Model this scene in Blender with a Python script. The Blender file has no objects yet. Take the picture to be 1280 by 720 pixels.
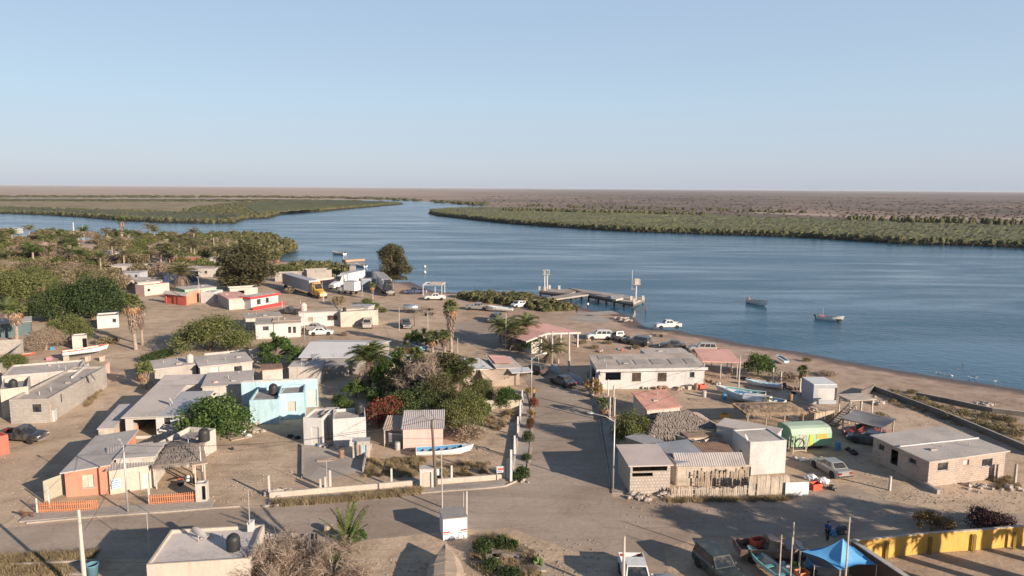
import bpy, math, random
import numpy as np
from mathutils import Vector, Matrix
R = random.Random(11)
NR = np.random.RandomState(5)
SC = bpy.context.scene
COL = SC.collection
rad = math.radians

# ---------------------------------------------------------------- camera, world, sun
CH = 28.0                       # height of the drone above the ground, metres
FPX = 900.0                     # focal length for a 1280 px wide frame
PITCH = math.atan(125.2 / FPX)
ROLL = rad(0.385)
cp, sp, ca, sa = math.cos(PITCH), math.sin(PITCH), math.cos(ROLL), math.sin(ROLL)
FW = Vector((0, cp, -sp)); R0 = Vector((1, 0, 0)); U0 = Vector((0, sp, cp))
RT = R0 * ca + U0 * sa
UP = U0 * ca - R0 * sa
cam_d = bpy.data.cameras.new("camera"); cam = bpy.data.objects.new("camera", cam_d); COL.objects.link(cam)
cam.matrix_world = Matrix(((RT.x, UP.x, -FW.x, 0), (RT.y, UP.y, -FW.y, 0), (RT.z, UP.z, -FW.z, CH), (0, 0, 0, 1)))
cam_d.sensor_width = 36.0; cam_d.lens = 36.0 * FPX / 1280.0
cam_d.clip_start = 1.0; cam_d.clip_end = 80000.0
SC.camera = cam

SUN_EL = rad(18.0)
SUN_DIR = Vector((0.777, -0.63, 0)).normalized()          # horizontal direction towards the sun
W = bpy.data.worlds.new("World"); SC.world = W; W.use_nodes = True
wt = W.node_tree; wt.nodes.clear()
sky = wt.nodes.new('ShaderNodeTexSky'); sky.sky_type = 'NISHITA'; sky.sun_disc = False
sky.sun_elevation = SUN_EL; sky.sun_rotation = math.atan2(SUN_DIR.x, SUN_DIR.y)
sky.air_density = 1.0; sky.dust_density = 0.6; sky.ozone_density = 3.0; sky.altitude = 0
bg = wt.nodes.new('ShaderNodeBackground'); bg.inputs[1].default_value = 0.12
wo = wt.nodes.new('ShaderNodeOutputWorld')
# dry, evenly veiled late-afternoon air: the clear sky model softened towards a gradient by elevation, the same all round
_tc = wt.nodes.new('ShaderNodeTexCoord'); _sx = wt.nodes.new('ShaderNodeSeparateXYZ'); wt.links.new(_tc.outputs['Generated'], _sx.inputs[0])
_cr = wt.nodes.new('ShaderNodeValToRGB'); _e = _cr.color_ramp.elements
_st = [(0, (.50, .548, .66)), (.03, (.53, .588, .70)), (.11, (.50, .63, .765)), (.25, (.415, .54, .71)), (.5, (.175, .255, .385)), (1, (.075, .12, .21))]
_e[0].position = 0; _e[0].color = (*_st[0][1], 1); _e[1].position = 1; _e[1].color = (*_st[-1][1], 1)
for _p, _c in _st[1:-1]:
    _k = _e.new(_p); _k.color = (*_c, 1)
wt.links.new(_sx.outputs[2], _cr.inputs[0])
_sc = wt.nodes.new('ShaderNodeVectorMath'); _sc.operation = 'SCALE'; _sc.inputs[3].default_value = 1 / (2 ** .85 * .12); wt.links.new(_cr.outputs[0], _sc.inputs[0])
_mx = wt.nodes.new('ShaderNodeMix'); _mx.data_type = 'RGBA'; _mx.inputs[0].default_value = .88
wt.links.new(sky.outputs[0], _mx.inputs[6]); wt.links.new(_sc.outputs[0], _mx.inputs[7])
wt.links.new(_mx.outputs[2], bg.inputs[0]); wt.links.new(bg.outputs[0], wo.inputs[0])
sl = bpy.data.lights.new("sun", 'SUN'); so = bpy.data.objects.new("sun", sl); COL.objects.link(so)
sl.energy = 5.0; sl.angle = rad(0.5); sl.color = (1.0, 0.84, 0.68)
sd_ = (SUN_DIR * math.cos(SUN_EL) + Vector((0, 0, math.sin(SUN_EL))))
so.rotation_euler = sd_.to_track_quat('Z', 'Y').to_euler()
SC.view_settings.view_transform = 'Standard'; SC.view_settings.look = 'None'
SC.view_settings.exposure = 0.85; SC.view_settings.gamma = 1.0
SC.render.engine = 'CYCLES'
SC.cycles.max_bounces = 5; SC.cycles.volume_bounces = 0; SC.cycles.transparent_max_bounces = 8
SC.cycles.use_denoising = True

def G(u, v, z=0.0):
    """ground point (height z) seen at pixel u, v of the 1280x720 photograph"""
    d = FW + RT * ((u - 640.0) / FPX) - UP * ((v - 360.0) / FPX)
    t = (z - CH) / d.z
    return (d.x * t, d.y * t)
def GV(u, v, z=0.0):
    p = G(u, v, z); return Vector((p[0], p[1], z))

# ---------------------------------------------------------------- materials
MATS = {}
def nn(t, typ, **k):
    n = t.nodes.new(typ)
    for a, b in k.items(): setattr(n, a, b)
    return n
def _base(name):
    m = bpy.data.materials.new(name); m.use_nodes = True
    t = m.node_tree; b = t.nodes['Principled BSDF']; return m, t, b
def mathn(t, op, a, b=None, clamp=False):
    n = nn(t, 'ShaderNodeMath', operation=op); n.use_clamp = clamp
    for i, x in enumerate((a, b)):
        if x is None: continue
        if isinstance(x, (int, float)): n.inputs[i].default_value = x
        else: t.links.new(x, n.inputs[i])
    return n.outputs[0]
def mixc(t, f, a, b, mode='MIX'):
    n = nn(t, 'ShaderNodeMix', data_type='RGBA', blend_type=mode)
    if isinstance(f, (int, float)): n.inputs[0].default_value = f
    else: t.links.new(f, n.inputs[0])
    for i, x in ((6, a), (7, b)):
        if isinstance(x, (tuple, list)): n.inputs[i].default_value = (*x[:3], 1)
        else: t.links.new(x, n.inputs[i])
    return n.outputs[2]
def noise(t, vec, scale, detail=4, rough=.55, dist=0):
    n = nn(t, 'ShaderNodeTexNoise'); n.inputs['Scale'].default_value = scale
    n.inputs['Detail'].default_value = detail; n.inputs['Roughness'].default_value = rough
    n.inputs['Distortion'].default_value = dist
    if vec is not None: t.links.new(vec, n.inputs['Vector'])
    return n.outputs[0]
def ramp(t, fac, stops):
    n = nn(t, 'ShaderNodeValToRGB'); e = n.color_ramp.elements
    while len(e) > 1: e.remove(e[0])
    e[0].position = stops[0][0]; e[0].color = (*stops[0][1], 1)
    for p, c in stops[1:]:
        k = e.new(p); k.color = (*c, 1)
    t.links.new(fac, n.inputs[0]); return n.outputs[0]
def g3(x): return (x, x, x)
def bump(t, b, h, strength, dist=.05):
    n = nn(t, 'ShaderNodeBump'); n.inputs['Strength'].default_value = strength; n.inputs['Distance'].default_value = dist
    t.links.new(h, n.inputs['Height']); t.links.new(n.outputs[0], b.inputs['Normal'])

def M(name, c, rough=.85, var=.18, sc=1.2, bmp=0.3, metal=0, spec=.3, blocks=None, planks=None, streak=0, world=True):
    """weathered paint, plaster, concrete, metal: colour c with soft stains"""
    if name in MATS: return MATS[name]
    m, t, b = _base(name)
    geo = nn(t, 'ShaderNodeNewGeometry'); tc = nn(t, 'ShaderNodeTexCoord')
    P = geo.outputs['Position'] if world else tc.outputs['Object']
    n1 = noise(t, P, sc * .35, 5, .6); n2 = noise(t, P, sc * 4, 4, .6)
    f = mathn(t, 'ADD', mathn(t, 'MULTIPLY', n1, .65), mathn(t, 'MULTIPLY', n2, .35))
    lo = tuple(max(0, x * (1 - var * 1.6)) for x in c); hi = tuple(min(1, x * (1 + var * .9)) for x in c)
    col = ramp(t, f, [(.30, lo), (.5, c), (.70, hi)])
    hgt = n2
    if streak:
        mp = nn(t, 'ShaderNodeMapping'); mp.inputs['Scale'].default_value = (3.0, 3.0, .35); t.links.new(P, mp.inputs[0])
        s = noise(t, mp.outputs[0], 1.5, 4, .65)
        s = ramp(t, s, [(.5, g3(1)), (.72, g3(1 - streak))])
        col = mixc(t, 1.0, col, s, 'MULTIPLY')
    if blocks or planks:
        sx = nn(t, 'ShaderNodeSeparateXYZ'); t.links.new(tc.outputs['Object'], sx.inputs[0])
        cx = nn(t, 'ShaderNodeCombineXYZ')
        t.links.new(mathn(t, 'ADD', sx.outputs[0], sx.outputs[1]), cx.inputs[0]); t.links.new(sx.outputs[2], cx.inputs[1])
        br = nn(t, 'ShaderNodeTexBrick'); t.links.new(cx.outputs[0], br.inputs['Vector'])
        br.inputs['Scale'].default_value = 1.0
        w, h, mo = blocks or planks
        br.inputs['Brick Width'].default_value = w; br.inputs['Row Height'].default_value = h
        br.inputs['Mortar Size'].default_value = mo; br.inputs['Mortar Smooth'].default_value = .2
        if planks: br.offset = 0
        br.inputs['Color1'].default_value = (.86, .86, .86, 1); br.inputs['Color2'].default_value = (1.08, 1.06, 1.04, 1)
        br.inputs['Mortar'].default_value = (.78, .77, .76, 1) if blocks else (.45, .42, .4, 1)
        col = mixc(t, 1.0, col, br.outputs['Color'], 'MULTIPLY')
        hgt = mathn(t, 'SUBTRACT', mathn(t, 'MULTIPLY', n2, .3), br.outputs['Fac'])
    t.links.new(col, b.inputs['Base Color'])
    b.inputs['Roughness'].default_value = rough; b.inputs['Metallic'].default_value = metal
    b.inputs['Specular IOR Level'].default_value = spec
    if bmp: bump(t, b, hgt, bmp)
    MATS[name] = m; return m

def leafm(name, ca_, cb_, cc=None):
    if name in MATS: return MATS[name]
    m, t, b = _base(name)
    geo = nn(t, 'ShaderNodeNewGeometry'); oi = nn(t, 'ShaderNodeObjectInfo')
    n = noise(t, geo.outputs['Position'], .55, 3)
    f = mathn(t, 'ADD', mathn(t, 'MULTIPLY', geo.outputs['Random Per Island'], .55), mathn(t, 'MULTIPLY', n, .45))
    f = mathn(t, 'ADD', f, mathn(t, 'MULTIPLY', mathn(t, 'SUBTRACT', oi.outputs['Random'], .5), .22))
    st = [(.22, ca_), (.62, cb_)]
    if cc: st.append((.86, cc))
    col = ramp(t, f, st)
    t.links.new(col, b.inputs['Base Color']); b.inputs['Roughness'].default_value = .7
    b.inputs['Specular IOR Level'].default_value = .2
    tr = nn(t, 'ShaderNodeBsdfTranslucent'); t.links.new(col, tr.inputs[0])
    ms = nn(t, 'ShaderNodeMixShader'); ms.inputs[0].default_value = .22
    t.links.new(b.outputs[0], ms.inputs[1]); t.links.new(tr.outputs[0], ms.inputs[2])
    t.links.new(ms.outputs[0], t.nodes['Material Output'].inputs[0])
    MATS[name] = m; return m

def paint(name, c, rough=.35, metal=0.0, coat=.5, spec=.5):
    if name in MATS: return MATS[name]
    m, t, b = _base(name)
    tc = nn(t, 'ShaderNodeTexCoord')
    n1 = noise(t, tc.outputs['Object'], 1.3, 5, .65)
    dust = ramp(t, n1, [(.45, g3(0)), (.8, g3(.45))])
    col = mixc(t, dust, c, (.30, .25, .20))
    t.links.new(col, b.inputs['Base Color'])
    t.links.new(mathn(t, 'ADD', mathn(t, 'MULTIPLY', dust, .5), rough), b.inputs['Roughness'])
    b.inputs['Metallic'].default_value = metal; b.inputs['Coat Weight'].default_value = coat * .5
    b.inputs['Specular IOR Level'].default_value = spec
    MATS[name] = m; return m

glass = paint('dark_glass', (.018, .022, .028), .08, 0, .2, .6)
white = M('white_paint', (.475, .465, .45), var=.16, streak=.15, bmp=.15)
whitewash = M('old_whitewash', (.43, .395, .355), var=.18, streak=.28)
cream = M('cream_paint', (.46, .40, .335), var=.12, streak=.15)
concrete = M('grey_concrete', (.34, .31, .285), var=.2, streak=.2)
roofc = M('roof_concrete', (.36, .315, .28), var=.30, sc=1.0)
roofd = M('roof_dark', (.27, .25, .24), var=.25, sc=1.4)
roofl = M('roof_pale', (.43, .385, .35), var=.22, sc=.9)
roofw = M('roof_white', (.50, .50, .51), var=.10, sc=.8)
blockm = M('concrete_block', (.36, .33, .30), var=.16, blocks=(.42, .21, .025), bmp=.6, streak=.12)
blockp = M('concrete_block_pinkish', (.42, .34, .29), var=.16, blocks=(.42, .21, .025), bmp=.6)
breeze = M('breeze_block', (.46, .40, .35), var=.12, blocks=(.30, .30, .06), bmp=.9)
orange = M('orange_paint', (.54, .225, .15), var=.12, streak=.14, bmp=.15)
salmon = M('salmon_paint', (.60, .25, .16), var=.12, streak=.14, bmp=.15)
redp = M('red_paint', (.50, .12, .085), var=.15, streak=.15, bmp=.15)
pink = M('pink_paint', (.62, .42, .37), var=.12, streak=.16, bmp=.15)
bluep = M('sky_blue_paint', (.36, .52, .57), var=.12, streak=.24, bmp=.15)
greenp = M('mint_green_paint', (.27, .47, .28), var=.12, streak=.14, bmp=.15)
yellowp = M('yellow_ochre_paint', (.57, .35, .09), var=.14, streak=.25, bmp=.2)
wood = M('weathered_wood', (.34, .27, .21), var=.3, sc=3, streak=.25)
woodp = M('pale_wood', (.46, .39, .32), var=.28, sc=3, streak=.25)
woodd = M('dark_wood', (.12, .085, .065), var=.3, sc=3)
thatch = M('grey_thatch', (.225, .19, .165), var=.35, sc=6, bmp=1.0)
thatchb = M('brown_thatch', (.30, .22, .15), var=.35, sc=6, bmp=1.0)
tin = M('corrugated_tin', (.40, .36, .34), var=.22, sc=1.5, rough=.6)
tinl = M('galvanised_sheet', (.43, .41, .40), rough=.5, var=.12, sc=.8, metal=.25)
redtile = M('red_roof_sheet', (.40, .215, .175), var=.28, sc=1.5)
pinkroof = M('pink_roof_sheet', (.60, .34, .29), var=.14, sc=1.2)
orangew = M('orange_fence_paint', (.52, .20, .095), var=.2, sc=3)
metalg = M('galvanised_steel', (.50, .48, .46), rough=.5, var=.1, metal=.5, bmp=0)
metald = M('dark_metal', (.055, .05, .05), rough=.5, var=.2, bmp=0)
rust = M('rusty_steel', (.25, .155, .11), var=.35, sc=4)
rubber = M('tyre_rubber', (.028, .027, .027), rough=.9, var=.1, bmp=0)
blackpl = M('black_plastic', (.03, .03, .032), rough=.5, var=.15, bmp=0)
bluetarp = M('blue_tarp', (.09, .30, .56), rough=.6, var=.14, sc=2)
greytarp = M('grey_tarp', (.17, .17, .18), rough=.7, var=.2, sc=2)
tantarp = M('tan_canvas', (.40, .31, .235), var=.16, sc=2)
whitecloth = M('white_sheeting', (.66, .66, .66), rough=.6, var=.14, sc=3)
bark = M('bark', (.17, .125, .095), var=.3, sc=4)
barkp = M('pale_bark', (.30, .25, .21), var=.3, sc=4)
palmtrunk = M('palm_trunk', (.30, .235, .19), var=.28, sc=5)
concdark = M('stained_shaded_concrete', (.15, .135, .12), var=.3, streak=.3)  # stains, and a dark tone that paints in the beach walls' shaded side
rubble = M('rubble', (.36, .31, .27), var=.3, sc=2, bmp=.8)
skin = M('skin', (.30, .17, .11), rough=.6, var=.05, bmp=0)
L_dark = leafm('leaf_dark_green', (.018, .035, .012), (.065, .095, .03), (.12, .14, .05))
L_mesq = leafm('leaf_mesquite', (.06, .078, .022), (.15, .165, .055), (.22, .21, .085))
L_bright = leafm('leaf_fresh_green', (.03, .065, .015), (.09, .145, .035), (.16, .19, .06))
L_brown = leafm('leaf_brown_olive', (.05, .048, .022), (.128, .118, .056), (.21, .18, .095))
L_dusty = leafm('leaf_dusty_khaki', (.09, .08, .04), (.215, .175, .10), (.33, .27, .165))
L_dry = leafm('dry_twigs', (.16, .12, .09), (.33, .25, .185), (.45, .36, .27))
L_mang = leafm('mangrove_leaf', (.05, .058, .024), (.125, .122, .052), (.20, .17, .085))
L_palm = leafm('palm_leaf', (.05, .075, .02), (.13, .155, .05), (.24, .21, .10))
L_date = leafm('date_palm_leaf', (.09, .09, .045), (.22, .20, .11), (.36, .30, .18))
L_dead = leafm('dead_palm_leaf', (.16, .09, .05), (.34, .20, .11), (.45, .31, .19))
L_deadg = leafm('grey_dead_palm_leaf', (.17, .12, .095), (.33, .25, .20), (.42, .34, .28))
L_red = leafm('bougainvillea', (.06, .055, .025), (.16, .06, .035), (.38, .05, .05))
L_gold = leafm('golden_leaf', (.12, .08, .03), (.34, .21, .07), (.48, .32, .13))
L_purple = leafm('dark_purple_leaf', (.03, .018, .018), (.075, .04, .045), (.13, .08, .075))
L_grass = leafm('dry_grass', (.17, .13, .07), (.32, .25, .15), (.44, .35, .22))
L_pale = leafm('pale_desert_brush', (.13, .10, .05), (.24, .20, .11), (.34, .28, .17))

# ---------------------------------------------------------------- mesh helpers
class MB:
    def __init__(s): s.v = []; s.f = []; s.T = None
    def add(s, vs, fs):
        o = len(s.v)
        if s.T is not None: vs = [tuple(s.T @ Vector(p)) for p in vs]
        s.v += [tuple(p) for p in vs]; s.f += [tuple(i + o for i in f) for f in fs]; return s
    def box(s, x0, x1, y0, y1, z0, z1):
        return s.add([(x0,y0,z0),(x1,y0,z0),(x1,y1,z0),(x0,y1,z0),(x0,y0,z1),(x1,y0,z1),(x1,y1,z1),(x0,y1,z1)],
                     [(0,3,2,1),(4,5,6,7),(0,1,5,4),(1,2,6,5),(2,3,7,6),(3,0,4,7)])
    def quad(s, a, b, c, d): return s.add([a, b, c, d], [(0, 1, 2, 3)])
    def tri(s, a, b, c): return s.add([a, b, c], [(0, 1, 2)])
    def beam(s, p, q, w, h=None):
        p, q = Vector(p), Vector(q); h = h or w; d = (q - p).normalized()
        up = Vector((0, 0, 1)) if abs(d.z) < .95 else Vector((1, 0, 0))
        a = d.cross(up).normalized() * w / 2; b = a.cross(d).normalized() * h / 2
        vs = [p - a - b, p + a - b, p + a + b, p - a + b, q - a - b, q + a - b, q + a + b, q - a + b]
        return s.add(vs, [(0,1,2,3),(7,6,5,4),(0,4,5,1),(1,5,6,2),(2,6,7,3),(3,7,4,0)])
    def tube(s, pts, rs, n=8, cap=True):
        pts = [Vector(p) for p in pts]; k = len(pts)
        if isinstance(rs, (int, float)): rs = [rs] * k
        vs = []; fs = []
        for i, p in enumerate(pts):
            d = (pts[min(i + 1, k - 1)] - pts[max(i - 1, 0)]).normalized()
            up = Vector((0, 0, 1)) if abs(d.z) < .9 else Vector((1, 0, 0))
            a = d.cross(up).normalized(); b = a.cross(d)
            for j in range(n):
                t = 2 * math.pi * j / n; vs.append(p + (a * math.cos(t) + b * math.sin(t)) * rs[i])
        for i in range(k - 1):
            for j in range(n):
                fs.append((i*n+j, i*n+(j+1) % n, (i+1)*n+(j+1) % n, (i+1)*n+j))
        if cap: fs.append(tuple(range(n))[::-1]); fs.append(tuple((k-1)*n+j for j in range(n)))
        return s.add(vs, fs)
    def lathe(s, c, prof, n=12):
        vs = []; fs = []; k = len(prof)
        for r, z in prof:
            for j in range(n):
                t = 2 * math.pi * j / n; vs.append((c[0] + r * math.cos(t), c[1] + r * math.sin(t), c[2] + z))
        for i in range(k - 1):
            for j in range(n): fs.append((i*n+j, i*n+(j+1) % n, (i+1)*n+(j+1) % n, (i+1)*n+j))
        fs.append(tuple(range(n))[::-1]); fs.append(tuple((k-1)*n+j for j in range(n)))
        return s.add(vs, fs)
    def blob(s, c, r, n=7, m=5, jit=.2, rg=R):
        vs = []; fs = []
        for i in range(m + 1):
            ph = math.pi * i / m
            for j in range(n):
                t = 2 * math.pi * j / n; q = 1 + rg.uniform(-jit, jit) * (0 < i < m)
                vs.append((c[0] + r[0]*q*math.sin(ph)*math.cos(t), c[1] + r[1]*q*math.sin(ph)*math.sin(t), c[2] + r[2]*q*math.cos(ph)))
        for i in range(m):
            for j in range(n): fs.append((i*n+j, (i+1)*n+j, (i+1)*n+(j+1) % n, i*n+(j+1) % n))
        return s.add(vs, fs)
    def loft(s, rings, closed=True, caps=True):
        n = len(rings[0]); vs = [p for r in rings for p in r]; fs = []
        for i in range(len(rings) - 1):
            for j in range(n if closed else n - 1):
                fs.append((i*n+j, i*n+(j+1) % n, (i+1)*n+(j+1) % n, (i+1)*n+j))
        if caps: fs.append(tuple(range(n))[::-1]); fs.append(tuple((len(rings)-1)*n+j for j in range(n)))
        return s.add(vs, fs)
    def mesh(s, name, mat=None, smooth=False):
        m = bpy.data.meshes.new(name); m.from_pydata(s.v, [], s.f); m.validate(); m.update()
        if mat: m.materials.append(mat)
        if smooth: m.polygons.foreach_set('use_smooth', [True] * len(m.polygons))
        return m
    def build(s, name, mat, parent=None, loc=None, rz=0, smooth=False):
        return O(name, s.mesh(name, mat, smooth), parent, loc, rz)
def O(name, data, parent=None, loc=None, rz=0, sc=None, rot=None):
    o = bpy.data.objects.new(name, data); COL.objects.link(o)
    if parent: o.parent = parent
    if loc is not None: o.location = loc if len(loc) == 3 else (*loc, 0)
    if rz: o.rotation_euler = (0, 0, rz)
    if rot: o.rotation_euler = rot
    if sc is not None: o.scale = (sc, sc, sc) if isinstance(sc, (int, float)) else sc
    return o
def tag(o, label=None, cat=None, group=None, kind=None):
    if label: o['label'] = label
    if cat: o['category'] = cat
    if group: o['group'] = group
    if kind: o['kind'] = kind
    return o
def T(name, label, cat, loc=(0, 0, 0), rz=0, group=None, sc=None):
    return tag(O(name, None, None, loc, rz, sc), label, cat, group)
def S(o): o['kind'] = 'structure'; return o
def inst(parts, parent):
    """parts: (name, mesh, loc, rot, scale, [sub-parts]) -> one object each, sharing the mesh data"""
    for p in parts:
        n, m, loc, rot, scl = (list(p) + [None] * 5)[:5]
        o = O(n, m, parent, loc, 0, scl, rot)
        if len(p) > 5: inst(p[5], o)
def ang(a, b): return math.atan2(b[1] - a[1], b[0] - a[0])
# ================================================================ THE SETTING
WZ = -0.6                                     # water level
NEAR = [(-900,300),(-400,298),(0,300),(60,300),(150,300),(220,299),(265,297),(300,295),(335,298),(358,304),(372,311),
        (366,315),(352,319),(345,324),(362,327),(380,328),(400,333),(430,336),(445,341),(470,348),(490,353),(513,352),(526,358),
        (543,364),(571,366),(600,364),(640,365),(672,369),(705,375),(727,384),(742,388),(765,389),(790,395),(797,402),(808,409),
        (830,412),(850,413),(862,417),(880,419),(930,430),(1000,440),(1066,453),(1130,464),(1200,475),(1280,487),(1500,520),(1900,585),(2600,700)]
FARL = [(-1500,262),(-400,263),(0,266),(60,268),(100,270.5),(150,274.5),(200,277),(250,278),(290,278),(303,274),(315,272.5),(335,272),
        (345,268.5),(360,265.5),(400,264),(430,261),(455,259),(480,256.7),(503,254.7),(505,253.5),(480,252),(455,251.5),(400,250.6),
        (330,250),(0,249.8),(-1500,249.8)]
STRIP = [(-1500,248.2),(0,248.4),(330,249),(455,250.2),(505,250.6),(530,252),(560,254.5),(590,256.5),(612,257.7),
         (585,259),(555,260.5),(543,263.5),(537,266.6),(546,269),(570,271.5),(600,275),(640,279),(700,283.3),(760,287),(800,289),(850,290.5),(900,292),
         (960,294),(1000,295.5),(1066,299.5),(1120,303),(1200,305.5),(1280,308.5),(1500,318),(1900,336),(2600,370)]
riv = np.array([G(u, v, WZ) for u, v in NEAR] + [G(u, v, WZ) for u, v in (STRIP[::-1])] + [G(u, v, WZ) for u, v in FARL[::-1]])
# order: near bank left->right, far bank right->left, then the island from its far left tip round and back to the left
riv = np.array([G(u, v, WZ) for u, v in NEAR + STRIP[::-1] + FARL[::-1]])
def sdist(px, py, poly):
    """signed distance, negative inside the polygon"""
    x1, y1 = poly[:, 0], poly[:, 1]; x2, y2 = np.roll(x1, -1), np.roll(y1, -1)
    out = np.full(px.shape, 1e18); ins = np.zeros(px.shape, bool)
    for a, b, c, d in zip(x1, y1, x2, y2):
        dx, dy = c - a, d - b; L = dx*dx + dy*dy + 1e-9
        t = np.clip(((px - a)*dx + (py - b)*dy) / L, 0, 1)
        out = np.minimum(out, (px - a - t*dx)**2 + (py - b - t*dy)**2)
        if d != b: ins ^= ((b > py) != (d > py)) & (px < (c - a)*(py - b)/(d - b) + a)
    d = np.sqrt(out); return np.where(ins, -d, d)

# one ground sheet: rings round the foot of the camera out to the horizon
dyv = np.concatenate([np.linspace(1500, 560, 20), np.linspace(540, 300, 130), np.linspace(299, 60, 300), np.linspace(59.5, 8, 130), np.linspace(7.6, 1.0, 26)])
rr = 28.0 * FPX / dyv; rr = np.concatenate([[2, 8], rr, [40000]])
th = np.concatenate([np.linspace(-44, 44, 520), np.linspace(46, 314, 60)[0:60]])
th = np.radians(th); nt = len(th)
RX = rr[:, None] * np.sin(th)[None]; RY = rr[:, None] * np.cos(th)[None]
sd = sdist(RX, RY, riv)
beach = np.clip(sd / 9.0, 0, 1)
z = np.where(sd > 0, WZ + 0.6 * beach, WZ - np.clip(-sd * .12, 0, 2.5))
vs = np.stack([RX, RY, z], -1).reshape(-1, 3)
vs = np.concatenate([[[0, 0, 0]], vs])
nr = len(rr); fs = []
idx = 1 + np.arange(nr * nt).reshape(nr, nt); nxt = np.roll(idx, -1, 1)
q = np.stack([idx[:-1], nxt[:-1], nxt[1:], idx[1:]], -1).reshape(-1, 4)[:, ::-1]
me = bpy.data.meshes.new('ground')
nq = len(q); ntri = nt
me.vertices.add(len(vs)); me.vertices.foreach_set('co', vs.ravel())
loops = np.concatenate([q.ravel(), np.stack([np.zeros(nt, int), nxt[0], idx[0]], -1).ravel()])
me.loops.add(len(loops)); me.loops.foreach_set('vertex_index', loops.astype(np.int32))
me.polygons.add(nq + ntri)
ls = np.concatenate([np.arange(nq) * 4, nq * 4 + np.arange(ntri) * 3]); lt = np.concatenate([np.full(nq, 4), np.full(ntri, 3)])
me.polygons.foreach_set('loop_start', ls.astype(np.int32)); me.polygons.foreach_set('loop_total', lt.astype(np.int32))
me.update(calc_edges=True); me.validate()
# what grows or lies where: kept as attributes of the land itself
far = ((RY > 340) & (sd > 0)).astype(float)
far = np.where((RY > 340), 1.0, 0.0) * (sd > 0)
isl = np.array([G(u, v) for u, v in FARL])
island = sdist(RX, RY, isl) < 0
sandy = np.exp(-np.clip(sd - 4, 0, None) / 14.0) * (sd > 0) * (RY < 340)
for nm, arr in (('far', far), ('shore', np.clip(sd / 40.0, 0, 1)), ('sandy', sandy), ('island', island.astype(float))):
    a = me.attributes.new(nm, 'FLOAT', 'POINT')
    a.data.foreach_set('value', np.concatenate([[0], arr.ravel()]).astype(np.float32))
me.polygons.foreach_set('use_smooth', [True] * len(me.polygons))

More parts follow.
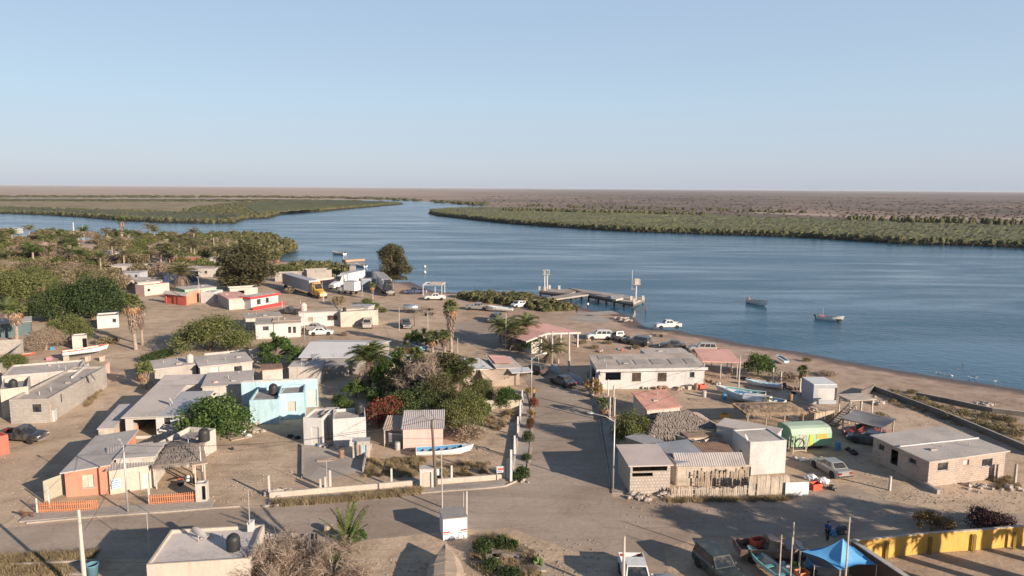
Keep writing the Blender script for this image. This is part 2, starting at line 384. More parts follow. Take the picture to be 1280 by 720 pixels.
def ground_material():
    m, t, b = _base('dry_ground')
    P = nn(t, 'ShaderNodeNewGeometry').outputs['Position']
    def attr(n):
        a = nn(t, 'ShaderNodeAttribute'); a.attribute_name = n; return a.outputs['Fac']
    n1 = noise(t, P, .035, 5, .6, .4); n2 = noise(t, P, .35, 6, .62, .3); n3 = noise(t, P, 3.0, 5, .65)
    base = ramp(t, n1, [(.34, (.36, .262, .182)), (.48, (.445, .335, .238)), (.66, (.51, .395, .29))])
    d2 = ramp(t, n2, [(.36, g3(.74)), (.5, g3(1)), (.68, g3(1.13))])
    base = mixc(t, .9, base, d2, 'MULTIPLY')
    base = mixc(t, .45, base, ramp(t, n3, [(.35, g3(.72)), (.55, g3(1.05)), (.72, g3(1.25))]), 'MULTIPLY')
    # faint wheel tracks: long stretched noise
    mp = nn(t, 'ShaderNodeMapping'); mp.inputs['Rotation'].default_value = (0, 0, .12); mp.inputs['Scale'].default_value = (.05, 1.3, 1)
    t.links.new(P, mp.inputs[0])
    tr = noise(t, mp.outputs[0], .9, 3, .5, .8)
    for rot, wd in ((.35, 1.6), (-.5, 1.9), (1.25, 1.4)):
        m2 = nn(t, 'ShaderNodeMapping'); m2.inputs['Rotation'].default_value = (0, 0, rot); m2.inputs['Scale'].default_value = (.035, wd, 1); t.links.new(P, m2.inputs[0])
        t2 = noise(t, m2.outputs[0], 1.0, 2, .5, 1.6); base = mixc(t, mathn(t, 'MULTIPLY', ramp(t, noise(t, P, .05, 2), [(.45, g3(0)), (.6, g3(1))]), .8), base, ramp(t, t2, [(.44, g3(1.0)), (.485, g3(.74)), (.50, g3(1.14)), (.54, g3(.76)), (.59, g3(1.0))]), 'MULTIPLY')
    base = mixc(t, .5, base, ramp(t, tr, [(.40, g3(.93)), (.52, g3(1.0)), (.62, g3(1.05))]), 'MULTIPLY')
    # pinkish river sand
    sand = ramp(t, n2, [(.35, (.27, .185, .145)), (.6, (.40, .295, .235)), (.75, (.47, .37, .31))])
    base = mixc(t, attr('sandy'), base, sand)
    # wet sand near the water: by height
    sx = nn(t, 'ShaderNodeSeparateXYZ'); t.links.new(P, sx.inputs[0])
    hz = mathn(t, 'ADD', sx.outputs[2], mathn(t, 'MULTIPLY', n2, .22))
    wet = ramp(t, hz, [(0.0, g3(0)), (.01, g3(0))])
    mr = nn(t, 'ShaderNodeMapRange'); t.links.new(hz, mr.inputs[0])
    mr.inputs[1].default_value = -.34; mr.inputs[2].default_value = -.10; mr.inputs[3].default_value = 1; mr.inputs[4].default_value = 0
    base = mixc(t, mr.outputs[0], base, (.095, .062, .045))
    # desert beyond the river
    f1 = noise(t, P, .0035, 6, .62, .5); f2 = noise(t, P, .03, 6, .7); f3 = noise(t, P, .0009, 4, .5, .3)
    des = ramp(t, f1, [(.36, (.12, .098, .072)), (.47, (.165, .125, .10)), (.58, (.22, .16, .128)), (.70, (.31, .235, .185))])
    des = mixc(t, .9, des, ramp(t, f2, [(.38, g3(.62)), (.49, g3(1.0)), (.62, g3(1.14))]), 'MULTIPLY')
    des = mixc(t, .6, des, ramp(t, f3, [(.40, g3(.8)), (.6, g3(1.1))]), 'MULTIPLY')
    sxp = nn(t, 'ShaderNodeSeparateXYZ'); t.links.new(P, sxp.inputs[0]); pale = nn(t, 'ShaderNodeMapRange'); t.links.new(mathn(t, 'ADD', mathn(t, 'DIVIDE', sxp.outputs[0], sxp.outputs[1]), mathn(t, 'MULTIPLY', mathn(t, 'SUBTRACT', f3, .5), .8)), pale.inputs[0])
    pale.inputs[1].default_value = -.25; pale.inputs[2].default_value = .12; pale.inputs[3].default_value = .85; pale.inputs[4].default_value = 0
    des = mixc(t, pale.outputs[0], des, (.38, .285, .22))
    isl_c = ramp(t, f2, [(.38, (.13, .12, .05)), (.5, (.24, .19, .11)), (.64, (.30, .24, .15))])
    des = mixc(t, attr('island'), des, isl_c)
    col = mixc(t, attr('far'), base, des)
    t.links.new(col, b.inputs['Base Color'])
    t.links.new(mathn(t, 'SUBTRACT', .95, mathn(t, 'MULTIPLY', mr.outputs[0], .5)), b.inputs['Roughness'])
    b.inputs['Specular IOR Level'].default_value = .2
    hh = mathn(t, 'ADD', mathn(t, 'MULTIPLY', n2, .8), mathn(t, 'MULTIPLY', n3, .3))
    bump(t, b, hh, .55, .25)
    return m
me.materials.append(ground_material())
S(O('ground', me))

def water_material():
    m, t, b = _base('river_water')
    P = nn(t, 'ShaderNodeNewGeometry').outputs['Position']
    mp = nn(t, 'ShaderNodeMapping'); mp.inputs['Rotation'].default_value = (0, 0, .16); mp.inputs['Scale'].default_value = (.22, 1.0, 1)
    t.links.new(P, mp.inputs[0])
    slick = noise(t, mp.outputs[0], .045, 5, .6, 1.2)            # wind streaks
    rip = noise(t, mp.outputs[0], 1.6, 4, .6); rip2 = noise(t, P, .5, 3, .6)
    calm = ramp(t, slick, [(.36, g3(0)), (.62, g3(1))])
    b.inputs['Base Color'].default_value = (.010, .068, .118, 1)
    t.links.new(mathn(t, 'ADD', .10, mathn(t, 'MULTIPLY', calm, .16)), b.inputs['Roughness'])
    b.inputs['IOR'].default_value = 1.33
    b.inputs['Specular IOR Level'].default_value = .5
    h = mathn(t, 'ADD', mathn(t, 'MULTIPLY', rip, .35), mathn(t, 'MULTIPLY', rip2, .65))
    n = nn(t, 'ShaderNodeBump'); n.inputs['Distance'].default_value = .5
    t.links.new(mathn(t, 'ADD', .22, mathn(t, 'MULTIPLY', calm, .80)), n.inputs['Strength'])
    t.links.new(h, n.inputs['Height']); t.links.new(n.outputs[0], b.inputs['Normal'])
    return m
wm = MB(); wm.quad((-9000, 70, WZ), (9000, 20, WZ), (9000, 4000, WZ), (-9000, 4000, WZ))
S(wm.build('water', water_material()))

# ---- roads, kerbs, pavements
def poly_sheet(name, pix, mat_, z=.004):
    b = MB(); pts = [G(u, v) for u, v in pix]
    b.add([(x, y, z) for x, y in pts], [tuple(range(len(pts)))]); m = b.mesh(name, mat_)
    if m.polygons and m.polygons[0].normal.z < 0: m.flip_normals()
    return O(name, m)
def road_material(name, lo, mid, hi):
    m, t, b = _base(name)
    P = nn(t, 'ShaderNodeNewGeometry').outputs['Position']
    n1 = noise(t, P, .12, 6, .6, .5); n2 = noise(t, P, 2.5, 5, .65)
    mp = nn(t, 'ShaderNodeMapping'); mp.inputs['Scale'].default_value = (.06, .8, 1); t.links.new(P, mp.inputs[0])
    n3 = noise(t, mp.outputs[0], 1.0, 4, .6, .6)
    c = ramp(t, n1, [(.36, lo), (.5, mid), (.66, hi)])
    c = mixc(t, .5, c, ramp(t, n2, [(.35, g3(.8)), (.6, g3(1.1))]), 'MULTIPLY')
    c = mixc(t, .45, c, ramp(t, n3, [(.40, g3(.80)), (.55, g3(1.05))]), 'MULTIPLY')
    cr = nn(t, 'ShaderNodeTexVoronoi', feature='DISTANCE_TO_EDGE'); cr.inputs['Scale'].default_value = .22
    wv = nn(t, 'ShaderNodeVectorMath', operation='ADD'); t.links.new(P, wv.inputs[0])
    no = nn(t, 'ShaderNodeTexNoise'); no.inputs['Scale'].default_value = .5; no.inputs['Detail'].default_value = 5; t.links.new(P, no.inputs['Vector'])
    vm = nn(t, 'ShaderNodeVectorMath', operation='SCALE'); vm.inputs[3].default_value = 2.6; t.links.new(no.outputs[1], vm.inputs[0])
    t.links.new(vm.outputs[0], wv.inputs[1]); t.links.new(wv.outputs[0], cr.inputs['Vector'])
    c = mixc(t, .6, c, ramp(t, cr.outputs['Distance'], [(.0, g3(.6)), (.012, g3(1))]), 'MULTIPLY')
    t.links.new(c, b.inputs['Base Color']); b.inputs['Roughness'].default_value = .88
    b.inputs['Specular IOR Level'].default_value = .2
    bump(t, b, n2, .2, .05); return m
asph = road_material('dusty_asphalt', (.275, .215, .170), (.325, .262, .208), (.37, .305, .248))
asph2 = road_material('dusty_asphalt_side', (.285, .218, .168), (.335, .263, .206), (.38, .308, .248))
pave = road_material('pavement_concrete', (.28, .24, .21), (.335, .295, .26), (.39, .345, .31))
S(poly_sheet('road', [(-60,668),(35,657),(120,650),(264,637),(325,635),(450,624),(560,615),(632,610),(646,604),(658,596),(664,575),(667,541),(668,515),(667,498),(658,478),
    (640,460),(618,447),(600,436),(575,425),(560,412),(575,402),(620,398),(660,405),(662,425),(675,446),(690,464),(712,473),(738,492),(751,520),(757,560),(762,600),(765,622),(768,648),
    (700,654),(640,660),(560,664),(470,674),(400,684),(330,692),(230,700),(130,698),(60,703),(-60,708)], asph))
S(poly_sheet('side_road', [(640,660.6),(700,654.6),(768,648.6),(765.5,622),(850,624),(1000,622),(1060,606),(1110,626),(1190,640),(1400,644),(1400,652),(1066,664),(1050,662),(940,668),(880,672),(830,684),(840,740),
    (770,740),(770,692),(720,690),(690,678)], asph2, .005))
def strip(name, pix, w, h, mat_, side=1, z0=0, kind='structure', parent=None):
    """raised strip (kerb or pavement) along a ground polyline; width to its left (+) or right (-)"""
    pts = [Vector((*G(u, v), 0)) for u, v in pix]; b = MB(); L = []
    for i, p in enumerate(pts):
        d = (pts[min(i+1, len(pts)-1)] - pts[max(i-1, 0)]).normalized(); n = Vector((-d.y, d.x, 0)) * side; L.append((p, p + n * w))
    rings = [[(a.x, a.y, z0), (a.x, a.y, z0 + h), (c.x, c.y, z0 + h), (c.x, c.y, z0)] for a, c in L]
    b.loft(rings); m = b.mesh(name, mat_)
    o = O(name, m, parent)
    if kind: o['kind'] = kind
    return o
K1 = [(33,655),(120,647),(213,640.5),(264,636.5),(300,634)]
K2 = [(328,634),(400,628),(450,624),(560,614.5),(610,611),(632,608.5),(645,603)]
strip('kerb', K1, .18, .13, pave); strip('kerb', K2, .18, .13, pave)
def shift(pix, dv): return [(u, v - dv) for u, v in pix]
strip('pavement', [(24,653.2),(120,645.2),(213,638.8),(264,634.8)], 1.6, .11, pave)
strip('pavement', [(335,631.6),(400,626.4),(450,622.4),(560,613),(610,609.4),(632,607)], 1.2, .11, pave)
strip('kerb', [(645,603),(652,598),(661,585),(664,560),(665,530),(664,505),(660,490)], .18, .13, pave)
strip('pavement', [(640,602),(657,583),(661,560),(662,530),(661,505),(657,490)], 1.5, .11, pave)
strip('kerb', [(762,610),(757,578),(751,545),(748,520),(741,498)], .15, .12, pave, -1)
strip('pavement', [(765,617),(760.5,580),(755,548),(752,525)], 1.4, .10, pave, -1)
strip('kerb', [(-60,708.5),(60,703.5),(122,700)], .15, .12, pave, -1)
strip('pavement', [(-60,722),(60,715),(95,709),(126,709)], 1.1, .11, pave, -1)
# boat ramp of the landing place
S(poly_sheet('ramp_slab', [(714,396),(735,393.5),(762,398.5),(764,402),(745,404),(712,400)], pave, .02))
S(poly_sheet('ramp_slab', [(712,392),(765,388.5),(769,390),(775,392.6),(740,395)], pave, .02))
# paved yard in front of the white house
S(poly_sheet('yard_slab', [(380,556),(398,556.5),(460,560),(455,588),(405,600),(378,598)], pave, .006))

# ================================================================ FOLIAGE MESHES
def leaves_np(centers, sizes, rg, up=.0, asp=.38):
    """one tilted quad per centre -> vertices, faces"""
    n = len(centers)
    a = rg.normal(size=(n, 3)); a /= np.linalg.norm(a, axis=1)[:, None]
    b = rg.normal(size=(n, 3)); b[:, 2] *= (1 - up); b -= a * (a * b).sum(1)[:, None]; b /= np.linalg.norm(b, axis=1)[:, None] + 1e-9
    s = np.asarray(sizes)[:, None]; a = a * s * .5; b = b * s * asp
    v = np.stack([centers - a, centers + b, centers + a * 1.1, centers - b], 1).reshape(-1, 3)
    f = np.arange(4 * n).reshape(n, 4); return v, f
def np_mesh(name, v, f, mat_=None, extra=None):
    v = np.asarray(v); f = np.asarray(f); me = bpy.data.meshes.new(name)
    me.vertices.add(len(v)); me.vertices.foreach_set('co', v.ravel().astype(np.float32))
    k = f.shape[1]; me.loops.add(f.size); me.loops.foreach_set('vertex_index', f.ravel().astype(np.int32))
    me.polygons.add(len(f)); me.polygons.foreach_set('loop_start', (np.arange(len(f)) * k).astype(np.int32))
    me.polygons.foreach_set('loop_total', np.full(len(f), k, np.int32))
    me.update(calc_edges=True)
    if mat_: me.materials.append(mat_)
    return me
def crown_pts(blobs, n, rg, shell=.55, clump=0):
    """points through blobs (cx,cy,cz,rx,ry,rz), denser at their skins"""
    B = np.array(blobs, float); w = B[:, 3] * B[:, 4] * B[:, 5]; w = w ** .75; w /= w.sum()
    k = rg.choice(len(B), n, p=w); d = rg.normal(size=(n, 3)); d /= np.linalg.norm(d, axis=1)[:, None]
    r = shell + (1 - shell) * rg.rand(n) ** .6; r *= 1 + .2 * rg.normal(size=n)
    P = B[k, :3] + d * r[:, None] * B[k, 3:6]
    return P
def blobs_for(h, r, kind, rg):
    """sub-crowns that make the uneven outline; trunk splits from z = base"""
    out = []
    if kind == 'dome':       # broad, dense, low
        n = 30
        for i in range(n):
            t = rg.rand() * 6.283; q = math.sqrt(rg.rand()); x = q * math.cos(t); y = q * math.sin(t)
            zz = h * (.13 + .66 * math.sqrt(max(0, 1 - q*q)) * (.5 + .5 * rg.rand()))
            s = r * (.22 + .16 * rg.rand()); out.append((x * r * .82, y * r * .82, zz, s, s, s * .82))
    elif kind == 'loose':    # open crown with gaps
        for i in range(30):
            t = rg.rand() * 6.283; q = rg.rand() ** .55; zz = h * (.34 + .50 * (1 - q * q) * rg.uniform(.5, 1.1) + .09 * rg.normal())
            s = r * (.13 + .16 * rg.rand()); out.append((q * r * .95 * math.cos(t), q * r * .95 * math.sin(t), zz, s, s, s * .75))
    elif kind == 'tall':     # casuarina or pine: taller than wide
        for i in range(34):
            a = i / 33.0; t = rg.rand() * 6.283; ww = r * (.30 + .72 * math.sin(math.pi * min(1, .18 + a * .80))) * rg.uniform(.7, 1.25)
            q = rg.rand() ** .5 * .72; s = r * (.25 + .16 * rg.rand()); out.append((q * ww * math.cos(t), q * ww * math.sin(t), h * (.13 + .79 * a), s, s, s * .95))
    elif kind == 'bush':
        for i in range(9):
            t = rg.rand() * 6.283; q = rg.rand() ** .5 * .6; s = r * (.34 + .16 * rg.rand())
            out.append((q * r * math.cos(t), q * r * math.sin(t), max(s * .45, h * (.60 - q * .35)), s, s, h * .36))
    return out
def make_tree_mesh(kind, h, r, n, leaf, seed, trunkr=.16, base=.25, twigs=0, asp=.38):
    rg = np.random.RandomState(seed); bl = blobs_for(h, r, kind, rg); rs = random.Random(seed)
    P = crown_pts(bl, n, rg, .45 if kind != 'loose' else .3)
    keep = P[:, 2] > .12 * h if kind != 'bush' else P[:, 2] > .03; P = P[keep]
    sz = leaf * (.6 + .9 * rg.rand(len(P)))
    v, f = leaves_np(P, sz, rg, 0, asp)
    crown = (v, f)
    b = MB()
    if trunkr:
        top = Vector((rs.uniform(-.1, .1) * r, rs.uniform(-.1, .1) * r, h * base * 1.4))
        b.tube([(0, 0, -.05), (top.x * .4, top.y * .5, h * base * .7), top], [trunkr * 1.25, trunkr, trunkr * .8], 7)
        ends = sorted(bl, key=lambda q: -q[3])[:11]
        for e in ends:
            m_ = Vector((e[0] * .45, e[1] * .45, (top.z + e[2]) * .5 + rs.uniform(-.05, .1) * h))
            b.tube([top - Vector((0, 0, .1)), m_, Vector(e[:3])], [trunkr * .6, trunkr * .36, trunkr * .10], 5)
            for k in range(3):
                e2 = Vector(e[:3]) + Vector((rs.uniform(-1, 1) * e[3], rs.uniform(-1, 1) * e[4], rs.uniform(-.2, 1) * e[5]))
                b.tube([m_ + (Vector(e[:3]) - m_) * rs.uniform(.2, .8), e2], [trunkr * .16, trunkr * .05], 4, False)
        for k in range(twigs):
            e = bl[rs.randrange(len(bl))]; e1 = Vector(e[:3])
            d = Vector((rs.gauss(0, 1), rs.gauss(0, 1), rs.gauss(.4, .8))).normalized()
            b.tube([e1, e1 + d * e[3] * rs.uniform(.9, 1.5)], [trunkr * .13, trunkr * .04], 4, False)
    return crown, b
TREES = {}
def tree_kind(key, kind, h, r, n, leaf, leafmat_, barkmat, seeds=(1, 2), trunkr=.16, base=.25, twigs=0, asp=.38):
    TREES[key] = []
    for sdd in seeds:
        (v, f), b = make_tree_mesh(kind, h, r, n, leaf, sdd * 7 + len(key), trunkr, base, twigs, asp)
        TREES[key].append((np_mesh('crown', v, f, leafmat_), b.mesh('trunk', barkmat) if trunkr else None, h, r))
tree_kind('mesquite', 'dome', 4.2, 3.4, 17000, .135, L_mesq, bark, (1, 2, 3), .16)
tree_kind('ficus', 'dome', 6.0, 5.2, 22000, .21, L_dark, bark, (1, 2), .3)
tree_kind('olive', 'loose', 4.6, 2.9, 8500, .17, L_bright, bark, (1, 2, 3), .13)
tree_kind('brown', 'dome', 5.0, 3.6, 13000, .17, L_brown, bark, (1, 2), .18, .2, 30)
tree_kind('casuarina', 'tall', 9.0, 3.3, 17000, .22, L_brown, bark, (1, 2), .28, .14)
tree_kind('dry', 'loose', 4.4, 3.0, 4200, .34, L_dry, barkp, (1, 2), .20, .2, 220, .035)
tree_kind('drydense', 'dome', 4.2, 3.4, 11000, .34, L_dry, barkp, (1, 2), .15, .2, 160, .05)
tree_kind('thicket', 'dome', 5.0, 3.6, 3200, .36, L_dusty, bark, (1, 2, 3), .15)
tree_kind('thicketg', 'dome', 5.0, 3.6, 3200, .36, L_mesq, bark, (1, 2, 3), .15)
tree_kind('thicketd', 'dome', 5.0, 3.6, 3600, .40, L_dry, barkp, (1, 2), .15, .2, 40, .14)
tree_kind('bush', 'bush', 1.3, 1.1, 1500, .12, L_mesq, bark, (1, 2), 0)
tree_kind('bushdark', 'bush', 1.3, 1.1, 1500, .12, L_dark, bark, (1, 2), 0)
tree_kind('bushdry', 'bush', 1.2, 1.2, 1300, .11, L_dry, bark, (1, 2), 0)
tree_kind('bushpale', 'bush', .9, 1.2, 1000, .11, L_pale, bark, (1, 2), 0)
tree_kind('bushgreen', 'bush', 1.6, 1.2, 2000, .13, L_bright, bark, (1, 2), 0)
tree_kind('bougain', 'bush', 2.2, 1.7, 2600, .14, L_red, bark, (1, 2), .08)
tree_kind('gold', 'loose', 1.8, 1.1, 1300, .12, L_gold, bark, (1, 2), .06)
tree_kind('purple', 'bush', 1.8, 1.8, 2600, .14, L_purple, bark, (1, 2), .06)
tree_kind('citrus', 'dome', 3.4, 2.4, 6500, .15, L_bright, bark, (1, 2), .12)
def tree(key, u, v, h, label, w=None, cat='tree', name='tree', group=None, var=None, rz=None, world=None):
    x, y = world or G(u, v); ms = TREES[key]; mc, mt, h0, r0 = ms[(var if var is not None else R.randrange(99)) % len(ms)]
    sz = h / h0; sx = (w / 2 / r0) if w else sz
    root = T(name, label, cat, (x, y, 0), R.random() * 6.28 if rz is None else rz, group)
    root.scale = (sx, sx, sz)
    inst([('crown', mc)] + ([('trunk', mt)] if mt else []), root); return root

# ---- palms
def frond_fan(seed, mat_, L=1.0, droop=.25):
    """fan leaf: petiole and a pleated, split blade"""
    rs = random.Random(seed); b = MB(); n = 9
    b.tube([(0, 0, 0), (.42 * L, 0, .10 * L), (.62 * L, 0, .08 * L)], [.025, .02, .012], 4, False)
    c = Vector((.55 * L, 0, .09 * L))
    for i in range(n):
        a = (i - (n - 1) / 2) / n * 2.9; ln = L * (.62 + rs.uniform(-.06, .06)) * (1 - .12 * abs(a))
        p = c + Vector((math.cos(a), math.sin(a), 0)) * ln * .62
        e = c + Vector((math.cos(a), math.sin(a), 0)) * ln - Vector((0, 0, droop * L * rs.uniform(.6, 1.3)))
        w = Vector((-math.sin(a), math.cos(a), 0)) * .075 * L
        b.add([c, p - w, p + w + Vector((0, 0, -.02)), e], [(0, 1, 2), (1, 3, 2)])
    return b.mesh('frond', mat_)
def frond_feather(seed, mat_, L=2.6, droop=.9, rise=.5, wid=.34):
    rs = random.Random(seed); b = MB(); k = 11; sp_ = []
    for i in range(k + 1):
        t = i / k; sp_.append(Vector((L * t * (1 - .14 * t), 0, rise * math.sin(t * 1.6) * L * .55 - droop * t ** 2.2 * L * .55)))
    b.tube(sp_, [.03 * (1 - .8 * i / k) + .004 for i in range(k + 1)], 4, False)
    for i in range(1, k + 1):
        for s_ in (-1, 1):
            for q_ in (0, .5):
                j = min(k - 1, i - 1); p = sp_[j].lerp(sp_[j + 1], q_); t = (i - 1 + q_) / k
                ln = wid * L * (math.sin(math.pi * (.12 + .80 * t)) ** .7) * rs.uniform(.85, 1.1)
                e = p + Vector((ln * .62, s_ * ln * .78, -ln * .28 * rs.uniform(.4, 1.5))); w_ = Vector((.055 * L * .7, 0, 0))
                b.tri(p - w_ * .5, p + w_ * .5, e)
    return b.mesh('frond', mat_)
FANS = [frond_fan(i, L_palm) for i in range(2)]; FANS_D = [frond_fan(i + 9, L_dead, 1.0, .5) for i in range(2)]
FANS_G = [frond_fan(i + 19, L_deadg, 1.0, .5) for i in range(2)]
FEA = [frond_feather(i, L_date) for i in range(2)]; FEA_G = [frond_feather(i + 5, L_palm) for i in range(2)]
FEA_Y = [frond_feather(i + 15, L_palm, 2.6, .30, .10, .13) for i in range(2)]
FEA_D = [frond_feather(i + 9, L_deadg, 2.4, 1.2, .3) for i in range(2)]
def trunk_mesh(h, r, seed=0, ring=True):
    rs = random.Random(seed); b = MB(); n = max(6, int(h / .3)); pts = []; rr_ = []
    bx, by = rs.uniform(-.25, .25), rs.uniform(-.25, .25)
    for i in range(n + 1):
        t = i / n; pts.append((bx * math.sin(t * 2), by * math.sin(t * 2), h * t)); rr_.append(r * (1.25 - .35 * min(1, t * 2)) * (1.07 if i % 2 else .95))
    b.tube(pts, rr_, 9); return b.mesh('trunk', palmtrunk), Vector(pts[-1])
def skirt_mesh(ln, r0, r1, seed=0, mat_=None, n=240):
    """hanging dead leaves round the trunk, below the crown"""
    rs = random.Random(seed); b = MB()
    for i in range(n):
        t = rs.random(); a = rs.random() * 6.283; zz = -ln * t; r = r0 + (r1 - r0) * t ** .8; r *= rs.uniform(.72, 1.05); w = rs.uniform(.05, .10); l2 = rs.uniform(.45, .8)
        c, s_ = math.cos(a), math.sin(a)
        p = Vector((r * c * .75, r * s_ * .75, zz + l2 * .45)); q_ = Vector((r * c * 1.05, r * s_ * 1.05, zz - l2 * .6)); m_ = (p + q_) / 2 + Vector((c, s_, 0)) * .05; wv = Vector((-s_, c, 0)) * w
        b.add([p, m_ - wv, q_, m_ + wv], [(0, 1, 2, 3)])
    return b.mesh('skirt', mat_ or L_deadg)
YOUNG = [0]
def palm_crown_parts(kind, top, sc, nfr, rs, dead=8):
    out = []
    A, D = {'fan': (FANS, FANS_D), 'fang': (FANS, FANS_G), 'date': (FEA, FEA_D), 'dateg': (FEA_G, FEA_D), 'young': (FEA_Y, FEA_D)}[kind]
    for i in range(nfr):
        a = i * 2.39996 + rs.uniform(-.2, .2); t = (i + .5) / nfr
        el = rad(78 - 88 * t) + rs.uniform(-.1, .1) if kind.startswith('fan') else rad(58 - 66 * t) + rs.uniform(-.1, .1)
        if YOUNG[0]: el = rad(87 - 40 * t)
        s_ = sc * rs.uniform(.85, 1.12)
        out.append(('frond', rs.choice(A), top, (rs.uniform(-.3, .3), -el, a), (s_, s_, s_)))
    for i in range(dead):
        a = rs.random() * 6.283; el = rad(rs.uniform(-72, -25)); s_ = sc * rs.uniform(.8, 1.05)
        out.append(('dead_frond', rs.choice(D), top - Vector((0, 0, .15)), (rs.uniform(-.4, .4), -el, a), (s_, s_, s_)))
    return out
def palm(kind, u, v, h, sc, label, skirt=None, r=.2, nfr=24, dead=9, group=None, name='fan_palm', seed=None, skm=None, world=None):
    seed = R.randrange(999) if seed is None else seed; rs = random.Random(seed); x, y = world or G(u, v)
    root = T(name, label, 'palm', (x, y, 0), rs.random() * 6.28, group); tm, top = trunk_mesh(h, r, seed)
    parts = [('trunk', tm)] + palm_crown_parts(kind, top, sc, nfr, rs, dead)
    inst(parts, root)
    if skirt: O('skirt', skirt_mesh(skirt[0], skirt[1], skirt[2], seed, skm or L_deadg, skirt[3] if len(skirt) > 3 else 260), root, top)
    return root
# distant palms: crown and skirt joined, a few shared meshes
def joined(parts, name):
    V = []; F = []
    o = 0
    for p in parts:
        m = p[1]; n = len(m.vertices); co = np.empty(n * 3, np.float32); m.vertices.foreach_get('co', co); co = co.reshape(-1, 3)
        mt = (Matrix.Translation(p[2]) @ (Vector((0,0,0)).to_track_quat('Z','Y').to_matrix().to_4x4() if False else __import__('mathutils').Euler(p[3]).to_matrix().to_4x4()) @ Matrix.Scale(p[4][0], 4))
        A = np.array(mt); co = co @ A[:3, :3].T + A[:3, 3]
        V.append(co); F += [tuple(i + o for i in f.vertices) for f in m.polygons]; o += n
    me = bpy.data.meshes.new(name); me.from_pydata(np.concatenate(V).tolist(), [], F); me.materials.append(parts[0][1].materials[0]); return me
FARP = {}
for kk, (kd, nf) in {'fan': ('fan', 16), 'date': ('date', 20), 'dateg': ('dateg', 20)}.items():
    FARP[kk] = []
    for s_ in range(2):
        tm, top = trunk_mesh(3.6, .22, s_ + 40); FARP[kk].append((joined(palm_crown_parts(kd, top, 1.15, nf, random.Random(s_), 0), 'crown'), tm, skirt_mesh(2.2, .55, .3, s_, None, 90), top))
def far_palm(kind, u, v, sc, label, group=None, skirt=False, world=None):
    x, y = world or G(u, v); c, tm, sk, top = R.choice(FARP[kind])
    root = T('palm', label, 'palm', (x, y, 0), R.random() * 6.28, group, sc)
    inst([('crown', c), ('trunk', tm)] + ([('skirt', sk, top)] if skirt else []), root); return root

# ---- scattered stuff with geometry nodes: one object per mass
def scatter(name, pts, src, label=None, cat=None):
    """pts: (x, y, z, scale_xy, scale_z, rot). Instances the mesh src (an object outside the scene's collections)"""
    P = np.array(pts, float); me = bpy.data.meshes.new(name); me.vertices.add(len(P)); me.vertices.foreach_set('co', P[:, :3].ravel())
    a = me.attributes.new('sc', 'FLOAT_VECTOR', 'POINT'); a.data.foreach_set('vector', np.stack([P[:, 3], P[:, 3], P[:, 4]], -1).ravel())
    a = me.attributes.new('rt', 'FLOAT_VECTOR', 'POINT'); a.data.foreach_set('vector', np.stack([P[:, 5] * 0, P[:, 5] * 0, P[:, 5]], -1).ravel())
    o = O(name, me); ng = bpy.data.node_groups.new(name, 'GeometryNodeTree')
    ng.interface.new_socket('Geometry', in_out='INPUT', socket_type='NodeSocketGeometry'); ng.interface.new_socket('Geometry', in_out='OUTPUT', socket_type='NodeSocketGeometry')
    gi = ng.nodes.new('NodeGroupInput'); go = ng.nodes.new('NodeGroupOutput'); iop = ng.nodes.new('GeometryNodeInstanceOnPoints')
    mp = ng.nodes.new('GeometryNodeMeshToPoints')
    join = ng.nodes.new('GeometryNodeJoinGeometry')
    for s_ in src:
        oi = ng.nodes.new('GeometryNodeObjectInfo'); oi.inputs['Object'].default_value = s_; oi.inputs['As Instance'].default_value = True
        ng.links.new(oi.outputs['Geometry'], join.inputs[0])
    ng.links.new(gi.outputs[0], mp.inputs[0]); ng.links.new(mp.outputs[0], iop.inputs['Points']); ng.links.new(join.outputs[0], iop.inputs['Instance'])
    iop.inputs['Pick Instance'].default_value = True
    for nm, sk in (('sc', 'Scale'), ('rt', 'Rotation')):
        na = ng.nodes.new('GeometryNodeInputNamedAttribute'); na.data_type = 'FLOAT_VECTOR'; na.inputs[0].default_value = nm
        ng.links.new(na.outputs[0], iop.inputs[sk])
    ng.links.new(iop.outputs[0], go.inputs[0]); md = o.modifiers.new('scatter', 'NODES'); md.node_group = ng
    tag(o, label, cat, kind='stuff'); return o
def clump_src(n, leaf, mat_, seed, core=True, cs=.8):
    rg = np.random.RandomState(seed); B = [(rg.uniform(-.45, .45), rg.uniform(-.45, .45), rg.uniform(.45, .72), rg.uniform(.3, .5), rg.uniform(.3, .5), rg.uniform(.22, .34)) for _ in range(6)] + [(0, 0, .3, .8, .8, .34)]
    P = crown_pts(B, n, rg, .7); v, f = leaves_np(P, leaf * (.6 + .8 * rg.rand(len(P))), rg)
    b = MB()
    if core:
        rs = random.Random(seed)
        for q_ in B: b.blob(q_[:3], (q_[3] * cs, q_[4] * cs, q_[5] * cs), 9, 6, .12, rs)
    # blobs as quads only, so join in numpy
    V = np.concatenate([v, np.array(b.v)]) if b.v else v
    F = np.concatenate([f, np.array(b.f) + len(v)]) if b.v else f
    return bpy.data.objects.new('clump', np_mesh('clump', V, F, mat_))
L_mangfar = leafm('mangrove_leaf_far', (.068, .072, .03), (.105, .105, .046), (.145, .130, .062))
MG = [clump_src(300, .10, L_mangfar, s_, True, 1.0) for s_ in range(4)]
MGN = [clump_src(420, .15, L_mang, s_ + 20) for s_ in range(3)]
SCR = [clump_src(60, .4, leafm('desert_scrub', (.085, .07, .045), (.14, .11, .075), (.19, .148, .105)), s_ + 40) for s_ in range(2)]
def in_poly(x, y, poly): return sdist(np.array([x]), np.array([y]), poly)[0] < 0
